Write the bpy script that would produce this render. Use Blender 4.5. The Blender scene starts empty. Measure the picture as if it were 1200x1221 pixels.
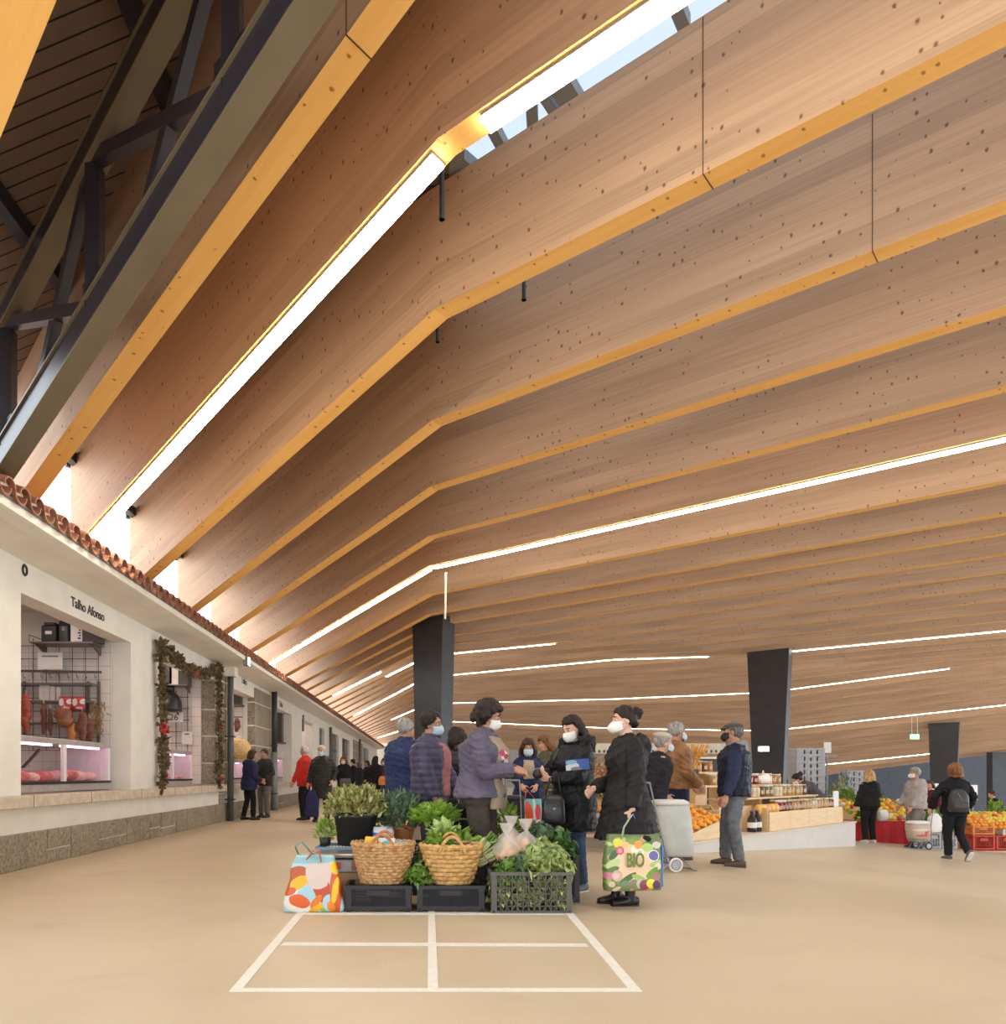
import bpy, bmesh, math, random
import numpy as np
from mathutils import Vector, Matrix, Euler, noise
random.seed(7)
SC = bpy.context.scene
COL = SC.collection
PI = math.pi
F, CX, CY, CH = 860.0, 505.0, 923.0, 1.12      # focal length (px), vanishing point, eye height

def P(px, py, Y):
    return Vector(((px-CX)/F*Y, Y, CH-(py-CY)/F*Y))
def XY(px, Y): return (px-CX)/F*Y
def floor_z(x):
    return 0.0 if x < 3.7 else -0.07*(x-3.7)

# ------------------------------------------------------------------ materials
def new_mat(name):
    m = bpy.data.materials.new(name); m.use_nodes = True
    nt = m.node_tree; b = nt.nodes['Principled BSDF']
    return m, nt, b
def N(nt, t, **kw):
    n = nt.nodes.new(t)
    for k, v in kw.items():
        if k in n.inputs.keys(): n.inputs[k].default_value = v
        else: setattr(n, k, v)
    return n
def c4(c): return (c[0], c[1], c[2], 1.0)
_mats = {}
def mat(name, col, rough=0.6, var=0.12, scale=8.0, bump=0.0, metal=0.0, bscale=None, coat=0.0, stretch=None, spec=None, trans=0.0, sss=0.0):
    """plain surface with a little procedural colour variation"""
    if name in _mats: return _mats[name]
    m, nt, b = new_mat(name)
    tc = N(nt, 'ShaderNodeTexCoord'); src = tc.outputs['Object']
    if stretch:
        mp = N(nt, 'ShaderNodeMapping'); mp.inputs['Scale'].default_value = stretch
        nt.links.new(src, mp.inputs['Vector']); src = mp.outputs['Vector']
    nz = N(nt, 'ShaderNodeTexNoise', Scale=scale, Detail=4.0)
    nt.links.new(src, nz.inputs['Vector'])
    cr = N(nt, 'ShaderNodeValToRGB')
    cr.color_ramp.elements[0].position = 0.3; cr.color_ramp.elements[1].position = 0.7
    cr.color_ramp.elements[0].color = c4([x*(1-var) for x in col])
    cr.color_ramp.elements[1].color = c4([min(1, x*(1+var)) for x in col])
    nt.links.new(nz.outputs['Fac'], cr.inputs['Fac'])
    nt.links.new(cr.outputs['Color'], b.inputs['Base Color'])
    b.inputs['Roughness'].default_value = rough; b.inputs['Metallic'].default_value = metal
    if coat: b.inputs['Coat Weight'].default_value = coat
    if spec is not None: b.inputs['Specular IOR Level'].default_value = spec
    if trans: b.inputs['Transmission Weight'].default_value = trans
    if sss:
        b.inputs['Subsurface Weight'].default_value = sss; b.inputs['Subsurface Radius'].default_value = (.02, .008, .005)
    if bump:
        n2 = N(nt, 'ShaderNodeTexNoise', Scale=bscale or scale*4, Detail=5.0)
        nt.links.new(src, n2.inputs['Vector'])
        bp = N(nt, 'ShaderNodeBump', Strength=bump, Distance=0.02)
        nt.links.new(n2.outputs['Fac'], bp.inputs['Height']); nt.links.new(bp.outputs['Normal'], b.inputs['Normal'])
    _mats[name] = m
    return m
def emit(name, col, s):
    if name in _mats: return _mats[name]
    m, nt, b = new_mat(name)
    b.inputs['Base Color'].default_value = c4(col); b.inputs['Emission Color'].default_value = c4(col)
    b.inputs['Emission Strength'].default_value = s; _mats[name] = m
    return m
def glass(name, tint=(1, 1, 1), refl=0.08):
    if name in _mats: return _mats[name]
    m = bpy.data.materials.new(name); m.use_nodes = True; nt = m.node_tree; nt.nodes.clear()
    o = N(nt, 'ShaderNodeOutputMaterial'); t = N(nt, 'ShaderNodeBsdfTransparent', Color=c4(tint))
    g = N(nt, 'ShaderNodeBsdfGlossy', Roughness=0.03); mx = N(nt, 'ShaderNodeMixShader', Fac=refl)
    nt.links.new(t.outputs[0], mx.inputs[1]); nt.links.new(g.outputs[0], mx.inputs[2]); nt.links.new(mx.outputs[0], o.inputs[0])
    _mats[name] = m
    return m
def print_mat(name, base, blobs, axes=('X', 'Z'), rough=0.5, warp=0.0, sheen=0.0):
    """printed cloth/plastic: ellipses (cx, cy, rx, ry, angle, colour) laid over a base colour in the object's own axes"""
    m, nt, b = new_mat(name)
    tc = N(nt, 'ShaderNodeTexCoord'); src = tc.outputs['Object']
    if warp:
        nz = N(nt, 'ShaderNodeTexNoise', Scale=9.0, Detail=2.0); nt.links.new(src, nz.inputs['Vector'])
        vm = N(nt, 'ShaderNodeVectorMath', operation='SCALE'); vm.inputs['Scale'].default_value = warp
        nt.links.new(nz.outputs['Color'], vm.inputs[0])
        va = N(nt, 'ShaderNodeVectorMath', operation='ADD'); nt.links.new(src, va.inputs[0]); nt.links.new(vm.outputs[0], va.inputs[1]); src = va.outputs[0]
    sp = N(nt, 'ShaderNodeSeparateXYZ'); nt.links.new(src, sp.inputs[0])
    cur = None
    for (cx, cy, rx, ry, ang, col) in blobs:
        cb = N(nt, 'ShaderNodeCombineXYZ'); nt.links.new(sp.outputs[axes[0]], cb.inputs['X']); nt.links.new(sp.outputs[axes[1]], cb.inputs['Y'])
        mp = N(nt, 'ShaderNodeMapping', vector_type='TEXTURE')
        mp.inputs['Location'].default_value = (cx, cy, 0); mp.inputs['Rotation'].default_value = (0, 0, ang); mp.inputs['Scale'].default_value = (rx, ry, 1)
        nt.links.new(cb.outputs[0], mp.inputs['Vector'])
        ln = N(nt, 'ShaderNodeVectorMath', operation='LENGTH'); nt.links.new(mp.outputs[0], ln.inputs[0])
        lt = N(nt, 'ShaderNodeMath', operation='LESS_THAN'); lt.inputs[1].default_value = 1.0; nt.links.new(ln.outputs['Value'], lt.inputs[0])
        mx = N(nt, 'ShaderNodeMix', data_type='RGBA'); nt.links.new(lt.outputs[0], mx.inputs['Factor'])
        if cur is None: mx.inputs[6].default_value = c4(base)
        else: nt.links.new(cur, mx.inputs[6])
        mx.inputs[7].default_value = c4(col); cur = mx.outputs[2]
    nt.links.new(cur, b.inputs['Base Color']); b.inputs['Roughness'].default_value = rough
    return m
def quilt_mat(name, col, n=22.0, rough=0.45, strength=0.6, axis='Z'):
    """padded cloth: stitched horizontal channels"""
    if name in _mats: return _mats[name]
    m, nt, b = new_mat(name)
    tc = N(nt, 'ShaderNodeTexCoord')
    nz = N(nt, 'ShaderNodeTexNoise', Scale=14.0, Detail=4.0); nt.links.new(tc.outputs['Object'], nz.inputs['Vector'])
    cr = N(nt, 'ShaderNodeValToRGB'); cr.color_ramp.elements[0].color = c4([x*.8 for x in col]); cr.color_ramp.elements[1].color = c4([x*1.2 for x in col])
    nt.links.new(nz.outputs['Fac'], cr.inputs['Fac']); nt.links.new(cr.outputs['Color'], b.inputs['Base Color'])
    bp = N(nt, 'ShaderNodeBump', Strength=strength, Distance=0.02); nt.links.new(nz.outputs['Fac'], bp.inputs['Height'])
    nt.links.new(bp.outputs['Normal'], b.inputs['Normal']); b.inputs['Roughness'].default_value = rough
    _mats[name] = m
    return m

# ------------------------------------------------------------------ mesh building
class MB:
    """collects shapes into one mesh"""
    def __init__(s): s.v = []; s.f = []
    def add(s, vs, fs):
        o = len(s.v); s.v += [tuple(v) for v in vs]; s.f += [tuple(i+o for i in f) for f in fs]; return s
    def box(s, x0, x1, y0, y1, z0, z1):
        return s.add([(x0,y0,z0),(x1,y0,z0),(x1,y1,z0),(x0,y1,z0),(x0,y0,z1),(x1,y0,z1),(x1,y1,z1),(x0,y1,z1)],
                     [(0,3,2,1),(4,5,6,7),(0,1,5,4),(1,2,6,5),(2,3,7,6),(3,0,4,7)])
    def obox(s, c, ax, ay, az):
        c = Vector(c); ax = Vector(ax); ay = Vector(ay); az = Vector(az)
        vs = [c+ax*i+ay*j+az*k for k in (-1,1) for j in (-1,1) for i in (-1,1)]
        return s.add(vs, [(0,2,3,1),(4,5,7,6),(0,1,5,4),(1,3,7,5),(3,2,6,7),(2,0,4,6)])
    def bar(s, a, b, w, h, up=(0,0,1)):
        a = Vector(a); b = Vector(b); d = (b-a); L = d.length
        if L < 1e-6: return s
        d /= L; up = Vector(up); sd = d.cross(up)
        if sd.length < 1e-4: sd = d.cross(Vector((1,0,0)))
        sd.normalize(); u = sd.cross(d)
        return s.obox((a+b)/2, d*L/2, sd*w/2, u*h/2)
    def tube(s, pts, r, n=8, cap=True, flat=None):
        pts = [Vector(p) for p in pts]; m = len(pts)
        rs = r if isinstance(r, (list, tuple)) else [r]*m
        rings = []; prev = None
        for i in range(m):
            t = (pts[min(i+1, m-1)]-pts[max(i-1, 0)])
            if t.length < 1e-9: t = Vector((0,0,1))
            t.normalize()
            if prev is None:
                a = Vector((0,0,1)) if abs(t.z) < .9 else Vector((1,0,0))
                u = t.cross(a).normalized()
            else:
                u = prev - t*prev.dot(t)
                if u.length < 1e-6: u = t.cross(Vector((0,0,1)))
                u.normalize()
            prev = u; w = t.cross(u)
            fl = flat or 1.0
            rings.append([pts[i]+(u*math.cos(k*2*PI/n)+w*fl*math.sin(k*2*PI/n))*rs[i] for k in range(n)])
        vs = [v for R in rings for v in R]; fs = []
        for i in range(m-1):
            for k in range(n):
                k2 = (k+1) % n
                fs.append((i*n+k, i*n+k2, (i+1)*n+k2, (i+1)*n+k))
        if cap: fs.append(tuple(range(n-1, -1, -1))); fs.append(tuple((m-1)*n+k for k in range(n)))
        return s.add(vs, fs)
    def ell(s, c, r, n=12, m=8, rot=None):
        c = Vector(c); r = (r, r, r) if isinstance(r, (int, float)) else r
        vs = [Vector((0,0,-r[2]))]
        for j in range(1, m):
            t = -PI/2+PI*j/m
            for k in range(n):
                a = 2*PI*k/n; vs.append(Vector((r[0]*math.cos(t)*math.cos(a), r[1]*math.cos(t)*math.sin(a), r[2]*math.sin(t))))
        vs.append(Vector((0,0,r[2])))
        if rot is not None: vs = [rot @ v for v in vs]
        fs = [(0, 1+(k+1) % n, 1+k) for k in range(n)]
        for j in range(m-2):
            for k in range(n):
                k2 = (k+1) % n; a = 1+j*n; fs.append((a+k, a+k2, a+n+k2, a+n+k))
        a = 1+(m-2)*n; fs += [(a+k, a+(k+1) % n, len(vs)-1) for k in range(n)]
        return s.add([c+v for v in vs], fs)
    def loft(s, rings, n=20, power=2.0):
        """rings: (centre, rx, ry[, axis x, axis y]) closed ellipse loft"""
        vs = []
        for R in rings:
            c = Vector(R[0]); ax = Vector(R[3]) if len(R) > 3 else Vector((1,0,0)); ay = Vector(R[4]) if len(R) > 4 else Vector((0,1,0))
            for k in range(n):
                a = 2*PI*k/n; ca, sa = math.cos(a), math.sin(a)
                e = 2.0/power
                x = math.copysign(abs(ca)**e, ca); y = math.copysign(abs(sa)**e, sa)
                vs.append(c+ax*R[1]*x+ay*R[2]*y)
        fs = []; m = len(rings)
        for i in range(m-1):
            for k in range(n):
                k2 = (k+1) % n; fs.append((i*n+k, i*n+k2, (i+1)*n+k2, (i+1)*n+k))
        fs.append(tuple(range(n-1, -1, -1))); fs.append(tuple((m-1)*n+k for k in range(n)))
        return s.add(vs, fs)
    def lathe(s, c, prof, n=24, cap=True):
        c = Vector(c); vs = []; fs = []
        for (r, z) in prof:
            vs += [c+Vector((r*math.cos(2*PI*k/n), r*math.sin(2*PI*k/n), z)) for k in range(n)]
        m = len(prof)
        for i in range(m-1):
            for k in range(n):
                k2 = (k+1) % n; fs.append((i*n+k, i*n+k2, (i+1)*n+k2, (i+1)*n+k))
        if cap: fs.append(tuple(range(n-1, -1, -1))); fs.append(tuple((m-1)*n+k for k in range(n)))
        return s.add(vs, fs)
    def prism(s, poly, d):
        """extrude a planar polygon (3d points) by vector d"""
        d = Vector(d); n = len(poly); vs = [Vector(p) for p in poly]; vs += [v+d for v in vs]
        fs = [tuple(range(n)), tuple(range(2*n-1, n-1, -1))]
        fs += [(i, i+n, (i+1) % n+n, (i+1) % n) for i in range(n)]
        return s.add(vs, fs)
    def mesh(s, name):
        me = bpy.data.meshes.new(name); me.from_pydata(s.v, [], s.f); me.update()
        return me
    def build(s, name, m, parent=None, smooth=False, bevel=0.0, loc=None, fix=True):
        me = s.mesh(name)
        if fix:
            bm = bmesh.new(); bm.from_mesh(me); bmesh.ops.recalc_face_normals(bm, faces=bm.faces); bm.to_mesh(me); bm.free()
        for mm in (m if isinstance(m, (list, tuple)) else [m]): me.materials.append(mm)
        return link(name, me, parent, smooth, bevel, loc)
def link(name, me, parent=None, smooth=False, bevel=0.0, loc=None):
    o = bpy.data.objects.new(name, me); COL.objects.link(o)
    if parent is not None: o.parent = parent
    if loc is not None: o.location = loc
    if smooth:
        me.polygons.foreach_set('use_smooth', [True]*len(me.polygons))
    if bevel:
        bv = o.modifiers.new('bevel', 'BEVEL'); bv.width = bevel; bv.segments = 2; bv.limit_method = 'ANGLE'
    return o
def tag(o, label=None, cat=None, group=None, kind=None):
    if label: o['label'] = label
    if cat: o['category'] = cat
    if group: o['group'] = group
    if kind: o['kind'] = kind
    return o
def thing(name, label, cat, loc=(0,0,0), rz=0.0, group=None):
    o = bpy.data.objects.new(name, None); COL.objects.link(o); o.empty_display_size = .1
    o.location = loc; o.rotation_euler = (0, 0, rz)
    return tag(o, label, cat, group)
def dup(root, loc, rz=None, label=None, group=None, scale=None):
    """copy a thing with its parts and sub-parts"""
    r = root.copy(); COL.objects.link(r); r.location = loc
    if rz is not None: r.rotation_euler = rz if isinstance(rz, (tuple, Euler)) else (0, 0, rz)
    if scale is not None: r.scale = scale if isinstance(scale, tuple) else (scale,)*3
    if label: r['label'] = label
    if group: r['group'] = group
    for ch in KIDS(root):
        c = ch.copy(); COL.objects.link(c); c.parent = r
        for g in KIDS(ch):
            d = g.copy(); COL.objects.link(d); d.parent = c
    return r
def KIDS(o): return [c for c in bpy.data.objects if c.parent == o]
def struct(o): o['kind'] = 'structure'; return o
def remesh(mb, voxel, smooth=4, shape=None, fac=.5):
    """fuse the collected shapes into one continuous surface"""
    me = mb.mesh('tmp')
    o = bpy.data.objects.new('tmp', me); COL.objects.link(o)
    r = o.modifiers.new('r', 'REMESH'); r.mode = 'VOXEL'; r.voxel_size = voxel; r.use_smooth_shade = True
    if smooth:
        sm = o.modifiers.new('s', 'SMOOTH'); sm.iterations = smooth; sm.factor = fac
    dg = bpy.context.evaluated_depsgraph_get(); ev = o.evaluated_get(dg)
    res = bpy.data.meshes.new_from_object(ev, depsgraph=dg)
    bpy.data.objects.remove(o); bpy.data.meshes.remove(me)
    if shape is not None:
        n = len(res.vertices); co = np.empty(n*3, np.float32); no = np.empty(n*3, np.float32)
        res.vertices.foreach_get('co', co); res.vertices.foreach_get('normal', no)
        co = co.reshape(-1, 3); no = no.reshape(-1, 3)
        co = shape(co, no).astype(np.float32)
        res.vertices.foreach_set('co', co.ravel()); res.update()
    res.polygons.foreach_set('use_smooth', [True]*len(res.polygons))
    return res
def text_mesh(name, s, size, m, parent=None, loc=(0,0,0), rot=(0,0,0), depth=0.004, align='LEFT', bold=0.0):
    cu = bpy.data.curves.new(name, 'FONT'); cu.body = s; cu.size = size; cu.extrude = depth; cu.align_x = align; cu.offset = bold
    o = bpy.data.objects.new('tmp', cu); COL.objects.link(o)
    dg = bpy.context.evaluated_depsgraph_get()
    me = bpy.data.meshes.new_from_object(o.evaluated_get(dg), depsgraph=dg)
    bpy.data.objects.remove(o)
    me.materials.clear(); me.materials.append(m)
    t = link(name, me, parent); t.location = loc; t.rotation_euler = rot
    return t
LED_S=40.0; WORLD_S=3.6; PANEL_S=12.0; EXPO=0.15; GT=0.55
# ------------------------------------------------------------------ camera, world
cam = bpy.data.cameras.new('camera'); co = bpy.data.objects.new('camera', cam); COL.objects.link(co)
co.location = (0, 0, CH); co.rotation_euler = (PI/2, 0, 0)
cam.sensor_fit = 'HORIZONTAL'; cam.sensor_width = 36; cam.lens = 36*F/1200
cam.shift_x = (600-CX)/1200; cam.shift_y = (CY-610.5)/1200; cam.clip_start = .05; cam.clip_end = 500
SC.camera = co
SC.view_settings.view_transform = 'Standard'; SC.view_settings.look = 'None'; SC.view_settings.gamma = 1
SC.view_settings.exposure = 0.0; SC.view_settings.use_curve_mapping = False
w = bpy.data.worlds.new('sky'); SC.world = w; w.use_nodes = True
bg = w.node_tree.nodes['Background']; bg.inputs['Color'].default_value = (.86, .93, 1, 1); bg.inputs['Strength'].default_value = WORLD_S

# ------------------------------------------------------------------ wood
def wood_mat(name, c1, c2, knot, grain_axis_scale, rough=.55, knots=True, boards=False, keep=.68):
    m, nt, b = new_mat(name)
    tc = N(nt, 'ShaderNodeTexCoord')
    mp = N(nt, 'ShaderNodeMapping'); mp.inputs['Scale'].default_value = grain_axis_scale
    nt.links.new(tc.outputs['UV'], mp.inputs['Vector'])
    nz = N(nt, 'ShaderNodeTexNoise', Scale=1.0, Detail=6.0, Roughness=.6); nt.links.new(mp.outputs[0], nz.inputs['Vector'])
    cr = N(nt, 'ShaderNodeValToRGB'); e = cr.color_ramp.elements
    e[0].position = .32; e[1].position = .68; e[0].color = c4(c1); e[1].color = c4(c2)
    nt.links.new(nz.outputs['Fac'], cr.inputs['Fac']); cur = cr.outputs['Color']
    if boards:                                        # glued lamellae: a slight tone step every 0.2 m of height
        sp = N(nt, 'ShaderNodeSeparateXYZ'); nt.links.new(tc.outputs['UV'], sp.inputs[0])
        mu = N(nt, 'ShaderNodeMath', operation='MULTIPLY'); mu.inputs[1].default_value = 5.5; nt.links.new(sp.outputs['Y'], mu.inputs[0])
        fl = N(nt, 'ShaderNodeMath', operation='FLOOR'); nt.links.new(mu.outputs[0], fl.inputs[0])
        sx = N(nt, 'ShaderNodeMath', operation='MULTIPLY'); sx.inputs[1].default_value = .22; nt.links.new(sp.outputs['X'], sx.inputs[0])
        ad = N(nt, 'ShaderNodeMath', operation='ADD'); nt.links.new(fl.outputs[0], ad.inputs[0]); nt.links.new(sx.outputs[0], ad.inputs[1])
        cb = N(nt, 'ShaderNodeCombineXYZ'); nt.links.new(fl.outputs[0], cb.inputs['X']); nt.links.new(sx.outputs[0], cb.inputs['Y'])
        wn = N(nt, 'ShaderNodeTexNoise', Scale=1.7, Detail=0.0); nt.links.new(cb.outputs[0], wn.inputs['Vector'])
        mr = N(nt, 'ShaderNodeMapRange'); mr.inputs['From Min'].default_value = .3; mr.inputs['From Max'].default_value = .7
        mr.inputs['To Min'].default_value = .88; mr.inputs['To Max'].default_value = 1.09; nt.links.new(wn.outputs['Fac'], mr.inputs['Value'])
        mx = N(nt, 'ShaderNodeMix', data_type='RGBA', blend_type='MULTIPLY'); mx.inputs['Factor'].default_value = 1
        nt.links.new(cur, mx.inputs[6]); nt.links.new(mr.outputs[0], mx.inputs[7]); cur = mx.outputs[2]
    if knots:
        m2 = N(nt, 'ShaderNodeMapping'); m2.inputs['Scale'].default_value = (7.5, 5.2, 1.0); nt.links.new(tc.outputs['UV'], m2.inputs['Vector'])
        vo = N(nt, 'ShaderNodeTexVoronoi', Scale=1.0, voronoi_dimensions='2D'); vo.inputs['Randomness'].default_value = 1.0; nt.links.new(m2.outputs[0], vo.inputs['Vector'])
        sr = N(nt, 'ShaderNodeSeparateColor'); nt.links.new(vo.outputs['Color'], sr.inputs[0])
        rr = N(nt, 'ShaderNodeMapRange'); rr.inputs['To Min'].default_value = .04; rr.inputs['To Max'].default_value = .145; nt.links.new(sr.outputs[1], rr.inputs['Value'])
        wob = N(nt, 'ShaderNodeTexNoise', Scale=40.0, Detail=2.0); nt.links.new(tc.outputs['UV'], wob.inputs['Vector'])
        wm = N(nt, 'ShaderNodeMath', operation='MULTIPLY_ADD'); wm.inputs[1].default_value = .14; wm.inputs[2].default_value = -.07; nt.links.new(wob.outputs['Fac'], wm.inputs[0])
        dd = N(nt, 'ShaderNodeMath', operation='ADD'); nt.links.new(vo.outputs['Distance'], dd.inputs[0]); nt.links.new(wm.outputs[0], dd.inputs[1])
        dv = N(nt, 'ShaderNodeMath', operation='DIVIDE'); nt.links.new(dd.outputs[0], dv.inputs[0]); nt.links.new(rr.outputs[0], dv.inputs[1])
        lt = N(nt, 'ShaderNodeMapRange'); lt.inputs['From Min'].default_value = .45; lt.inputs['From Max'].default_value = 1.0
        lt.inputs['To Min'].default_value = .85; lt.inputs['To Max'].default_value = 0; nt.links.new(dv.outputs[0], lt.inputs['Value'])
        cl = N(nt, 'ShaderNodeTexNoise', Scale=1.1, Detail=1.0); nt.links.new(tc.outputs['UV'], cl.inputs['Vector'])
        cm = N(nt, 'ShaderNodeMath', operation='GREATER_THAN'); cm.inputs[1].default_value = .46; nt.links.new(cl.outputs['Fac'], cm.inputs[0])
        th = N(nt, 'ShaderNodeMath', operation='LESS_THAN'); th.inputs[1].default_value = keep; nt.links.new(sr.outputs[0], th.inputs[0])
        sz = N(nt, 'ShaderNodeMath', operation='MULTIPLY'); nt.links.new(lt.outputs[0], sz.inputs[0]); nt.links.new(th.outputs[0], sz.inputs[1]); s3 = N(nt, 'ShaderNodeMath', operation='MULTIPLY'); nt.links.new(sz.outputs[0], s3.inputs[0]); nt.links.new(cm.outputs[0], s3.inputs[1]); lt = s3
        m3 = N(nt, 'ShaderNodeMix', data_type='RGBA'); nt.links.new(lt.outputs[0], m3.inputs['Factor']); nt.links.new(cur, m3.inputs[6])
        m3.inputs[7].default_value = c4(knot); cur = m3.outputs[2]
    nt.links.new(cur, b.inputs['Base Color']); b.inputs['Roughness'].default_value = rough; b.inputs['Specular IOR Level'].default_value = .3
    return m
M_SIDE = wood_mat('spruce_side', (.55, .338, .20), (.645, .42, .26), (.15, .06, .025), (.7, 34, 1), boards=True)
M_UND = wood_mat('spruce_underside_bounce', (.88, .46, .12), (.94, .56, .18), (.30, .11, .03), (.7, 9, 1))  # honey timber, its colour brightened for warm light bounced off the floor
M_LED = emit('led_diffuser', (1.0, .89, .70), LED_S); M_LEDF = emit('led_diffuser_far', (1.0, .88, .68), LED_S*.4)
M_DARK = mat('anthracite_steel', (.042, .043, .048), .42, var=.15, scale=3, bump=.03)
M_DARKWALL = mat('anthracite_wall', (.055, .058, .068), .6, var=.12, scale=2)
M_OLIVE = mat('steel_paint', (.030, .028, .036), .3, var=.1, scale=2)
M_FLANGE = mat('lit_olive_flange', (.17, .135, .085), .4, var=.12, scale=2)  # olive plates, colour lightened for the floor light on their undersides
M_GREYST = mat('grey_steel', (.24, .25, .26), .4, scale=3)

# ------------------------------------------------------------------ beams: straight in plan, running from the hall (right, near) to the eave (left, far)
DL = Vector((-1.10, 1, 0)); SL = -.374            # towards the eave, falling
DR = Vector((1.26, -1, 0))                        # towards the hall, level
TH = Vector((-.141, -.149, 0))                    # blade thickness, towards the camera
KX, HK = .25, 4.75
def yk(i):
    if i == 0: return 4.06
    if i == -1: return 1.785
    return {1: 5.535, 2: 7.525, 3: 9.845, 4: 12.07, 5: 14.54, 6: 16.62, 7: 19.2, 8: 21.6}.get(i, 5.535+2.226*(i-1))
# far field: image heights of the lower edges (px 540, 735, 917, 1200) keyed by beam number
KEY = {9: (750, 746, 742, 738), 12: (779, 765, 752, 735), 16: (804.5, 786, 768, 741), 21: (838, 833, 825, 786), 26: (860, 868, 871, 840), 31: (885, 897, 918, 889), 33: (889, 902, 933, 897)}
def far_py(i):
    ks = sorted(KEY)
    for a, b in zip(ks, ks[1:]):
        if a <= i <= b:
            t = (i-a)/(b-a); return [KEY[a][j]*(1-t)+KEY[b][j]*t for j in range(4)]
def plan_at_px(i, px):
    q = (px-CX)/F; Yi = yk(i); s = (q*Yi-KX)/(1.26+q); return KX+1.26*s, Yi-s
def crease_s(i):
    # where the plan line crosses the valley (1.1,24.3)-(13,29)-(25,31)
    Yi = yk(i); best = None
    for (x0, y0, x1, y1) in ((1.1, 24.3, 13, 29), (13, 29, 40, 33.5)):
        dx, dy = x1-x0, y1-y0
        det = 1.26*(-dy)-(-1)*(-dx)
        if abs(det) < 1e-6: continue
        rx, ry = x0-KX, y0-Yi
        s = (rx*(-dy)-ry*(-dx))/det; u = (1.26*ry-(-1)*rx)/det
        if -.001 <= u <= 1.001: best = s
    return best
BEAM_N = [0]
def beam_mesh(name, low, top, label=None):
    """low/top: lower and upper edge points of the far face; thickness TH. Underside gets its own material."""
    n = len(low); vs = []
    for l, t in zip(low, top):
        vs += [l, t, l+TH, t+TH]
    fs = []; mi = []
    for k in range(n-1):
        a, b = 4*k, 4*(k+1)
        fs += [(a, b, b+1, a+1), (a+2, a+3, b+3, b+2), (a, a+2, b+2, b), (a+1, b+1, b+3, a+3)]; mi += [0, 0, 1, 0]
    fs += [(0, 1, 3, 2), (4*n-4, 4*n-2, 4*n-1, 4*n-3)]; mi += [0, 0]
    org = low[len(low)//2].copy()
    me = bpy.data.meshes.new(name); me.from_pydata([tuple(v-org) for v in vs], [], fs)
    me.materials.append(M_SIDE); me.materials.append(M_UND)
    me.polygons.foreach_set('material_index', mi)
    # uv: u runs along the beam, v is the height above its lower edge (in metres)
    run = [0.0]
    for k in range(1, n): run.append(run[-1]+(low[k]-low[k-1]).length)
    BEAM_N[0] += 1; u0 = BEAM_N[0]*3.37; v0 = BEAM_N[0]*2.71
    uv = me.uv_layers.new(name='grain')
    for lp in me.loops:
        k, c = divmod(lp.vertex_index, 4)
        uv.data[lp.index].uv = (u0+run[k], v0+((top[k].z-low[k].z) if c % 2 else 0.0)+(.2 if c < 2 else 0))
    bm = bmesh.new(); bm.from_mesh(me); bmesh.ops.recalc_face_normals(bm, faces=bm.faces); bm.to_mesh(me); bm.free()
    o = link(name, me, None, loc=org); struct(o)
    return o
M_JOINT = mat('beam_joint', (.10, .05, .025), .8)
LEDS = {}
def led(pts, label, w=.13, m=None):
    """aluminium channel with a glowing diffuser hung under a beam's lower edge"""
    c = (pts[0]+pts[-1])/2
    t = thing('linear_light', label, 'light', c)
    ch = MB(); df = MB()
    for a, b in zip(pts, pts[1:]):
        a = a-c; b = b-c; dn = Vector((0, 0, -.012))
        ch.bar(a+dn, b+dn, w+.02, .022); d2 = Vector((0, 0, -.035)); df.bar(a+d2, b+d2, w, .03)
    ch.build('channel', M_GREYST, t); df.build('diffuser', m or M_LED, t)
    return t
def mid(p): return p+TH*.5
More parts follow.
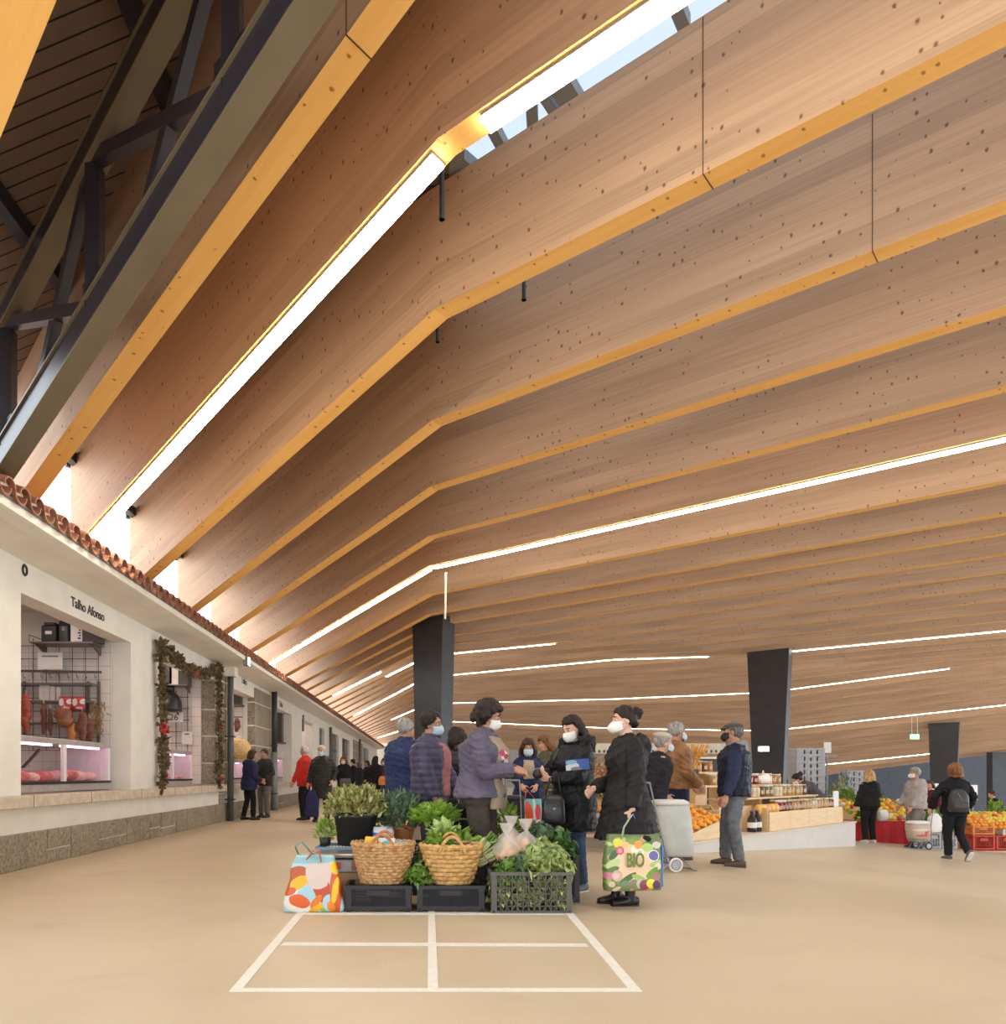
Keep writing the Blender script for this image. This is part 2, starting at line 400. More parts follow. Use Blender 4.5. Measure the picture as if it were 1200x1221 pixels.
for i in range(-1, 34):
    Yi = yk(i); k = Vector((KX, Yi, CH+HK))
    tl = 4.5
    if i <= 9:
        end_l = k+DL*tl+Vector((0, 0, SL*tl))
        dp = 1.25 if i < 3 else 1.55
        sr = {-1: 1.9, 0: 4.2}.get(i, min(Yi+1.5, 7.5+Yi*.66))
        bend = k+DL*1.2+Vector((0, 0, SL*1.2)); low = [end_l, bend, k, k+DR*sr]
        top = [end_l+Vector((0, 0, 1.38)), Vector((bend.x, bend.y, CH+(6.03 if i < 3 else 6.3))), k+Vector((0, 0, dp)), k+DR*sr+Vector((0, 0, dp))]
        beam_mesh('ceiling_beam', low, top)
    else:
        py = far_py(i)
        xs = [(540, py[0]), (735, py[1]), (917, py[2]), (1200, py[3]), (1330, py[3]+(py[3]-py[2])*.46)]
        cs = crease_s(i)
        if cs is not None:                             # beyond the valley only: cut where the valley runs
            pc = CX+F*(KX+1.26*cs)/(Yi-cs)
            if pc < 1330:
                yc = None
                for (pa, ya), (pb, yb) in zip(xs, xs[1:]):
                    if pa <= pc <= pb: yc = ya+(yb-ya)*(pc-pa)/(pb-pa)
                yc = CY-F*HK/(Yi-cs)-.6
                xs = [q for q in xs if q[0] < pc-25]+[(pc, yc)]
        low = []
        for px, y in xs:
            X, Y = plan_at_px(i, px); low.append(Vector((X, Y, CH+(CY-y)/F*Y)))
        s0 = Vector((KX, Yi, low[0].z+.02))
        el = k+DL*tl; pl = CX+F*el.x/el.y
        pe = 595+.654*pl-3 if i > 17 else None
        ze = CH+(CY-pe)/F*el.y if pe else s0.z+SL*tl
        if pe is None:
            a = (i-9)/9; ze = s0.z+SL*tl*(1-a)+a*(CH+(CY-(595+.654*pl-3))/F*el.y-s0.z)
        low = [Vector((el.x, el.y, ze)), s0]+low
        # near side of the valley the beam is deeper: level lower edge at HK
        top = [Vector((p.x, p.y, p.z+1.3)) for p in low]
        beam_mesh('ceiling_beam', low, top)
        if i <= 22 and cs is not None and pc < 1330:
            Yc = Yi-cs; a = Vector((KX+1.26*cs, Yc, CH+HK)); smax = Yi-plan_at_px(i, 1330)[1]
            b = Vector((KX+1.26*smax, Yi-smax, CH+HK))
            off = Vector((0, -.012, 0))
            beam_mesh('ceiling_beam', [a+off, b+off], [a+off+Vector((0, 0, 1.3)), b+off+Vector((0, 0, 1.3))])
            if i == 11: LEDS['near11'] = (a, b)
        LEDS[i] = low
def onb(i, s):
    k = Vector((KX, yk(i), CH+HK))
    return k+DL*s+Vector((0, 0, SL*s)) if s > 0 else k+DR*(-s)
led([mid(onb(1, .06)), mid(onb(1, 4.45))], 'thick bright light strip falling left from the bend beside the sky opening')
led([mid(onb(1, -.22)), mid(onb(1, -4.5))], 'thick bright light strip beside the sky opening, right of the bend')
led([mid(onb(6, 4.45)), mid(onb(6, .02))], 'long thin light strip falling from the ceiling bend to the tiled eave', .12)
led([mid(onb(6, -.05)), mid(onb(6, -14.2))], 'very long thin light strip running right across the ceiling from the bend', .10)
def far_led(i, p0, p1, label):
    """strip along far beam i between image columns p0 and p1"""
    low = LEDS[i]
    def at(px):
        for a, b in zip(low, low[1:]):
            pa, pb = CX+F*a.x/a.y, CX+F*b.x/b.y
            if pa <= px <= pb:
                lo, hi = 0., 1.
                for _ in range(40):
                    m_ = (lo+hi)/2; q = a.lerp(b, m_)
                    if CX+F*q.x/q.y < px: lo = m_
                    else: hi = m_
                return a.lerp(b, lo)
        return low[-1]
    pts = [at(p0)]+[p for p in low if p0 < CX+F*p.x/p.y < p1]+[at(p1)]
    led([mid(p) for p in pts], label, .035 if p0 > 530 else .09, M_LEDF)
far_led(11, 400, 456, 'short light strip high on the far left slope, above the far tiled eave')
far_led(12, 463, 497, 'short light strip touching the left edge of the first dark column')
far_led(16, 424, 497, 'long light strip on the far left slope ending behind the first dark column')
far_led(21, 468, 499, 'short light strip low beside the first dark column, left of it')
far_led(26, 452, 480, 'lowest short light strip over the far end of the stall front')
far_led(12, 541, 664, 'light strip right of the first dark column, uppermost of those beyond the ceiling valley')
far_led(16, 541, 846, 'long light strip from the first column towards the second, second from the top')
far_led(21, 541, 905, 'faint light strip passing behind the second dark column, third from the top')
far_led(21, 930, 1133, 'light strip starting right of the second dark column')
far_led(26, 541, 726, 'faint low light strip behind the shoppers, left half')
far_led(26, 737, 900, 'faint low light strip behind the shoppers, right half')
far_led(26, 930, 1210, 'long low light strip right of the second column reaching the picture edge')
a, b = LEDS['near11']
far_led(31, 985, 1112, 'lowest light strip, above the dark wall left of the third column')
# the near part of a beam just before the valley carries a strip too
def near_strip():
    i = 16; Yi = yk(i); pts = []
    for px in (944, 1290):
        X, Y = plan_at_px(i, px); pts.append(mid(Vector((X, Y, CH+HK))))
    led(pts, 'light strip at the ceiling valley starting above the second dark column', .05, M_LEDF)
near_strip()
# joints between beam lengths and hanger rods
for (i, s) in ((2, -1.67), (3, -3.15), (0, .53)):
    p = onb(i, s); mb = MB(); q = p-TH*.0+TH
    d = (DR if s < 0 else DL).normalized()
    mb.obox(q+Vector((0, 0, .62))+TH.normalized()*.001, d*.003, TH.normalized()*.003, Vector((0, 0, .62)))
    mb.obox(p+TH*.5+Vector((0, 0, -.001)), d*.004, TH*.5, Vector((0, 0, .003)))
    struct(mb.build('trim_beam_joint', M_JOINT))
for (px, py0, py1, Y) in ((527, 190, 262, 6.6), (522, 385, 408, 8.9), (625, 330, 358, 8.0)):
    mb = MB(); b = P(px, py1, Y); a = Vector((b.x, b.y, CH+5.9)); mb.tube([a, b], .022, 8); mb.tube([b, b+Vector((0, 0, .02))], .028, 8)
    o = mb.build('hanger_rod', M_DARK)
    tag(o, {527: 'dark hanger rod just left of the sky opening', 522: 'short dark rod poking below the third beam at its bend', 625: 'short dark rod poking below the second beam, right of its bend'}[px], 'rod')
o = MB().tube([P(532, 683, 16.4), P(531, 738, 16.4)], .022, 8).build('hanging_cable_tube', mat('pale_tube', (.85, .75, .6), .5))
tag(o, 'thin pale tube hanging from the long light strip in front of the first column', 'tube')

# ------------------------------------------------------------------ roof deck, skylight
def deck_mat():
    m, nt, b = new_mat('dark_boards')
    tc = N(nt, 'ShaderNodeTexCoord'); sp = N(nt, 'ShaderNodeSeparateXYZ'); nt.links.new(tc.outputs['Object'], sp.inputs[0])
    mu = N(nt, 'ShaderNodeMath', operation='MULTIPLY'); mu.inputs[1].default_value = 7.0; nt.links.new(sp.outputs['Y'], mu.inputs[0])
    fr = N(nt, 'ShaderNodeMath', operation='FRACT'); nt.links.new(mu.outputs[0], fr.inputs[0])
    lt = N(nt, 'ShaderNodeMath', operation='LESS_THAN'); lt.inputs[1].default_value = .1; nt.links.new(fr.outputs[0], lt.inputs[0])
    nz = N(nt, 'ShaderNodeTexNoise', Scale=3.0, Detail=4.0); nt.links.new(tc.outputs['Object'], nz.inputs['Vector'])
    cr = N(nt, 'ShaderNodeValToRGB'); cr.color_ramp.elements[0].color = (.17, .105, .075, 1); cr.color_ramp.elements[1].color = (.30, .20, .15, 1)
    nt.links.new(nz.outputs['Fac'], cr.inputs['Fac'])
    mx = N(nt, 'ShaderNodeMix', data_type='RGBA'); nt.links.new(lt.outputs[0], mx.inputs['Factor']); nt.links.new(cr.outputs['Color'], mx.inputs[6]); mx.inputs[7].default_value = (.015, .011, .01, 1)
    bp = N(nt, 'ShaderNodeBump', Strength=.7, Distance=.02); bp.invert = True; nt.links.new(lt.outputs[0], bp.inputs['Height']); nt.links.new(bp.outputs['Normal'], b.inputs['Normal'])
    nt.links.new(mx.outputs[2], b.inputs['Base Color']); b.inputs['Roughness'].default_value = .6
    return m
M_DECK = deck_mat()
zt = CH+HK+1.27
mb = MB()
x0, x1 = -4.95, .75
x1 = .26
def deck_z(x): return CH+6.06+min(0, (x+1.07)*.43)
mb.prism([(x0, -3, deck_z(x0)), (-1.07, -3, deck_z(0)), (x1, -3, deck_z(0)), (x1, -3, deck_z(0)+.15), (-1.07, -3, deck_z(0)+.15), (x0, -3, deck_z(x0)+.15)], (0, 38, 0))
for i_, v_ in enumerate(mb.v): mb.v[i_] = (v_[0], v_[1]-5, v_[2])
struct(mb.build('ceiling', M_DECK))
mb = MB(); mb.box(-12, 36, -8.3, -8, 3.4, 8); struct(mb.build('wall_rear', M_SIDE))
struct(MB().box(.26, 60, 30, 90, zt+1.3, zt+1.32).build('added_far_skylight', glass('added_far_glass', (.84*GT, .88*GT, .94*GT), .05)))  # glazed roof added to let daylight into the dim far hall
mb = MB(); mb.box(-5, .26, 30, 90, zt+.2, zt+.35)
struct(mb.build('ceiling_far', M_DECK))
# skylight over the hall: steel bars and tinted panes
zs = zt+.42
mb = MB(); mb.box(.38, 34, -8, 30, zs, zs+.02)
struct(mb.build('window_1', glass('skylight_glass', (.88*GT, .93*GT, 1.0*GT), .05)))
for k in range(8):
    y = 9.5+2.6*k
    struct(MB().bar((.38, y, zs-.06), (34, y-.6, zs-.06), .09, .12).build('trim_skylight_bar', M_GREYST))
for k in range(9):
    x = 4.6+3.4*k; struct(MB().bar((x, -3, zs-.06), (x, 30, zs-.06), .1, .11).build('trim_skylight_bar', M_GREYST))
def sky_pt(px, py): Y = F*(zs-.07-CH)/(CY-py); return Vector((XY(px, Y), Y, zs-.07))
for (p0, p1, wd) in (((586, 148), (602, 178), .10), ((634, 118), (636, 160), .11), ((646, 108), (664, 136), .07), ((663, 88), (684, 122), .20), ((806, 2), (814, 22), .10), ((540, 180), (570, 205), .12)):
    a, b = sky_pt(*p0), sky_pt(*p1); d_ = (b-a)*.35
    struct(MB().bar(a-d_, b+d_, wd, .12).build('trim_skylight_bar', M_GREYST))
struct(MB().box(.26, .40, -3, 30, zt+.02, zs+.02).build('trim_skylight_curb', M_GREYST))

# ------------------------------------------------------------------ old steel truss at top left
tr = thing('roof_truss', 'dark steel lattice truss under the old board roof, top left', 'truss', (0, 0, 0))
def tp(s, h, w=0.0):
    k = Vector((KX, 3.2, CH)) + Vector((-.68, -.73, 0))*w
    return k+DL*s+Vector((0, 0, h+SL*s))
def chord(name, h, hh, ww):
    mb = MB(); n = 1
    lo = [tp(-.6, h), tp(5.0, h)]; vs = []
    a, b = tp(-.6, h+hh/2, ww/2), tp(5.2, h+hh/2, ww/2)
    mb.bar(a, b, ww, hh); mb.build(name, M_OLIVE, tr); mb = MB(); mb.bar(a+Vector((0, 0, -hh/2-.012)), b+Vector((0, 0, -hh/2-.012)), ww+.04, .02)
    mb.bar(a+Vector((0, 0, hh/2+.012)), b+Vector((0, 0, hh/2+.012)), ww+.04, .02)
    mb.build(name.replace('chord', 'flange'), M_FLANGE, tr)
chord('bottom_chord', 4.41, .24, .14); chord('top_chord', 5.75, .2, .14)
nodes = [-.06, 1.24, 2.54, 3.84]
for k, s in enumerate(nodes):
    MB().bar(tp(s, 4.6, .07), tp(s, 5.8, .07), .11, .11).build('post', M_OLIVE, tr)
    MB().obox(tp(s, 4.74, .07), DL.normalized()*.16, Vector((.02, .02, 0)), Vector((0, 0, .13))).build('gusset_plate', M_OLIVE, tr)
    if k < 3: MB().bar(tp(s, 4.62, .07), tp(nodes[k+1], 5.8, .07), .09, .10).build('diagonal', M_OLIVE, tr)
    if 0 < k < 3: MB().bar(tp(s+.05, 5.78, .07), tp(s+.80, 4.6, .07), .08, .09).build('diagonal', M_OLIVE, tr)
for (x, lab) in ((-3.6, 'purlin nearest the eave under the dark boards'), (-2.1, 'dark purlin crossing above the lattice truss')):
    o = MB().bar((x, -2, deck_z(x)-.09), (x, 29, deck_z(x)-.09), .12, .16).build('purlin', M_OLIVE); struct(o)
# grey steel plate ends where beams meet the eave
for i in range(0, 9):
    p = onb(i, 4.5); mb = MB()
    d = DL.normalized()
    mb.obox(p+TH*.5+d*.02+Vector((0, 0, 1.3)), d*.03, TH*.75, Vector((0, 0, .16))); mb.bar(p+d*.05+Vector((0, 0, 1.2)), p+d*.05+Vector((0, 2.0, 1.2)), .1, .14)
    struct(mb.build('trim_beam_shoe', M_DARK))

# ------------------------------------------------------------------ columns and back wall
def column(px, pytop, Y, wt, wb, zb, dt, rot=-.72):
    t = struct(bpy.data.objects.new('column', None)); COL.objects.link(t); x = XY(px, Y); t.location = (x, Y, zb); t.rotation_euler = (0, 0, rot)
    zt_ = CH+(CY-pytop)/F*Y-zb
    mb = MB(); d = dt
    skew = .0
    mb.add([(-wb/2, -d/2+skew*.2, 0), (wb/2, -d/2, 0), (wb/2, d/2, 0), (-wb/2, d/2, 0), (-wt/2, -d/2, zt_), (wt/2, -d/2-skew, zt_), (wt/2, d/2, zt_), (-wt/2, d/2, zt_)],
           [(0, 3, 2, 1), (4, 5, 6, 7), (0, 1, 5, 4), (1, 2, 6, 5), (2, 3, 7, 6), (3, 0, 4, 7)])
    o = mb.build('column_shaft', M_DARK, t, bevel=.015)
    return t
column(517, 738, 23.0, 1.28, .98, 0, .60)
column(918, 776, 27.5, 1.50, .95, floor_z(13.2), .5)
column(1126, 862, 41.5, 1.45, 1.1, floor_z(30), .4)
mb = MB(); mb.box(19, 75, 60, 60.4, -4.5, 6); struct(mb.build('wall_back', M_DARKWALL))
struct(MB().box(XY(1184, 46), XY(1240, 46), 46, 46.5, -3.4, 2.52).build('wall_back_pier', M_DARKWALL))
# second back wall left, far end of the hall: pale stalls seen under the ceiling
struct(MB().box(-6, 60, 82, 82.3, -4, 9).build('wall_far', mat('far_wall', (.42, .36, .29), .8)))

# ------------------------------------------------------------------ floor
def floor_mat():
    m, nt, b = new_mat('polished_screed')
    tc = N(nt, 'ShaderNodeTexCoord')
    nz = N(nt, 'ShaderNodeTexNoise', Scale=.55, Detail=7.0, Roughness=.55); nt.links.new(tc.outputs['Object'], nz.inputs['Vector'])
    cr = N(nt, 'ShaderNodeValToRGB'); e = cr.color_ramp.elements; e[0].position = .3; e[1].position = .7
    e[0].color = (.56, .44, .295, 1); e[1].color = (.66, .535, .375, 1); nt.links.new(nz.outputs['Fac'], cr.inputs['Fac'])
    n2 = N(nt, 'ShaderNodeTexNoise', Scale=60.0, Detail=3.0); nt.links.new(tc.outputs['Object'], n2.inputs['Vector'])
    mr = N(nt, 'ShaderNodeMapRange'); mr.inputs['To Min'].default_value = .9; mr.inputs['To Max'].default_value = 1.08; nt.links.new(n2.outputs['Fac'], mr.inputs['Value'])
    mx = N(nt, 'ShaderNodeMix', data_type='RGBA', blend_type='MULTIPLY'); mx.inputs['Factor'].default_value = 1; nt.links.new(cr.outputs['Color'], mx.inputs[6]); nt.links.new(mr.outputs[0], mx.inputs[7])
    n3 = N(nt, 'ShaderNodeTexNoise', Scale=1.6, Detail=5.0, Distortion=.6); nt.links.new(tc.outputs['Object'], n3.inputs['Vector'])
    r3 = N(nt, 'ShaderNodeMapRange'); r3.inputs['From Min'].default_value = .58; r3.inputs['From Max'].default_value = .78; r3.inputs['To Max'].default_value = .35; nt.links.new(n3.outputs['Fac'], r3.inputs['Value'])
    m3 = N(nt, 'ShaderNodeMix', data_type='RGBA'); nt.links.new(r3.outputs[0], m3.inputs['Factor']); nt.links.new(mx.outputs[2], m3.inputs[6]); m3.inputs[7].default_value = (.42, .32, .2, 1)
    nt.links.new(m3.outputs[2], b.inputs['Base Color'])
    r2 = N(nt, 'ShaderNodeMapRange'); r2.inputs['To Min'].default_value = .3; r2.inputs['To Max'].default_value = .55; nt.links.new(nz.outputs['Fac'], r2.inputs['Value'])
    nt.links.new(r2.outputs[0], b.inputs['Roughness'])
    return m
M_FLOOR = floor_mat()
mb = MB()
mb.add([(-12, -8, 0), (3.7, -8, 0), (3.7, 90, 0), (-12, 90, 0), (90, -8, floor_z(90)), (90, 90, floor_z(90))], [(0, 1, 2, 3), (1, 4, 5, 2)])
mb.add([(-12, -8, -.3), (3.7, -8, -.3), (3.7, 90, -.3), (-12, 90, -.3), (90, -8, floor_z(90)-.3), (90, 90, floor_z(90)-.3)], [(3, 2, 1, 0), (2, 5, 4, 1)])
struct(mb.build('floor', M_FLOOR))
M_LINE = mat('white_floor_paint', (.82, .78, .70), .5, var=.06, scale=20)
def fl(py): return F*CH/(py-CY)
NG = [0]
def gl(pts):  # floor quad from pixels
    NG[0] += 1; mb = MB(); v = [Vector((XY(px, fl(py)), fl(py), .001)) for px, py in pts]
    mb.prism(v, (0, 0, .001+.0006*NG[0])); return struct(mb.build('floor_line', M_LINE))
gl([(273, 1183), (766, 1183), (762, 1178.6), (281, 1178.6)])
gl([(334, 1127.6), (702, 1129), (698, 1125.4), (340, 1124)])
gl([(358, 1091), (684, 1091), (682, 1088.6), (361, 1088.6)])
gl([(273, 1183), (289, 1180), (367, 1085), (357.5, 1085)])
gl([(510, 1180), (523, 1180), (518.5, 1084), (511, 1084)])
gl([(750, 1180), (766, 1183), (680, 1085), (671, 1085)])
# ------------------------------------------------------------------ stall front on the left
XW = -4.75
def Yw(px): return F*4.75/(CX-px)                    # depth of a point of the wall plane from its image column
M_PLASTER = mat('white_plaster', (.80, .76, .68), .8, var=.05, scale=2.5, bump=.06, bscale=60)
M_SOFFIT = mat('cream_soffit', (.82, .78, .70), .75, var=.05, scale=2)
M_LEDGE = mat('granite_ledge', (.62, .53, .41), .55, var=.16, scale=9, bump=.1, bscale=90)
def stone_mat(name, vert=False):
    m, nt, b = new_mat(name)
    tc = N(nt, 'ShaderNodeTexCoord')
    oi = N(nt, 'ShaderNodeObjectInfo')
    nz = N(nt, 'ShaderNodeTexNoise', Scale=24.0, Detail=5.0); nt.links.new(tc.outputs['Object'], nz.inputs['Vector'])
    n2 = N(nt, 'ShaderNodeTexNoise', Scale=2.2, Detail=2.0); nt.links.new(tc.outputs['Object'], n2.inputs['Vector'])
    cr = N(nt, 'ShaderNodeValToRGB'); e = cr.color_ramp.elements; e[0].position = .3; e[1].position = .7
    e[0].color = (.19, .155, .115, 1); e[1].color = (.42, .35, .265, 1); nt.links.new(nz.outputs['Fac'], cr.inputs['Fac'])
    mr = N(nt, 'ShaderNodeMapRange'); mr.inputs['To Min'].default_value = .65; mr.inputs['To Max'].default_value = 1.3; nt.links.new(n2.outputs['Fac'], mr.inputs['Value'])
    mx = N(nt, 'ShaderNodeMix', data_type='RGBA', blend_type='MULTIPLY'); mx.inputs['Factor'].default_value = 1; nt.links.new(cr.outputs['Color'], mx.inputs[6]); nt.links.new(mr.outputs[0], mx.inputs[7])
    nt.links.new(mx.outputs[2], b.inputs['Base Color']); b.inputs['Roughness'].default_value = .85
    bp = N(nt, 'ShaderNodeBump', Strength=.5, Distance=.02); nt.links.new(nz.outputs['Fac'], bp.inputs['Height']); nt.links.new(bp.outputs['Normal'], b.inputs['Normal'])
    return m
M_STONE = stone_mat('granite_block')
M_MORTAR = mat('pale_mortar', (.72, .66, .55), .9, var=.08, scale=30)
def tile_mat(name, col, grout, sx, sz, ax='X'):
    m, nt, b = new_mat(name); tc = N(nt, 'ShaderNodeTexCoord'); sp = N(nt, 'ShaderNodeSeparateXYZ'); nt.links.new(tc.outputs['Object'], sp.inputs[0])
    outs = []
    for a, s in ((ax, sx), ('Z', sz)):
        mu = N(nt, 'ShaderNodeMath', operation='DIVIDE'); mu.inputs[1].default_value = s; nt.links.new(sp.outputs[a], mu.inputs[0])
        fr = N(nt, 'ShaderNodeMath', operation='FRACT'); nt.links.new(mu.outputs[0], fr.inputs[0])
        lt = N(nt, 'ShaderNodeMath', operation='LESS_THAN'); lt.inputs[1].default_value = .035; nt.links.new(fr.outputs[0], lt.inputs[0]); outs.append(lt.outputs[0])
    mxm = N(nt, 'ShaderNodeMath', operation='MAXIMUM'); nt.links.new(outs[0], mxm.inputs[0]); nt.links.new(outs[1], mxm.inputs[1])
    mx = N(nt, 'ShaderNodeMix', data_type='RGBA'); nt.links.new(mxm.outputs[0], mx.inputs['Factor']); mx.inputs[6].default_value = c4(col); mx.inputs[7].default_value = c4(grout)
    nt.links.new(mx.outputs[2], b.inputs['Base Color']); b.inputs['Roughness'].default_value = .25
    return m
M_TILE = tile_mat('white_tiles', (.80, .72, .68), (.45, .38, .36), .22, .22)
M_ROOM = mat('stall_wall', (.72, .64, .62), .7, var=.04, scale=2)
# openings along the wall (depth range), the return at each far side
OPEN = [(6.0, 8.05), (Yw(25), Yw(156)), (Yw(190), Yw(257)), (Yw(274), Yw(303)), (Yw(326), Yw(348)), (Yw(360), Yw(373)), (Yw(381), Yw(387)), (Yw(393), Yw(404)), (Yw(408), Yw(417)), (Yw(433), Yw(440))]
YEND = 74.0
ZF, ZS = 3.26, 3.65
wl = struct(bpy.data.objects.new('wall_left', None)); COL.objects.link(wl)
edges = [4.0]
for a, b in OPEN: edges += [a, b]
edges.append(YEND)
STONE_PIERS = (3, 4)          # index of piers built of granite
for k in range(0, len(edges), 2):
    a, b = edges[k], edges[k+1]
    if b-a < .05: continue
    mb = MB()
    mb.box(XW-.3, XW, a, b, .86, ZF)
    mb.box(-8, XW-.28, a+.001, b-.001, 0, ZS+.4)
    mb.build('wall_pier', M_PLASTER, wl)
mb = MB(); mb.box(XW-.3, XW, 4.0, YEND, ZF, ZS+.05); mb.build('wall_fascia', M_PLASTER, wl)
mb = MB(); mb.box(XW-.3, XW-.02, 4.0, YEND, .0, .86); mb.build('wall_parapet', M_PLASTER, wl)
mb = MB(); mb.box(-8.2, -8.0, 4.0, YEND, 0, 4.2); mb.build('wall_stall_back', M_ROOM, wl)
mb = MB(); mb.box(-8.0, XW-.3, 4.0, YEND, 3.75, 3.85); mb.build('wall_stall_ceiling', M_ROOM, wl)
mb = MB(); mb.box(-8.0, XW-.3, 4.0, YEND, .02, .06); mb.build('wall_stall_floor', M_ROOM, wl)
mb = MB(); mb.box(XW-.35, XW+.1, 4.0, Yw(266), .72, .866)
y = 5.3
struct(mb.build('trim_ledge', M_LEDGE, None, bevel=.012))
for yj_ in (8.6, 10.1, 11.9, 13.5, 15.1): struct(MB().box(XW+.05, XW+.1015, yj_, yj_+.012, .722, .867).build('trim_ledge_joint', M_JOINT))
mb = MB()
for (a, b) in ((Yw(270), Yw(305)), (Yw(326), Yw(349)), (Yw(358), Yw(374)), (Yw(380), Yw(390))): mb.box(XW-.3, XW+.1, a, b, .72, .866)
struct(mb.build('trim_ledge', M_LEDGE, None, bevel=.012))
# granite plinth: individual blocks pressed into pale mortar
struct(MB().box(XW-.2, XW+.012, 4.0, YEND, 0, .405).build('trim_plinth_mortar', M_MORTAR))
mb = MB(); rnd = random.Random(3); y = 4.02; k = 0
while y < YEND-1:
    w_ = rnd.uniform(.42, 1.0)*(1 if y < 20 else 1.6)
    if rnd.random() < .45 and y < 30:
        zc = rnd.uniform(.10, .17); mb.box(XW-.1, XW+.03, y, y+w_, 0, zc); mb.box(XW-.1, XW+.03+rnd.uniform(0, .01), y+.01, y+w_, zc+.022, .42)
    else: mb.box(XW-.1, XW+.03+rnd.uniform(0, .012), y, y+w_, 0, .42)
    y += w_+.016
struct(mb.build('trim_plinth', M_STONE, None, bevel=.012))
# stone piers with pale joints
def stone_pier(a, b, z0, z1, x0, ret=False, xi=None):
    mm = MB(); mm.box(x0-.2, x0+.006, a, b, z0, z1); struct(mm.build('trim_pier_mortar', M_MORTAR))
    ms = MB(); z = z0; rnd = random.Random(int(a*10))
    while z < z1-.05:
        h = min(rnd.uniform(.52, .72), z1-z); ms.box(x0-.21, x0+.02, a-.012, b+.012, z+.014, z+h-.014); z += h
    struct(ms.build('trim_pier_stone', M_STONE, None, bevel=.012))
stone_pier(Yw(257)+.01, Yw(270), .866, ZF+.3, XW)
stone_pier(Yw(303)+.01, Yw(322), 0, ZF+.3, XW+.02)
stone_pier(Yw(262), Yw(266), 0, .72, XW+.0)
stone_pier(Yw(421), Yw(432), .3, ZF+.2, XW+.02)
# granite jamb of the second stall, seen through its opening
mm = MB(); ms = MB(); yj = Yw(257)
mm.box(XW-.30, XW-.001, yj-.02, yj+.03, .87, ZF); z = .87
for h in (.5, .62, .60, .67): ms.box(XW-.30, XW-.004, yj-.035, yj+.02, z+.015, min(z+h, ZF)-.015); z += h
struct(mm.build('trim_jamb_mortar', M_MORTAR)); struct(ms.build('trim_jamb_stone', M_STONE, None, bevel=.01))
# cove soffit, gutter edge and clay tiles
XE, ZE = -4.05, 3.72
mb = MB(); prof = [(XW, ZS), (XW+.12, ZS+.005), (XW+.34, ZS+.02), (XW+.52, ZS+.035), (XE-.03, ZE-.01), (XE, ZE), (XE, ZE+.10), (XW-.4, ZE+.2), (XW-.4, ZS)]
mb.prism([(x, 4.0, z) for x, z in prof], (0, YEND-4.0, 0)); struct(mb.build('trim_soffit', M_SOFFIT))
struct(MB().box(XE-.02, XE+.02, 4.0, YEND, ZE+.085, ZE+.115).build('trim_gutter_line', mat('gutter_dark', (.16, .14, .12), .6)))  # thin dark strip along the gutter edge
def clay():
    m, nt, b = new_mat('clay_tile'); tc = N(nt, 'ShaderNodeTexCoord')
    nz = N(nt, 'ShaderNodeTexNoise', Scale=3.5, Detail=6.0); nt.links.new(tc.outputs['Object'], nz.inputs['Vector'])
    cr = N(nt, 'ShaderNodeValToRGB'); e = cr.color_ramp.elements; e[0].position = .3; e[1].position = .72
    e[0].color = (.22, .085, .045, 1); e[1].color = (.50, .23, .14, 1); x = e.new(.8); x.color = (.55, .40, .30, 1); nt.links.new(nz.outputs['Fac'], cr.inputs['Fac'])
    nt.links.new(cr.outputs['Color'], b.inputs['Base Color']); b.inputs['Roughness'].default_value = .8
    return m
M_CLAY = clay()
M_MORT2 = mat('tile_mortar', (.62, .50, .42), .9, scale=20)
# barrel tiles: under-tiles (channels) and over-tiles, hollow half rounds with thickness
mb = MB(); mo = MB(); PITCH = .27; ny = int((YEND-5)/PITCH)
def half(mb_, cy, cz, r0, r1, x0, x1, dz, up=True, n=7, th=.016):
    vs = []; fs = []; s = 1 if up else -1
    for (x, r, zz) in ((x0, r0, cz), (x1, r1, cz+dz)):
        for rr in (r, r-th):
            for j in range(n+1):
                a = PI*j/n; vs.append((x, cy+rr*math.cos(a), zz+s*rr*math.sin(a)*.95))
    m_ = n+1
    for j in range(n):
        fs += [(j, j+1, 2*m_+j+1, 2*m_+j), (m_+j, 3*m_+j, 3*m_+j+1, m_+j+1), (j, m_+j, m_+j+1, j+1)]
    fs += [(0, 2*m_, 3*m_, m_), (n, m_+n, 3*m_+n, 2*m_+n)]
    mb_.add(vs, fs)
for k in range(ny):
    cy = 5+PITCH*k
    far = cy > 30
    half(mb, cy, ZE+.17, .105, .095, XE+.06, XE-1.2, .42, False, n=4 if far else 7)
    half(mb, cy+PITCH/2, ZE+.20, .10, .085, XE+.03, XE-1.2, .42, True, n=4 if far else 7)
    mo.add([(XE-.04, cy+PITCH/2+.085*math.cos(PI*j/6), ZE+.20+.08*math.sin(PI*j/6)) for j in range(7)], [tuple(range(7))])
t = tag(mb.build('tiled_eave', M_CLAY, None, smooth=False), None, None); struct(t)
struct(mo.build('trim_tile_mortar', M_MORT2))
mb = MB(); mb.prism([(XE+.0, 4.8, ZE+.1), (XE-1.3, 4.8, ZE+.5), (XE-1.3, 4.8, ZE+.3), (XE-.1, 4.8, ZE+.1)], (0, YEND-4.8, 0)); struct(mb.build('roof_bed', M_MORT2))
struct(MB().box(-8.2, XE-1.25, 4.8, YEND, 4.0, 4.2).build('roof_slab', M_MORT2))

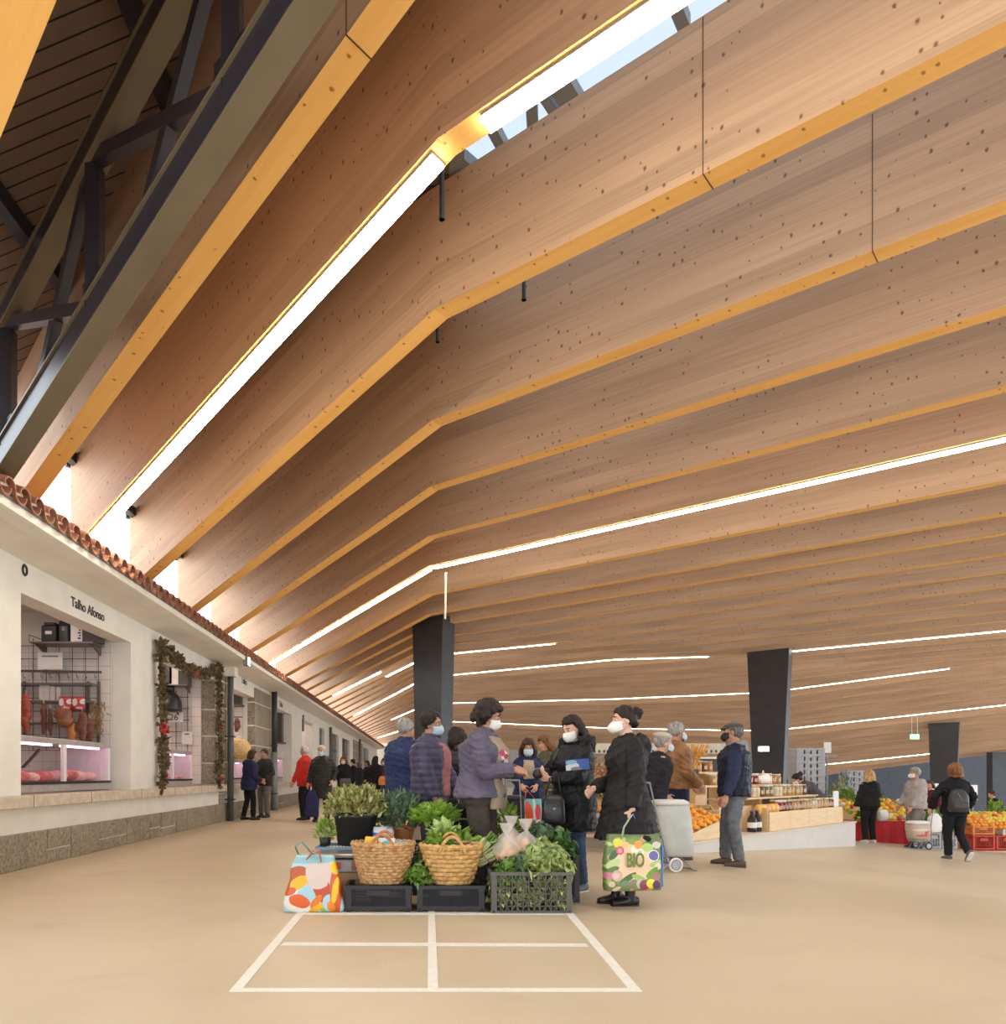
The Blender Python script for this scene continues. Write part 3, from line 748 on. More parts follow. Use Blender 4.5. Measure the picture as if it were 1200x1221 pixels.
# ------------------------------------------------------------------ lettering
M_INK = mat('black_lettering', (.03, .028, .025), .5, var=.02)
def wall_sign(s, px, py, size, label):
    Y = Yw(px); z = CH+(CY-py)/F*Y
    t = thing('shop_sign', label, 'sign', (XW+.002, Y, z))
    tm = text_mesh('lettering', s, size, M_INK, t, (0, 0, 0), (PI/2, 0, PI/2), .004, bold=.0035)
    return t
wall_sign('Talho Afonso', 84.5, 722, .185, 'black letters Talho Afonso on the white fascia over the nearest butcher counter')
wall_sign('Talho', 288, 814, .24, 'small black lettering Talho on the fascia above the leaning couple')
wall_sign('Talho', 333, 842, .26, 'tiny black lettering on the fascia right of the second downpipe')
Y = Yw(29); z = CH+(CY-680)/F*Y
t = thing('ring_emblem', 'small black ring emblem at the corner of the nearest white pier', 'emblem', (XW+.004, Y, z))
mb = MB(); pr = []
for k in range(28):
    a = 2*PI*k/28; pr.append(Vector((0, .045*math.cos(a), .055*math.sin(a))))
mb.tube(pr+[pr[0]], .016, 6); mb.build('ring', M_INK, t); MB().box(-.002, .004, -.02, .02, .05, .075).build('loop', M_INK, t)

# ------------------------------------------------------------------ downpipes, floodlight
def downpipe(px, pyt, label, hop=True, two=False):
    Y = Yw(px); zt_ = CH+(CY-pyt)/F*Y
    t = thing('downpipe', label, 'pipe', (XW+.14, Y, 0))
    if two:
        MB().tube([(0, 0, 1.75), (0, 0, zt_)], .085, 14).build('upper_pipe', M_DARK, t, smooth=True)
        tag(MB().tube([(0, 0, 0), (0, 0, 1.8)], .095, 14).build('lower_sleeve', M_GREYST, t, smooth=True), 'grey lower sleeve')
    else: MB().tube([(0, 0, 0), (0, 0, zt_)], .075, 14).build('pipe', mat('slate_pipe', (.09, .10, .105), .4), t, smooth=True)
    if hop:
        MB().box(-.12, .14, -.16, .16, zt_-.02, zt_+.22).build('hopper', M_SOFFIT, t, bevel=.01)
        MB().bar((.0, -.2, zt_+.3), (.55, -.25, zt_+.3), .06, .05).build('bracket', mat('rust_brown', (.16, .09, .06), .7), t)
    for zz in (.5, 2.0): MB().box(-.11, .1, -.1, .1, zz, zz+.03).build('clamp', M_DARK, t)
    return t
downpipe(268, 806, 'slate grey downpipe beside the dried garland')
downpipe(322, 818, 'two-tone downpipe beside the granite pier behind the leaning couple', hop=False, two=True)
downpipe(391, 867, 'dark downpipe on the stall front behind the masked shopper in the dark coat', hop=False)
downpipe(427, 880, 'farthest dark downpipe on the granite pier down the stall front', hop=False)
p = P(296, 789, F*4.0/(CX-296))
t = thing('floodlight', 'small lit floodlight under the tiled eave above the leaning couple', 'light', p)
MB().box(-.09, .02, -.08, .08, -.1, .1).build('housing', M_GREYST, t, bevel=.01); MB().box(.02, .03, -.075, .075, -.09, .09).build('lens', emit('flood_lens', (1, .97, .9), 8), t)
MB().bar((-.02, 0, .1), (-.02, 0, .19), .03, .03).build('bracket', M_GREYST, t)

# ------------------------------------------------------------------ stall interiors
M_WIRE = mat('dark_wire', (.09, .075, .07), .45)
M_RACK = mat('rack_steel', (.22, .19, .18), .35, metal=.6)
M_BLACKP = mat('black_plastic', (.018, .018, .02), .35)
M_PAPER = mat('white_paper', (.82, .79, .76), .7, var=.03)
M_CASE = mat('case_steel', (.48, .44, .44), .3, metal=.3)
M_WHITE = mat('white_enamel', (.82, .78, .78), .3, var=.03)
M_MEAT = mat('raw_meat', (.62, .16, .14), .35, var=.3, scale=18, bump=.2)
M_PORK = mat('pale_pork', (.80, .46, .40), .4, var=.2, scale=14, bump=.15)
M_HAM = mat('cured_ham', (.17, .055, .03), .45, var=.4, scale=12, bump=.25)
M_CHOUR = mat('red_sausage', (.35, .06, .03), .4, var=.35, scale=25, bump=.25)
M_CASEGL = glass('case_glass', (.97, .97, .98), .06)
M_PINK = emit('meat_lamp', (1.0, .52, .72), 7.0)
M_PANEL = emit('stall_panel', (1.0, .80, .70), PANEL_S)
def stall_light(k, x, y, w=.6, d=1.2, m=None):
    t = thing('ceiling_panel', 'lit ceiling panel inside the %s stall' % k, 'light', (x, y, 3.74))
    MB().box(-w/2-.03, w/2+.03, -d/2-.03, d/2+.03, -.03, .01).build('panel_frame', M_WHITE, t); MB().box(-w/2, w/2, -d/2, d/2, -.04, -.03).build('diffuser', m or M_PANEL, t)
def grid_wall(name, label, x0, x1, y, z0, z1, s, r=.006):
    mb = MB(); x = x0
    while x <= x1: mb.box(x-r, x+r, y-r, y+r, z0, z1); x += s
    z = z0
    while z <= z1: mb.box(x0, x1, y-r, y+r, z-r, z+r); z += s
    return tag(mb.build(name, M_WIRE), label, 'wire rack')
def display_case(y0, y1, x0, x1, label, name='display_case', zb=.885, h=.72, tubes=True):
    t = thing(name, label, 'display case', ((x0+x1)/2, (y0+y1)/2, zb)); L = y1-y0; W = x1-x0
    MB().box(-W/2, W/2, -L/2, L/2, 0, .10).build('base', M_CASE, t, bevel=.006)
    MB().box(W/2-.01, W/2+.012, -L/2, L/2, .10, .135).build('bumper_strip', M_BLACKP, t)
    MB().box(-W/2+.03, W/2-.03, -L/2+.03, L/2-.03, .10, .125).build('tray', M_WHITE, t)
    MB().box(-W/2, W/2+.005, -L/2, L/2, h-.075, h).build('top_rail', M_CASE, t, bevel=.006)
    for yy in (-L/2+.04, .0, L/2-.04):
        MB().box(W/2-.05, W/2, yy-.035, yy+.035, .12, h-.07).build('post', M_WHITE, t)
    MB().box(W/2-.012, W/2-.004, -L/2, L/2, .12, h-.07).build('front_glass', M_CASEGL, t)
    MB().box(-W/2+.04, W/2-.05, L/2-.02, L/2-.012, .12, h-.07).build('end_panel', M_WHITE, t)
    if tubes:
        for s in (-1, 1): MB().box(W/2-.16, W/2-.11, s*L/4-L/5, s*L/4+L/5, h-.1, h-.077).build('lamp_tube', M_PINK, t)
    return t
def lump(name, m, r, seed, label, cat, loc, rz=0, n=2, flat=.6, group=None):
    rnd = random.Random(seed); mb = MB()
    for k in range(n+1): mb.ell((rnd.uniform(-.5, .5)*r, rnd.uniform(-.5, .5)*r, r*flat*.8), (r*rnd.uniform(.6, .9), r*rnd.uniform(.55, .8), r*flat*rnd.uniform(.6, .85)), 12, 8)
    me = remesh(mb, r*.13, 3); me.materials.append(m)
    o = link(name, me, None, True); o.location = loc; o.rotation_euler = (0, 0, rz)
    return tag(o, label, cat, group)
# ---- first stall
YB = Yw(156)-.02
stall_light('nearest butcher', -6.0, 9.9, m=emit('stall_panel_dim', (1.0, .80, .74), PANEL_S*.45))
struct(MB().box(-8, XW-.3, YB-.03, YB, 1.0, 3.2).build('wall_stall_tiles', M_TILE))
grid_wall('wire_grid', 'dark wire grid on the back of the nearest butcher stall', -6.9, -5.22, YB-.1, 1.5, 3.3, .21, .0045)
YG = YB-.2
def gp(px, py, Y=None): return P(px, py, Y or YG)
def shelf(pxa, pxb, py, Y, label, depth=.3, name='wall_shelf'):
    a, b = gp(pxa, py, Y), gp(pxb, py, Y); t = thing(name, label, 'shelf', a); L = b.x-a.x
    MB().box(0, L, -depth, .1, -.02, .0).build('board', M_RACK, t)
    for x in (.06, L-.06): MB().prism([(x-.012, .1, -.02), (x-.012, -depth*.8, -.02), (x-.012, .1, -.16)], (.024, 0, 0)).build('bracket', M_WIRE, t)
    MB().tube([(0, -depth, .0), (0, -depth, .1), (0, .1, .1)], .006, 6).build('end_rail', M_WIRE, t)
    return t, a, L
t, a, L = shelf(47, 121, 769, YG, 'dark wall shelf high in the nearest butcher stall')
z0 = a.z+.001
o = thing('coffee_machine', 'black machine with small white label on the high butcher shelf', 'machine', (gp(68, 0).x, YG-.14, z0))
MB().box(-.12, .12, -.12, .12, 0, .26).build('body', M_BLACKP, o, bevel=.02); MB().box(-.09, .09, -.10, .1, .26, .31).build('lid', M_BLACKP, o, bevel=.015); MB().box(-.05, .05, -.125, -.12, .12, .17).build('label', M_PAPER, o)
o = thing('file_box', 'rounded black box between the machine and the white-fronted box', 'box', (gp(84.5, 0).x, YG-.12, z0))
mb = MB(); mb.loft([((0, 0, 0), .1, .12), ((0, 0, .25), .1, .12), ((0, 0, .34), .085, .1), ((0, 0, .37), .05, .06)], 20, 5); mb.build('body', M_BLACKP, o, smooth=False, bevel=.004); MB().box(-.025, .025, -.124, -.119, .18, .24).build('label', M_GREYST, o)
o = thing('speaker_box', 'box with a white front and dark sides on the high butcher shelf', 'box', (gp(107, 0).x+.05, YG-.13, z0))
MB().box(-.22, -.04, -.15, .12, 0, .38).build('front', M_WHITE, o, bevel=.006); MB().box(-.04, .2, -.15, .12, 0, .38).build('side', mat('dark_brown_box', (.055, .045, .042), .5), o, bevel=.006)
for k in range(8): MB().box(-.105+.018*(k % 2), -.06, -.153, -.15, .04+.042*k, .065+.042*k).build('lettering', M_INK, o)
o = thing('paper_notice', 'white paper notice hanging on the wire grid under the shelf', 'notice', gp(60, 788))
MB().box(-.195, .195, -.004, .0, -.135, .135).build('sheet', M_PAPER, o); MB().box(-.13, .13, -.006, -.004, .06, .085).build('print', M_GREYST, o)
t = thing('hook_rail', 'dark steel rail with hooks across the nearest butcher stall', 'rail', gp(25, 800))
L = gp(121, 0).x-gp(25, 0).x
MB().bar((0, 0, 0), (L, 0, -.02), .035, .035).build('bar', M_WIRE, t)
for k in range(9): MB().tube([(.05+k*L/9, -.02, .0), (.05+k*L/9, -.04, -.08), (.05+k*L/9, -.01, -.12), (.05+k*L/9, .02, -.09)], .006, 6).build('hook', M_RACK, t)
t = thing('steel_rack', 'grey steel shelf rack behind the hanging hams', 'rack', gp(28, 816, YG+.1)); L = gp(118, 0).x-gp(28, 0).x
for zz in (0, -.28, -.62): MB().box(0, L, -.2, .04, zz-.03, zz).build('shelf', M_RACK, t)
for x in (0, L*.86, L): MB().box(x-.02, x+.02, 0, .04, -.95, .05).build('upright', M_RACK, t)
# things hanging from the rail
def hang(name, m, px, py0, py1, w, label, cat, seed, Y=None, taper=.5):
    a, b = gp(px, py0, Y), gp(px, py1, Y); H = a.z-b.z; rnd = random.Random(seed)
    t = thing(name, label, cat, a); mb = MB()
    for k in range(6):
        f = k/5; r = w*(taper+(1-taper)*math.sin(PI*min(1, f*.85+.1)))
        mb.ell((rnd.uniform(-.1, .1)*w, rnd.uniform(-.1, .1)*w, -H*(.08+.84*f)), (r*.55, r*.4, H*.16), 12, 8)
    me = remesh(mb, max(.008, w*.09), 3); me.materials.append(m); link('flesh' if cat != 'bag' else 'body', me, t, True)
    MB().tube([(0, 0, -H*.06), (0, 0, .05), (0, -.02, .075)], .005, 6).build('string', M_PAPER, t)
    return t
hang('cured_ham', M_CHOUR, 31, 829, 871, .16, 'red sausages bunched at the left edge of the nearest butcher opening', 'sausages', 1, YG-.5)
hang('cured_ham', M_HAM, 52, 840, 874, .09, 'thin dark ham hanging left of the round brown ham', 'ham', 2, YG-.3)
hang('cured_ham', M_HAM, 60, 846, 876, .08, 'second thin dark ham hanging left of the round brown ham', 'ham', 3, YG-.3)
hang('cured_ham', mat('brown_ham', (.26, .09, .04), .45, var=.3, scale=10, bump=.2), 77, 846, 866, .27, 'round brown ham hanging in the middle of the nearest butcher stall', 'ham', 4, YG-.35, .75)
hang('cured_ham', M_HAM, 98, 850, 882, .17, 'large dark ham hanging right of the round brown ham', 'ham', 5, YG-.3)
hang('cured_ham', M_HAM, 107, 858, 883, .15, 'dark ham hanging beside the dried herbs', 'ham', 6, YG-.25)
hang('orange_packet', mat('orange_packet', (.55, .22, .06), .4), 86, 863, 884, .13, 'orange packet hanging below the round brown ham', 'packet', 8, YG-.3, .8)
M_REDPK = print_mat('red_white_pack', (.55, .07, .08), [(-.05, .02, .04, .06, 0, (.8, .72, .68)), (.08, .03, .05, .04, .3, (.8, .7, .65)), (.02, -.07, .06, .02, 0, (.8, .6, .58))], rough=.3)
for k, (px, py, lab) in enumerate(((78, 839, 'red and white packet on the wire grid, left one of two'), (94, 839, 'red and white packet on the wire grid, right one of two'))):
    p = gp(px, py, YG-.08); MBo = MB().loft([((0, 0, -.11), .095, .012), ((0, 0, -.06), .1, .035), ((0, 0, .06), .1, .035), ((0, 0, .11), .095, .012)], 16, 4)
    tag(MBo.build('meat_packet', M_REDPK, None, True, loc=p), lab, 'packet')
p = gp(116, 845, YG-.1); mb = MB(); rnd = random.Random(9)
for k in range(90):
    a = Vector((rnd.gauss(0, .06), rnd.gauss(0, .05), rnd.uniform(-.36, .12))); b = a+Vector((rnd.gauss(0, .03), rnd.gauss(0, .03), rnd.uniform(-.1, -.02))); mb.tube([a, b], [.012, .004], 5)
tag(mb.build('dried_herb_bunch', mat('dry_herb', (.30, .19, .06), .8, var=.4, scale=20), None, loc=p), 'bunch of yellowish dried herbs at the right edge of the nearest butcher stall', 'herbs')
for k, px in enumerate((58, 62, 66.5, 71)):
    tag(MB().box(-.045+.008*k, .045, -.004, .004, -.24, 0).build('clear_bag', mat('clear_bag', (.62, .55, .53), .2), None, loc=gp(px-8+k*2, 816+k, YG-.04)), 'limp pale plastic bag on the hook rail, number %s from the left' % ('one', 'two', 'three', 'four')[k], 'bag')
display_case(8.6, 11.5, XW-1.0, XW-.24, 'glass meat display case with pink light on the nearest ledge')
rnd = random.Random(12)
for k in range(15):
    y = 8.75+k*.185; x = XW-.42-rnd.uniform(0, .12)
    lump('pork_cut', M_PORK if k % 3 else M_MEAT, rnd.uniform(.13, .19), k, 'raw cut of pork in the nearest pink-lit display case', 'meat', (x, y, .885+.126), rnd.uniform(0, 6), group='pork cuts in the nearest case')
for k in range(5):
    lump('pork_cut', M_PORK, .13, 40+k, 'raw cut of pork in the nearest pink-lit display case', 'meat', (XW-.78, 8.9+k*.5, .885+.126), k, group='pork cuts in the nearest case')
t = thing('meat_tray', 'flat grey tray standing on the meat inside the nearest case', 'tray', (XW-.6, 9.3, 1.18)); MB().box(-.12, .12, -.3, .3, 0, .02).build('plate', M_CASE, t); MB().bar((.0, .3, .01), (.0, .75, .28), .03, .03).build('arm', M_BLACKP, t)
# ---- second stall (behind the garland)
YB2 = Yw(257)-.04
struct(MB().box(-8, XW-.3, YB2-.03, YB2, .9, ZS).build('wall_stall_tiles', M_TILE))
stall_light('garlanded', -6.0, 14.6)
grid_wall('wire_grid', 'dark wire grid on the tiled back of the garlanded stall', -6.9, -5.3, YB2-.1, 1.3, 3.0, .26, .007)
YG = YB2-.25
shelf(193, 228, 818, YG, 'high wall shelf in the garlanded stall')
o = thing('file_box', 'black box on the high shelf of the garlanded stall', 'box', (gp(203, 0).x, YG-.12, gp(0, 818).z+.001)); MB().box(-.14, .14, -.12, .12, 0, .46).build('body', M_BLACKP, o, bevel=.02)
o = thing('speaker_box', 'white-fronted dark box on the high shelf of the garlanded stall', 'box', (gp(218, 0).x, YG-.12, gp(0, 818).z+.001)); MB().box(-.22, -.02, -.12, .12, 0, .52).build('front', M_WHITE, o, bevel=.006); MB().box(-.02, .2, -.12, .12, 0, .50).build('side', mat('dark_brown_box', (.055, .045, .042), .5), o, bevel=.006)
t, a, L = shelf(193, 218, 849, YG, 'low wall shelf under the black dome in the garlanded stall')
o = thing('slicer_hood', 'black dome-shaped appliance on the low shelf of the garlanded stall', 'appliance', (gp(205, 0).x, YG-.12, a.z+.001))
MB().lathe((0, 0, 0), [(.26, 0), (.26, .06), (.25, .2), (.2, .34), (.12, .42), (.08, .44)], 24).build('dome', M_BLACKP, o, True); MB().lathe((0, 0, .44), [(.1, 0), (.1, .1), (.06, .14)], 18).build('cap', M_BLACKP, o, True)
o = thing('number_plate', 'white plate with the number 26 in the garlanded stall', 'sign', gp(209, 855, YG-.1)); MB().box(-.17, .17, 0, .02, -.11, .11).build('plate', M_PAPER, o); text_mesh('lettering', '26', .2, M_INK, o, (-.13, -.003, -.07), (PI/2, 0, 0), .002)
o = thing('paper_notice', 'white paper notice low on the tiles of the garlanded stall', 'notice', gp(223, 879, YB2-.12)); MB().box(-.12, .12, 0, .004, -.16, .13).build('sheet', M_PAPER, o); MB().box(-.05, .05, -.002, 0, .06, .08).build('print', M_INK, o)
display_case(13.2, 15.5, XW-.9, XW-.22, 'glass meat display case with pink light behind the garland')
for k in range(9): lump('beef_cut', M_MEAT if k % 2 else M_PORK, .12, 60+k, 'red cut of meat in the display case behind the garland', 'meat', (XW-.4-(k % 2)*.12, 13.4+k*.22, .885+.126), k, group='meat cuts behind the garland')
# ---- third and fourth stalls and the rest
YB3 = Yw(303)-.04
struct(MB().box(-8, XW-.3, YB3-.03, YB3, .9, ZS).build('wall_stall_tiles', M_TILE))
stall_light('third', -6.0, 19.2)
grid_wall('wire_grid', 'dark wire grid in the third stall behind the leaning couple', -6.9, -5.3, YB3-.1, 1.3, 3.0, .3, .008)
YG = YB3-.2
o = thing('speaker_box', 'white-fronted dark box high in the third stall', 'box', gp(281, 838)); MB().box(-.32, -.05, -.12, .15, -.05, .6).build('front', M_WHITE, o); MB().box(-.05, .16, -.12, .15, -.05, .56).build('side', M_BLACKP, o); MB().box(-.35, .2, -.15, .2, -.1, -.05).build('bracket', M_WIRE, o)
hang('cured_ham', M_HAM, 283, 857, 872, .18, 'small dark ham hanging in the third stall', 'ham', 21)
o = thing('hook_rail', 'short dark rail holding the small ham in the third stall', 'rail', gp(280, 855)); MB().bar((-.3, 0, 0), (.22, 0, 0), .03, .03).build('bar', M_WIRE, o); MB().bar((-.2, 0, 0), (-.2, .15, 0), .02, .02).build('arm', M_WIRE, o)
M_STRAW = mat('straw', (.72, .50, .22), .8, var=.3, scale=30, bump=.4)
o = thing('straw_basket', 'pale round straw basket on the ledge behind the leaning couple', 'basket', gp(284, 899, 18.9)); MB().lathe((0, 0, 0), [(.18, -.15), (.3, 0), (.34, .2), (.25, .34), (.12, .4)], 20).build('body', M_STRAW, o, True); MB().lathe((0, 0, -.17), [(.2, 0), (.2, .03)], 20).build('foot', M_STRAW, o)
display_case(18.2, 19.9, XW-.75, XW-.22, 'white lit display case behind the leaning couple', zb=.885, h=.62)
struct(MB().box(-8, XW-.3, Yw(348)-.03, Yw(348)-.01, .9, ZS).build('wall_stall_tiles', M_WHITE))
stall_light('fourth', -5.9, 24.4)
display_case(23.2, 25.4, XW-.75, XW-.22, 'pink lit display case right of the two-tone downpipe', h=.8)
o = thing('speaker_box', 'dark box high in the fourth stall beside the two-tone downpipe', 'box', P(330, 868, 25.5)); MB().box(-.2, .22, -.2, .15, -.5, .6).build('body', M_BLACKP, o, bevel=.02); MB().box(-.25, .27, -.22, .35, -.56, -.5).build('shelf', M_WIRE, o)
stall_light('fifth', -5.9, 30.5)
struct(MB().box(-8, XW-.3, Yw(373)-.03, Yw(373)-.01, .9, ZS).build('wall_stall_tiles', M_WHITE))
o = thing('hanging_banner', 'small brownish sign hanging at the fifth opening', 'sign', P(359.5, 863, 28.3)); MB().box(-.11, .11, -.02, .02, -.3, .3).build('board', mat('brown_board', (.25, .18, .14), .6), o); MB().box(-.11, .11, -.02, .02, .3, .34).build('rail', M_DARK, o)
M_DARKDOOR = mat('dark_glazing', (.035, .035, .04), .2)
for k, (a, b) in enumerate(OPEN[6:10]):
    t = struct(bpy.data.objects.new('door_%d' % (k+1), None)); COL.objects.link(t); t.location = (XW-.15, (a+b)/2, .9)
    MB().box(-.02, .02, -(b-a)/2, (b-a)/2, 0, ZF-.9).build('door_leaf', M_DARKDOOR if k != 3 else M_GREYST, t)
    MB().box(-.01, .05, -.06, .06, 0, ZF-.9).build('door_stile', M_DARK, t); MB().box(-.01, .05, -(b-a)/2, (b-a)/2, 1.45, 1.52).build('door_rail', M_DARK, t)
# ---- dried garland round the second opening
M_GARL = mat('dried_leaves', (.14, .10, .045), .85, var=.5, scale=18)
M_BERRY = mat('red_berry', (.45, .03, .02), .4)
def Yg(px): return F*4.64/(CX-px)
gpts = [P(193, 941, Yg(193)), P(195, 905, Yg(195)), P(193, 850, Yg(193)), P(192, 800, Yg(192)), P(191, 766, Yg(191)), P(200, 776, Yg(200)), P(214, 789, Yg(214)), P(226, 799, Yg(226)), P(240, 803, Yg(240)), P(252, 802, Yg(252)), P(257, 795, Yg(257)), P(261, 798, Yg(261)), P(261, 850, Yg(261)), P(262, 900, Yg(262)), P(261, 936, Yg(261))]
gpts = [p for p in gpts]
t = thing('dried_garland', 'dried brown leafy garland draped round the second stall opening', 'garland', gpts[0])
g0 = gpts[0]; gpts = [p-g0 for p in gpts]; mb = MB(); mb.tube(gpts, .035, 6); mb.build('rope', M_GARL, t)
rnd = random.Random(5); lv = MB()
for a, b in zip(gpts, gpts[1:]):
    n_ = int((b-a).length*150)
    for k in range(n_):
        p = a.lerp(b, rnd.random()); d = Vector((rnd.gauss(0, .6)+.3, rnd.gauss(0, 1), rnd.gauss(0, 1)-.2)).normalized(); L = rnd.uniform(.08, .17)
        u = d.cross(Vector((rnd.gauss(0, 1), rnd.gauss(0, 1), rnd.gauss(0, 1)))).normalized()*L*.28; q = p+d*.02
        lv.add([q, q+d*L*.5+u, q+d*L, q+d*L*.5-u], [(0, 1, 2, 3)])
for (px, py) in ((194, 868), (193, 872), (229, 803), (231, 800), (262, 870), (261, 930)):
    p = P(px, py, Yg(px))+Vector((.05, 0, 0))-g0
    be = MB()
    for k in range(6): be.ell(p+Vector((rnd.gauss(0, .02), rnd.gauss(0, .05), rnd.gauss(0, .05))), .034, 8, 6)
    me_ = remesh(be, .012, 1); me_.materials.append(M_BERRY); link('berry_cluster', me_, t, True)
lv.build('leaves', M_GARL, t, fix=False)
# ------------------------------------------------------------------ people
def skin_mat(name, col): return mat(name, col, .5, var=.06, scale=20, sss=.1, spec=.3)
M_SKIN = skin_mat('skin', (.66, .36, .25)); M_SKIN2 = skin_mat('skin_tanned', (.52, .27, .18)); M_SKIN3 = skin_mat('skin_fair', (.74, .46, .34))
def hair_mat(name, col):
    return mat(name, col, .5, var=.5, scale=30, bump=.5, bscale=60, stretch=(1, 1, .25), spec=.3)
H_DARK = hair_mat('dark_hair', (.020, .012, .010)); H_BROWN = hair_mat('brown_hair', (.07, .032, .018)); H_GREY = hair_mat('grey_hair', (.32, .30, .28))
H_BLOND = hair_mat('blond_hair', (.50, .30, .13)); H_WHITE = hair_mat('white_hair', (.62, .58, .52)); H_AUB = hair_mat('auburn_hair', (.20, .085, .03)); H_GDARK = hair_mat('greying_hair', (.12, .11, .105))
def cloth(name, col, rough=.8, bump=.25, scale=9, var=.18, spec=.2):
    return mat(name, col, rough, var=var, scale=scale, bump=bump, bscale=16, spec=spec)
M_MASK = mat('mask_white', (.80, .79, .76), .8, var=.04); M_MASKB = mat('mask_blue', (.50, .66, .74), .8, var=.05)
M_EYEW = mat('eye_white', (.75, .72, .68), .3, var=.02); M_IRIS = mat('iris', (.03, .015, .01), .2, var=.02)
M_LIP = mat('lips', (.42, .16, .13), .45, var=.05)
M_JEANS = cloth('blue_jeans', (.055, .085, .15), .85, var=.3, scale=14); M_JEANSG = cloth('grey_jeans', (.14, .15, .17), .85, var=.25, scale=14)
M_TRBLK = cloth('black_trousers', (.016, .015, .018)); M_TRBRN = cloth('brown_trousers', (.075, .058, .05)); M_TRNAVY = cloth('navy_trousers', (.022, .024, .06))
M_SHOEB = mat('black_leather', (.014, .013, .013), .3, var=.1); M_SHOEBR = mat('brown_leather', (.10, .06, .04), .5, var=.2); M_SOLE = mat('white_sole', (.75, .72, .68), .6); M_SHOEG = mat('grey_trainers', (.12, .12, .125), .6)

def ik(S, W, l1, l2, pole):
    S = Vector(S); W = Vector(W); d = W-S; L = d.length
    if L > (l1+l2)*.995: W = S+d*((l1+l2)*.995/L); d = W-S; L = d.length
    u = d/L; a = (l1*l1-l2*l2+L*L)/(2*L); h = math.sqrt(max(0, l1*l1-a*a))
    p = Vector(pole); p = p-u*p.dot(u)
    if p.length < 1e-5: p = Vector((0, 0, -1))
    p.normalize()
    return S+u*a+p*h, W
def rotx(v, ang, c):          # lean forward (+y) about x axis through c
    v = Vector(v)-c; ca, sa = math.cos(ang), math.sin(ang)
    return c+Vector((v.x, v.y*ca+v.z*sa, -v.y*sa+v.z*ca))
class Fig:
    """skeleton in the figure's own frame: faces +y, right hand at +x, feet on z = 0 (1.70 m tall before scaling)"""
    def __init__(s, lean=0.0, hands=None, feet=None, head=(0, 0, 0), bw=1.0, female=False, poles=None, knee=None, hipz=.90, shw=None, handdir=None):
        s.bw = bw; s.fem = female
        s.hip = Vector((0, 0, hipz)); sw = (shw or (.15 if female else .17))*(.5+.5*bw)
        R = lambda p: rotx(p, lean, s.hip)
        s.R = R; s.lean = lean
        s.sh = {1: R((sw, -.008, 1.365)), -1: R((-sw, -.008, 1.365))}
        s.neck = R((0, -.015, 1.43)); s.headc = R((0, .02, 1.585)); s.hrot = Euler((head[0]-lean*.35, head[2], head[1]), 'XYZ').to_matrix()
        hands = hands or {1: (.26, .05, .78), -1: (-.26, .05, .78)}
        poles = poles or {1: (.5, -1, -.1), -1: (-.5, -1, -.1)}
        s.el = {}; s.wr = {}
        for k in (1, -1): s.el[k], s.wr[k] = ik(s.sh[k], hands[k], .285, .255, poles[k])
        feet = feet or {1: (.10, .0, .085, 0), -1: (-.10, .0, .085, 0)}
        s.feet = feet; s.kn = {}; s.an = {}; s.hj = {k: s.hip+Vector((k*.09, 0, 0)) for k in (1, -1)}
        for k in (1, -1): s.kn[k], s.an[k] = ik(s.hj[k], feet[k][:3], .415, .405, (knee or {}).get(k, (k*.05, 1, 0)))
        s.handdir = handdir or {}
    def torso(s, g, gy=None, z0=.80, z1=1.445, flare=0.0):
        gy = g if gy is None else gy; b = s.bw; R = s.R
        if s.fem: pr = [(.80, .165, .125), (.88, .175, .135), (.97, .160, .125), (1.06, .142, .112), (1.16, .150, .118), (1.25, .158, .138), (1.33, .160, .118), (1.39, .135, .085), (1.445, .07, .06)]
        else: pr = [(.80, .160, .12), (.88, .168, .128), (.97, .165, .125), (1.06, .162, .122), (1.16, .172, .128), (1.26, .182, .132), (1.34, .180, .118), (1.39, .15, .09), (1.445, .075, .065)]
        rings = []; zs = [p[0] for p in pr]
        def at(z):
            z_ = min(max(z, zs[0]), zs[-1])
            for a, c in zip(pr, pr[1:]):
                if a[0] <= z_ <= c[0]:
                    t = (z_-a[0])/(c[0]-a[0]); return a[1]*(1-t)+c[1]*t, a[2]*(1-t)+c[2]*t
        z = z0
        while z < z1-.001:
            rings.append(z); z += .05
        rings.append(z1); out = []
        ax = Vector((1, 0, 0)); ay = s.R((0, 1, .9))-s.R((0, 0, .9))
        for z in rings:
            rx, ry = at(z); f = flare*max(0, (1.0-z))
            c = R((0, -.005 if z > 1.3 else 0, z)) if z > s.hip.z else Vector((0, 0, z-(.90-s.hip.z)))
            w = 1 if z > 1.36 else b
            out.append((c, rx*w+g+f, ry*w+gy+f, ax, ay if z > s.hip.z else Vector((0, 1, 0))))
        return out
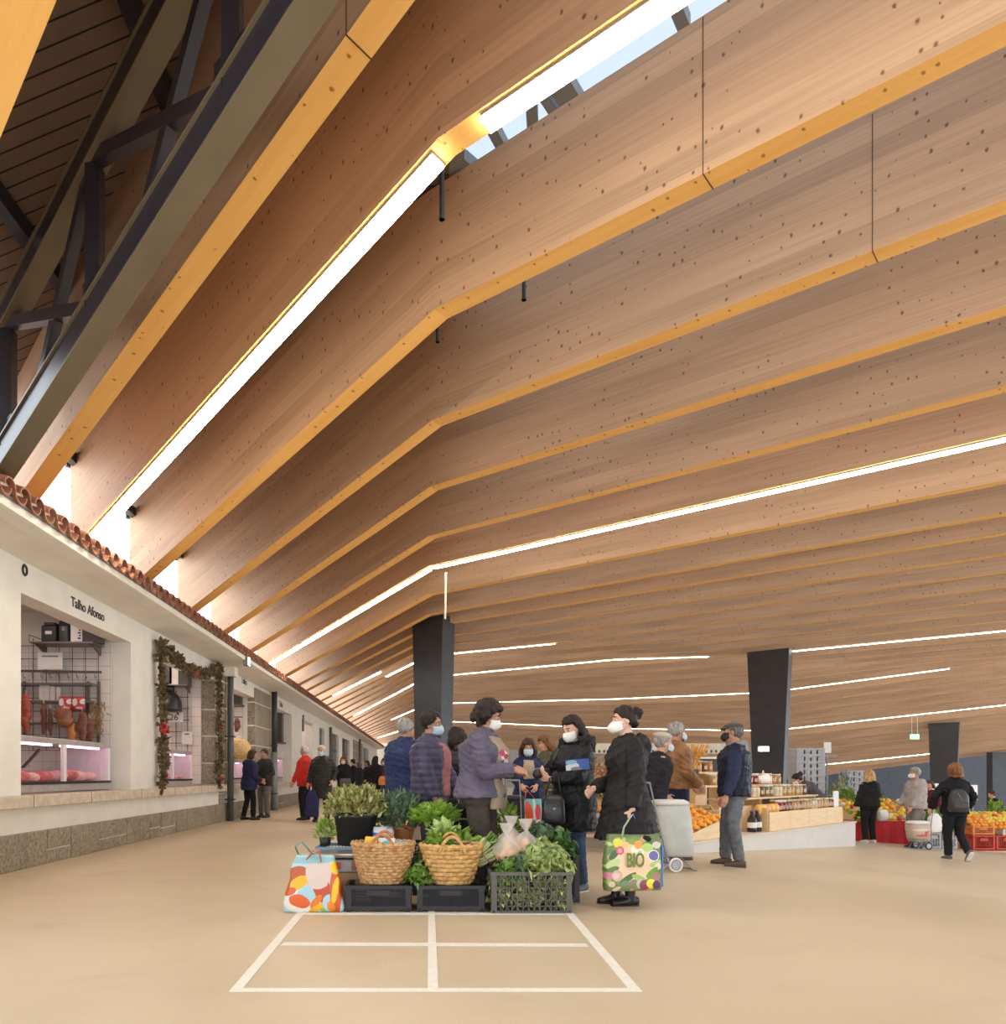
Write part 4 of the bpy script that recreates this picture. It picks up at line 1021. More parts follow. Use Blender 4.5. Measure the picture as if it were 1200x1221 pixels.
def hand_shape(mb, wrist, fwd, nrm, side, curl=.5, sc=1.0):
    """palm, four fingers of different length with bends, and a thumb from the side of the palm"""
    f = Vector(fwd).normalized(); n = Vector(nrm); n = (n-f*n.dot(f)).normalized(); x = f.cross(n)*side       # x: towards the thumb
    w = Vector(wrist)
    mb.tube([w-f*.03, w+f*.01], [.026*sc, .027*sc], 10)
    mb.loft([(w+f*t*sc, a*sc, b*sc, x, n) for t, a, b in ((0, .026, .019), (.03, .034, .017), (.065, .04, .016), (.09, .038, .013))], 12, 3)
    for j, (ox, L) in enumerate(((.028, .072), (.0095, .080), (-.0095, .074), (-.027, .058))):
        p = w+f*.082*sc+x*ox*sc; a = curl*.5; d = f*math.cos(a)-n*math.sin(a)*-1; pts = [p-f*.015*sc]
        ang = 0.0
        for q, fr in enumerate((.45, .32, .23)):
            ang += curl*(.6 if q == 0 else .8); d = f*math.cos(ang)+n*math.sin(ang)
            pts.append(pts[-1]+d*(L*fr+(.015 if q == 0 else 0))*sc)
        mb.tube(pts, [.0088*sc, .0088*sc, .008*sc, .0065*sc], 8)
        mb.ell(pts[-1], .0066*sc, 8, 6)
    th = w+f*.022*sc+x*.026*sc; d1 = (f*.55+x*.75+n*.35).normalized(); d2 = (f*.85+x*.25+n*(.3+.4*curl)).normalized()
    mb.tube([th-x*.012*sc, th+d1*.035*sc, th+d1*.035*sc+d2*.03*sc, th+d1*.035*sc+d2*.052*sc], [.014*sc, .0115*sc, .0098*sc, .0075*sc], 8)
def head_shape(mb, hc, rot):
    T = lambda p: hc+rot @ Vector(p)
    E = lambda c, r, n=16, m=12: mb.ell(T(c), r, n, m, rot)
    E((0, -.015, .025), (.074, .094, .092)); E((0, .015, -.03), (.064, .075, .075)); E((0, .038, -.072), (.044, .045, .042)); E((0, .045, -.098), (.022, .022, .018))
    for s in (1, -1):
        E((s*.040, .046, -.026), (.026, .024, .028)); E((s*.031, .072, .038), (.026, .014, .010)); E((s*.077, -.008, -.005), (.009, .019, .031), 10, 8)
    mb.tube([T((0, .082, .022)), T((0, .096, -.004)), T((0, .107, -.026))], [.009, .011, .014], 8)
    for s in (1, -1): E((s*.011, .095, -.03), (.009, .010, .008), 8, 6)
    E((0, .08, -.057), (.022, .014, .006), 10, 6); E((0, .078, -.068), (.020, .014, .007), 10, 6)
def hair_blobs(mb, T, style, rnd, rot):
    def scalp(n, rb, low, front, sp=1.0):
        for k in range(n):
            z = rnd.uniform(-.9, 1); a = rnd.uniform(0, 2*PI); r = math.sqrt(1-z*z)
            d = Vector((r*math.cos(a), r*math.sin(a), z))
            p = Vector((d.x*.078*sp, -.018+d.y*.096*sp, .03+d.z*.094*sp))
            if p.y > front-.35*max(0, .1-p.z) and p.z < .085: continue
            if p.z < low+(.045 if p.y > -.02 else 0): continue
            if abs(p.x) > .05 and p.y > 0.0 and p.z < .02: continue
            mb.ell(T(p), rnd.uniform(.7, 1.15)*rb, 8, 6)
    if style == 'short': scalp(560, .017, -.045, .055)
    elif style == 'bald': scalp(260, .012, -.05, -.02, .98)
    elif style == 'curly':
        scalp(320, .034, -.07, .045, 1.08)
        for k in range(70):
            a = rnd.uniform(.15, 1.0)*2*PI; 
            p = Vector((.095*math.cos(a), -.03+.1*math.sin(a), rnd.uniform(-.09, .02)))
            if p.y < .035: mb.ell(T(p), rnd.uniform(.02, .035), 8, 6)
    elif style == 'bun':
        scalp(620, .017, -.035, .058)
        for k in range(14): mb.ell(T((rnd.gauss(0, .012), -.135+rnd.gauss(0, .014), .055+rnd.gauss(0, .014))), rnd.uniform(.025, .036), 10, 8)
        for k in range(30): mb.ell(T((rnd.uniform(-.05, .05), rnd.uniform(-.1, -.06), rnd.uniform(-.06, .05))), .022, 8, 6)
    else:       # long
        L = {'long': -.21, 'bob': -.11, 'wavy': -.2}[style]; rb = .03 if style == 'wavy' else .022
        scalp(460, .022 if style != 'wavy' else .03, -.06, .056 if style == 'wavy' else .034, 1.04)
        for k in range(46):
            a = PI*(.02+.96*k/45)+PI
            base = Vector((.088*math.cos(a), -.012+.1*math.sin(a), .03)); end = L*rnd.uniform(.85, 1.05); pts = []
            if abs(math.cos(a)) > .92: base.y += .012
            for j in range(6):
                t = j/5; wv = (.016 if style == 'wavy' else .004)*math.sin(t*9+k*1.7)
                pts.append(T(base+Vector((base.x*.25*math.sin(t*PI)+wv, -.02*t+wv, (end-.03)*t))))
            mb.tube(pts, [rb*.9, rb, rb, rb*.95, rb*.8, rb*.45], 7)
def person(name_label, loc, rz, h=1.7, fig=None, skin=None, hair=('short', None), hairm=None, mask=None, top=None, topm=None, legm=None, shoem=None, sole=None, vox=.008, detail=True, cv=None, hem=.80, flare=0.0, coat_g=.028, sleeve=(.075, .062, .05), quilt=0.0, shirt=None, hood=None, fur=False, collar=None, vest=None, hat=None, seed=1, group=None, legw=1.0, open_front=None, boots=False, scarf=None):
    s = h/1.70; f = fig or Fig(); rnd = random.Random(seed); cv = cv or max(.010, vox*1.3)
    t = thing('person', name_label, 'person', loc, rz, group)
    # --- body: one continuous surface
    mb = MB(); mb.loft(f.torso(0.0), 20)
    for k in (1, -1):
        mb.tube([f.hj[k]+Vector((0, 0, .02)), f.hj[k].lerp(f.kn[k], .5), f.kn[k], f.kn[k].lerp(f.an[k], .35), f.an[k]], [.085, .072, .052, .053, .036], 12); mb.ell(f.kn[k], .052); mb.ell(f.hj[k], .085)
        a = f.an[k]; yaw = f.feet[k][3]; pit = f.feet[k][4] if len(f.feet[k]) > 4 else 0
        fd = Vector((-math.sin(yaw), math.cos(yaw)*math.cos(pit), -math.sin(pit))); mb.tube([a-fd*.03-Vector((0, 0, .035)), a+fd*.07-Vector((0, 0, .045)), a+fd*.15-Vector((0, 0, .055))], [.026, .027, .018], 8)
        mb.ell(f.sh[k], .055); mb.tube([f.neck.lerp(f.sh[k], .3), f.sh[k]], [.05, .05], 10)
        mb.tube([f.sh[k], f.el[k], f.wr[k]], [.05, .039, .026], 12); mb.ell(f.el[k], .039)
        fw, nr, cu = f.handdir.get(k, ((f.wr[k]-f.el[k]), Vector((-k, 0.15, 0)), .45))
        hand_shape(mb, f.wr[k], fw, nr, k, cu)
    mb.tube([f.neck-Vector((0, 0, .04)), f.neck.lerp(f.headc, .6)], [.062, .054], 12)
    head_shape(mb, f.headc, f.hrot)
    mb.v = [(a*s, b*s, c*s) for a, b, c in mb.v]
    me = remesh(mb, vox*s, 2); me.materials.append(skin or M_SKIN); link('body', me, t, True)
    T = lambda p: f.headc+f.hrot @ Vector(p)
    def bake(mb_, nm, m, v=None, sm=4, shape=None, par=None):
        mb_.v = [(a*s, b*s, c*s) for a, b, c in mb_.v]
        me_ = remesh(mb_, (v or cv)*s, sm, shape); me_.materials.append(m)
        return link(nm, me_, par or t, True)
    def plain(mb_, nm, m, par=None, smooth=True):
        mb_.v = [(a*s, b*s, c*s) for a, b, c in mb_.v]; return mb_.build(nm, m, par or t, smooth)
    if detail:
        for k in (1, -1):
            e = plain(MB().ell(T((k*.031, .0725, .016)), (.0125, .0095, .0062), 12, 8, f.hrot), 'eye', M_EYEW)
            plain(MB().ell(T((k*.031, .0800, .0163)), (.0062, .004, .0058), 10, 6, f.hrot), 'iris', M_IRIS, e)
            plain(MB().tube([T((k*.016, .087, .040)), T((k*.032, .088, .046)), T((k*.05, .075, .040))], [.004, .005, .003], 6), 'eyebrow', hairm or H_DARK)
        if not mask: plain(MB().ell(T((0, .089, -.060)), (.024, .008, .008), 12, 6, f.hrot), 'lips', M_LIP)
    # --- clothing
    def wrk(amp, sc, z=(1, 1, 1)):
        # cloth folds: sharp slanting creases over a soft swell
        def fn(co, no):
            d = []
            for p in co:
                x, y, zz = p[0]/s, p[1]/s, p[2]/s
                q = Vector((x*5+seed*3.1, y*5, zz*17+x*7+y*5)); r = 1-abs(noise.noise(q))*2.4
                r2 = 1-abs(noise.noise(Vector((x*16+9, y*16+seed, zz*9-x*8))))*2.2
                d.append(amp*(.45*noise.noise(Vector((x*7+seed, y*7, zz*5)))+.55*max(0, r)*max(0, r)+.35*max(0, r2)**2))
            return co+no*np.array(d, np.float32)[:, None]
        return fn
    def quilted(co, no):
        # padded channels follow the height on the trunk
        d = (np.abs(np.sin(co[:, 2]/s*PI/quilt))**.45-.35)*.012*s
        d = d+np.array([.006*s*noise.noise(Vector(p)*18) for p in co], np.float32)
        return co+no*d[:, None]
    legs = MB()
    legs.loft([r for r in f.torso(.008, z0=.80, z1=1.0)], 18)
    for k in (1, -1):
        a, b, c = f.hj[k], f.kn[k], f.an[k]; g = legw
        legs.tube([a+Vector((0, 0, .03)), a.lerp(b, .5), b, b.lerp(c, .5), c+Vector((0, 0, .0 if not boots else .06))], [.098*g, .088*g, .068*g, .063*g, .058*g], 14); legs.ell(b, .068*g); legs.ell(a, .095*g)
    bake(legs, 'trousers', legm or M_TRBLK, sm=3, shape=wrk(.010*s, 9, (1, 1, 1.6)))
    for k in (1, -1):
        a = f.an[k]; yaw = f.feet[k][3]; pit = f.feet[k][4] if len(f.feet[k]) > 4 else 0
        fd = Vector((-math.sin(yaw)*math.cos(pit), math.cos(yaw)*math.cos(pit), -math.sin(pit))); up = Vector((-math.sin(yaw)*math.sin(pit), math.cos(yaw)*math.sin(pit), math.cos(pit))); sd = fd.cross(up)
        q = a-up*.045; sh = MB()
        sh.loft([(q-fd*.075, .026, .03, sd, up), (q-fd*.055, .036, .042, sd, up), (q, .040, .046, sd, up), (q+fd*.06-up*.005, .043, .038, sd, up), (q+fd*.12-up*.012, .044, .028, sd, up), (q+fd*.165-up*.018, .032, .02, sd, up)], 16, 2.6)
        sh.tube([a-up*.04, a+up*(.02 if not boots else .10)], [.042, .043 if not boots else .05], 12)
        o = bake(sh, 'shoe', shoem or M_SHOEB, .008, 2)
        so = MB(); so.loft([(q-fd*.076-up*.036, .020, .009, sd, up), (q-fd*.055-up*.036, .036, .010, sd, up), (q+fd*.1-up*.036, .043, .010, sd, up), (q+fd*.168-up*.034, .026, .009, sd, up)], 14, 3)
        plain(so, 'sole', sole or M_SHOEB, o)
    if top:
        ct = MB(); ct.loft(f.torso(coat_g, z0=hem, z1=1.43, flare=flare), 24)
        a0, a1, a2 = sleeve
        for k in (1, -1):
            w_ = f.el[k].lerp(f.wr[k], .95)
            ct.ell(f.sh[k]-Vector((k*.012, 0, .008)), a0*.92); ct.tube([f.neck-Vector((0, 0, .012)), f.neck.lerp(f.sh[k], .6)+Vector((0, 0, .006)), f.sh[k]], [.07, .066, a0*.86], 12)
            if vest is None:
                ct.tube([f.sh[k], f.sh[k].lerp(f.el[k], .6), f.el[k], f.el[k].lerp(f.wr[k], .5), w_], [a0*.93, (a0+a1)/2, a1, (a1+a2)/2, a2], 14); ct.ell(f.el[k], a1)
        ct.tube([f.neck-Vector((0, 0, .06)), f.neck+f.R((0, .012, 0))-f.R((0, 0, 0))+Vector((0, 0, .012 if collar is None else collar))], [.088, .074], 16)
        if hood: 
            for k in range(9):
                aa = PI*(k/8)+PI; ct.ell(f.neck+Vector((.10*math.cos(aa), -.035+.085*math.sin(aa), .0-.02*abs(math.cos(aa)))), (.045, .045, .05))
            ct.ell(f.R((0, -.15, 1.36)), (.10, .06, .085))
        bake(ct, top, topm, sm=3, shape=quilted if quilt else wrk(.020*s, 10, (1, 1, 1.5)))
        if vest is not None:
            sv = MB()
            for k in (1, -1):
                sv.tube([f.sh[k], f.sh[k].lerp(f.el[k], .6), f.el[k], f.el[k].lerp(f.wr[k], .5), f.el[k].lerp(f.wr[k], .95)], [a0*.85, (a0+a1)/2, a1, (a1+a2)/2, a2], 14); sv.ell(f.el[k], a1)
            sv.tube([f.neck-Vector((0, 0, .06)), f.neck+Vector((0, 0, .045))], [.08, .074], 14)
            bake(sv, 'sleeves', vest, sm=3, shape=wrk(.013*s, 11))
    if shirt is not None:
        w_, m_, z0_, z1_ = shirt; tz = f.torso(coat_g+.010, z0=z0_, z1=z1_); sh = MB()
        # front panel seen between the open jacket edges
        sh.loft([(c+ay*(ry-.045), w_, .05, ax, ay) for (c, rx, ry, ax, ay) in tz], 18, 2.6)
        bake(sh, 'shirt', m_, .010, 2, wrk(.012*s, 12))
    if scarf is not None:
        sc_ = MB(); nk = f.neck+Vector((0, 0, .02)); sc_.tube([nk+Vector((.098*math.cos(k*PI/10), -.01+.09*math.sin(k*PI/10), .012*math.sin(k*PI/5))) for k in range(21)], .034, 10); sc_.ell(f.R((0, -.12, 1.38)), (.12, .04, .06)); bake(sc_, 'scarf', scarf, .010, 3, wrk(.010*s, 14))
    if fur:
        fm = MB()
        for k in range(150):
            aa = rnd.uniform(.82, 2.18)*PI+.0; q = f.neck+Vector((.15*math.cos(aa), -.03+.135*math.sin(aa), rnd.uniform(-.035, .06)))
            fm.ell(q, rnd.uniform(.026, .046), 7, 5)
        bake(fm, 'fur_trim', hair_mat('black_fur', (.012, .011, .012)), .010, 1, lambda co, no: co+no*np.array([[.02*s*noise.noise(Vector(p)*70)] for p in co], np.float32))
    if hair[0] != 'none':
        hm = MB(); hair_blobs(hm, T, hair[0], rnd, f.hrot); bake(hm, 'hair', hairm or H_DARK, .0085 if vox < .011 else .012, 2, lambda co, no: co+no*np.array([[.007*s*noise.noise(Vector((p[0]*60, p[1]*60, p[2]*22)))] for p in co], np.float32))
    if mask:
        km = MB(); n_ = 15; m_ = 9; vs = []
        beak = mask[1] if len(mask) > 1 else 0.0
        for j in range(m_):
            for i in range(n_):
                u = (i/(n_-1)-.5)*2; v = (j/(m_-1)-.5)*2; a_ = u*1.28
                x = .074*math.sin(a_); y = .012+.108*math.cos(a_)*(1-.16*v*v)+.014*(1-u*u)*(1-v*v)+beak*(1-abs(u))*(1-abs(v)*.7)
                z = -.048+v*(.052-.020*u*u)+.006*u*u
                vs.append(T((x, y-.002*(v > .5), z)))
        fs = [(j*n_+i, j*n_+i+1, (j+1)*n_+i+1, (j+1)*n_+i) for j in range(m_-1) for i in range(n_-1)]
        km.add(vs, fs); mo_ = plain(km, 'face_mask', mask[0]); sd_ = mo_.modifiers.new('thick', 'SOLIDIFY'); sd_.thickness = .003*s
        for k in (1, -1):
            plain(MB().tube([T((k*.066, .03, -.02)), T((k*.078, .0, .012)), T((k*.083, -.02, .015))], .0018, 5), 'ear_loop', mask[0], mo_)
    if hat: hat(T, plain, bake, f)
    return t, (lambda k: t_world(t, f.wr[k]*s))
def t_world(t, p): return Vector(t.location)+t.rotation_euler.to_matrix() @ Vector(p)
def face_dir(deg):
    """0 = away from the camera (+y), 90 = towards -x (picture left), -90 = picture right, 180 = to the camera"""
    return math.radians(deg)
def at_px(px, Y, z=None):
    x = XY(px, Y); return Vector((x, Y, floor_z(x) if z is None else z))
# ------------------------------------------------------------------ the people of the photograph
DN = lambda k, c=.45: (Vector((0, .1, -1)), Vector((-k, .1, 0)), c)
def at(px, Y): return at_px(px, Y)
# 1 woman in the purple-grey jacket behind the baskets
M_PURP = cloth('purple_grey_shell', (.115, .10, .145), .6, bump=.3); M_BEIGE = None
M_FLOR = print_mat('flower_shirt', (.33, .26, .19), [(.08, 1.30, .07, .05, .2, (.75, .70, .68)), (.11, 1.20, .05, .05, 0, (.72, .68, .66)), (.10, 1.24, .018, .03, 0, (.07, .05, .06)), (.13, 1.33, .03, .03, 0, (.5, .06, .1)), (.12, 1.12, .03, .03, .3, (.10, .08, .08)), (.0, 1.22, .07, .05, .2, (.75, .70, .68)), (.05, 1.16, .05, .06, 0, (.70, .66, .64)), (-.04, 1.14, .05, .035, .5, (.08, .06, .06)), (.02, 1.22, .018, .02, 0, (.06, .05, .05)), (.06, 1.30, .05, .025, 0, (.45, .06, .08)), (.05, 1.14, .02, .03, 0, (.10, .07, .07)), (.0, 1.06, .06, .03, .4, (.62, .57, .52)), (.08, 1.09, .03, .02, 0, (.1, .08, .07))], axes=('X', 'Z'), warp=.03, rough=.9)
PW1, HW1 = person('woman in an open purple-grey jacket with a white mask, counting money behind the baskets', at(572, 6.78), math.radians(-112), 1.79,
    Fig(female=True, bw=1.28, lean=.10, head=(-.38, .12, .25), hands={1: (.07, .33, 1.10), -1: (-.05, .35, 1.08)}, shw=.17, poles={1: (.8, -.8, -.5), -1: (-.8, -.8, -.5)}, feet={1: (.11, 0, .085, 0), -1: (-.11, .03, .085, .1)},
        handdir={1: (Vector((-.5, 1, -.1)), Vector((-.7, -.3, -.6)), .8), -1: (Vector((.5, 1, -.1)), Vector((.7, -.3, -.5)), .7)}),
    M_SKIN2, ('curly',), H_DARK, (M_MASK,), 'jacket', M_PURP, M_TRBRN, M_SHOEBR, hem=.86, flare=.12, coat_g=.040, sleeve=(.088, .074, .056), shirt=(.135, M_FLOR, .76, 1.40), collar=.03, vox=.0075, seed=11, legw=1.15)
# 2 man in the quilted purple jacket
M_PUFF = cloth('violet_puffer', (.075, .066, .115), .42, bump=.2)
person('masked man in a quilted violet jacket over a red shirt', at(513, 7.5), math.radians(-112), 1.765,
    Fig(bw=1.18, head=(-.25, 0, .3), hands={1: (.19, .12, .84), -1: (-.10, .30, .84)}, poles={1: (.6, -1, 0), -1: (-.5, -1, 0)}, handdir={-1: (Vector((0, .35, -1)), Vector((.8, .2, 0)), .7)}),
    M_SKIN2, ('short',), H_DARK, (M_MASKB,), 'puffer_jacket', M_PUFF, M_JEANS, M_SHOEBR, hem=.80, quilt=.066, coat_g=.036, sleeve=(.086, .074, .058), shirt=(.10, cloth('faded_red_shirt', (.42, .17, .16)), .86, 1.38), collar=.05, seed=12)
# 3 man seen from behind, navy jacket
person('grey-haired man in a navy jacket seen from behind, left of the first column', at(484, 8.5), math.radians(-25), 1.77, Fig(bw=1.15, head=(-.1, 0, -.3), hands={1: (.24, .2, .86), -1: (-.24, .15, .84)}),
    M_SKIN2, ('short',), H_GREY, None, 'jacket', cloth('navy_shell', (.022, .035, .105), .55), cloth('beige_trousers', (.36, .27, .20)), M_SHOEBR, hem=.86, coat_g=.04, collar=.06, seed=13, vox=.009)
# 4 person in a dark padded jacket, seen between the violet jacket and the purple-grey jacket
person('dark-haired person in a slate padded jacket behind the counting woman', at(546, 8.0), math.radians(-30), 1.62, Fig(female=True, bw=1.15, head=(-.2, 0, -.4)),
    M_SKIN2, ('bob',), H_DARK, None, 'puffer_jacket', cloth('slate_puffer', (.045, .045, .06), .45), M_TRBLK, M_SHOEB, hem=.78, quilt=.06, coat_g=.036, seed=14, vox=.009, detail=False)
# 5 woman in the black parka with fur hood
M_PARKA = cloth('black_parka', (.011, .0105, .012), .5, bump=.3, spec=.25)
PW5, HW5 = person('long-haired masked woman in a black parka with fur collar, looking into her purse', at(684, 6.95), math.radians(122), 1.66,
    Fig(female=True, bw=1.12, head=(-.42, .05, .05), hands={1: (.07, .31, 1.14), -1: (.0, .30, 1.10)}, poles={1: (.9, -.6, -.5), -1: (-.9, -.5, -.6)}, feet={1: (.09, .06, .085, -.1), -1: (-.10, -.02, .085, .15)},
        handdir={1: (Vector((-.35, 1, .25)), Vector((-.8, -.1, .5)), .75), -1: (Vector((.75, .9, .1)), Vector((.6, -.4, .6)), .7)}),
    M_SKIN3, ('long',), H_DARK, (M_MASK,), 'parka', M_PARKA, M_JEANS, M_SHOEG, M_SOLE, hem=.60, flare=.06, coat_g=.040, sleeve=(.084, .072, .056), fur=True, hood=True, seed=15, vox=.0075)
# 6 woman with the bun and long coat
M_COAT = cloth('charcoal_coat', (.016, .0145, .015), .6, bump=.3, spec=.22)
PW6, HW6 = person('masked woman with a dark bun in a long black coat, carrying a printed bag', at(748, 6.21), math.radians(96), 1.69,
    Fig(female=True, head=(-.12, 0, .08), lean=.02, hands={1: (.14, .25, 1.00), -1: (-.24, .05, .79)}, poles={1: (.6, -1, -.3), -1: (-.5, -1, 0)}, feet={1: (.07, .07, .085, 0), -1: (-.07, .0, .085, 0)},
        handdir={-1: (Vector((0, .12, -1)), Vector((1, .1, 0)), 1.25), 1: (Vector((-.3, 1, -.7)), Vector((-.9, 0, -.2)), .8)}),
    M_SKIN3, ('bun',), H_DARK, (M_MASK, .02), 'coat', M_COAT, M_TRBLK, M_SHOEB, hem=.57, flare=.24, coat_g=.036, sleeve=(.080, .070, .054), hood=True, collar=.02, seed=16, vox=.0075, boots=True)
# 7 man in the brown leather jacket
person('masked grey-haired man in a brown leather jacket facing the cap man', at(806, 9.5), math.radians(-82), 1.79, Fig(bw=1.08, head=(-.15, 0, -.1), hands={1: (.17, .22, .92), -1: (-.12, .3, .9)}),
    M_SKIN2, ('short',), H_GREY, (M_MASKB,), 'leather_jacket', mat('brown_jacket_leather', (.30, .135, .05), .5, var=.25, scale=7, bump=.35, bscale=20), M_TRNAVY, M_SHOEBR, hem=.88, coat_g=.038, sleeve=(.084, .072, .056), collar=.04, seed=17, vox=.009)
# 8 stooping person pulling the trolley
def beret(col):
    def fn(T, plain, bake, f):
        b = MB(); b.ell(T((0, -.03, .095)), (.115, .125, .05), 16, 10, f.hrot); b.ell(T((0, -.02, .07)), (.088, .105, .05), 16, 10, f.hrot); bake(b, 'hat', mat('hat_felt', col, .9), .009, 3)
    return fn
PW8, HW8 = person('stooping person in a pale beret pulling the grey shopping trolley', at(776, 8.75), math.radians(-92), 1.62, Fig(bw=1.12, lean=.22, head=(-.05, 0, 0), hands={1: (.22, -.18, .86), -1: (-.2, .25, .9)}, feet={1: (.09, -.12, .085, 0), -1: (-.09, .16, .085, 0)}),
    M_SKIN, ('short',), H_GREY, (M_MASKB,), 'coat', cloth('faded_black_coat', (.022, .02, .026)), M_JEANS, M_SHOEBR, hem=.74, coat_g=.042, flare=.05, seed=18, vox=.009, hat=beret((.52, .46, .38)))
# 9 man in the flat cap
def flatcap(T, plain, bake, f):
    b = MB(); b.ell(T((0, -.012, .072)), (.095, .118, .045), 18, 10, f.hrot); b.ell(T((0, .07, .05)), (.075, .075, .016), 16, 8, f.hrot); bake(b, 'flat_cap', mat('grey_tweed', (.075, .068, .065), .9, var=.4, scale=60), .008, 3)
person('man in a grey flat cap and navy padded vest standing by the jar stall', at(876, 8.86), math.radians(68), 1.75, Fig(bw=1.1, head=(.0, 0, .15), hands={1: (.24, .12, .80), -1: (-.26, .10, .80)}, feet={1: (.10, .10, .085, -.1), -1: (-.10, -.05, .085, .1)}),
    M_SKIN2, ('short',), H_GDARK, (mat('mask_black', (.02, .02, .022), .8),), 'vest', cloth('navy_vest', (.013, .016, .032), .45), M_JEANSG, M_SHOEBR, hem=.84, coat_g=.040, sleeve=(.086, .074, .054), vest=cloth('blue_sleeves', (.028, .034, .075), .8), collar=.03, scarf=cloth('pale_grey_knit', (.26, .26, .27), .95), seed=19, hat=flatcap, legw=1.08, vox=.0085)
# 10, 11 two women in the middle distance
PW10, HW10 = person('woman in a navy vest and blue mask holding a teal and red shopping bag', at(630, 10.3), math.radians(176), 1.60, Fig(female=True, bw=1.1, head=(-.3, 0, 0), hands={1: (.11, .30, 1.02), -1: (-.10, .30, 1.02)}, handdir={1: (Vector((-.3, .6, -.7)), Vector((-.6, -.3, -.5)), 1.1), -1: (Vector((.3, .6, -.7)), Vector((.6, -.3, -.5)), 1.1)}),
    M_SKIN, ('wavy',), H_BROWN, (M_MASKB,), 'vest', cloth('navy_quilt', (.022, .03, .085), .6), M_TRNAVY, M_SHOEB, hem=.80, coat_g=.035, shirt=(.085, cloth('ochre_scarf', (.42, .33, .24)), 1.12, 1.40), collar=.03, seed=20, vox=.0095)
person('woman in an olive coat with auburn hair behind the woman in the parka', at(651, 11.8), math.radians(105), 1.73, Fig(female=True, bw=1.1, head=(-.3, 0, .1), hands={1: (.15, .3, 1.0), -1: (-.14, .3, 1.0)}),
    M_SKIN, ('wavy',), H_AUB, None, 'coat', cloth('olive_coat', (.13, .115, .055)), M_TRBLK, M_SHOEB, hem=.62, coat_g=.036, collar=.04, seed=21, vox=.0095)
# 12 couple leaning by the stalls
person('woman in a navy hooded jacket leaning towards a man by the stalls', at(297, 17.6), math.radians(-58), 1.70, Fig(female=True, bw=1.12, lean=.12, head=(-.1, 0, 0), hands={1: (.2, .25, .95), -1: (-.2, .2, .9)}, feet={1: (.08, .08, .085, 0), -1: (-.12, -.10, .085, .2)}),
    M_SKIN2, ('bob',), H_BROWN, None, 'jacket', cloth('navy_parka', (.03, .034, .085)), M_TRBLK, M_SHOEB, hem=.74, coat_g=.040, hood=True, seed=22, vox=.011)
person('man in a dark grey jacket facing the woman in navy by the stalls', at(315.5, 18.6), math.radians(150), 1.76, Fig(bw=1.08, head=(-.1, 0, 0), hands={1: (.15, .3, 1.0), -1: (-.2, .2, .95)}),
    M_SKIN2, ('short',), H_BROWN, None, 'jacket', cloth('dark_grey_jacket', (.04, .038, .036)), cloth('checked_trousers', (.17, .16, .145)), M_SHOEB, hem=.80, coat_g=.040, collar=.04, seed=23, vox=.011)
# 13, 14 passers-by on the left
PW13, HW13 = person('white-haired masked person in a long dark green padded coat', at(384, 17.0), math.radians(168), 1.78, Fig(bw=1.12, head=(-.2, 0, 0), hands={1: (.28, .12, .86), -1: (-.27, .06, .92)}, feet={1: (.09, .14, .085, 0), -1: (-.09, -.12, .10, 0, .3)}),
    M_SKIN, ('short',), H_WHITE, (M_MASKB,), 'padded_coat', cloth('green_black_puffer', (.028, .030, .026), .45), M_TRNAVY, M_SHOEB, hem=.52, flare=.02, quilt=.075, coat_g=.044, collar=.06, seed=24, vox=.011)
person('white-haired man in a bright red jacket beside the stall front', at(364, 17.6), math.radians(72), 1.80, Fig(bw=1.05, head=(-.1, 0, 0), hands={1: (.22, .15, .85), -1: (-.22, .2, .85)}),
    M_SKIN, ('short',), H_WHITE, None, 'jacket', cloth('red_jacket', (.62, .035, .022), .6), M_TRBLK, M_SHOEB, hem=.78, coat_g=.040, collar=.05, seed=25, vox=.011)
# far shoppers on the left aisle
far = [(410, 24, 165, 1.68, 'fair-haired masked shopper in a black coat with a bag, down the left aisle', 'wavy', H_AUB, (.02, .018, .02), True), (421, 27, 100, 1.66, 'dark-haired masked shopper in a black jacket, second of the group down the aisle', 'short', H_DARK, (.02, .02, .024), True),
       (428, 29, 60, 1.60, 'small shopper in a dark jacket, third of the group down the aisle', 'bob', H_GDARK, (.025, .022, .022), False), (438, 30, 120, 1.66, 'dark-clothed shopper left of the one with the orange bag', 'bob', H_DARK, (.022, .022, .026), False),
       (448, 25, -40, 1.72, 'dark-haired shopper in a black jacket with an orange bag down the aisle', 'long', H_DARK, (.02, .02, .025), False), (458, 26.5, 170, 1.68, 'shopper in a purple jacket at the far end of the aisle', 'bob', H_BROWN, (.10, .035, .10), True)]
for k, (px, Y, a, h, lab, hr, hm, col, mk) in enumerate(far):
    person(lab, at(px, Y), math.radians(a), h, Fig(bw=1.1, head=(-.15, 0, 0), hands={1: (.2, .2, .95), -1: (-.2, .15, .9)}, feet={1: (.09, .08, .085, 0), -1: (-.09, -.08, .085, 0)}), M_SKIN, (hr,), hm, (M_MASK,) if mk else None, 'jacket', cloth('aisle_jacket_%d' % k, col), M_TRBLK if k != 5 else M_JEANS, M_SHOEB, hem=.72, coat_g=.04, seed=30+k, vox=.015, detail=False)
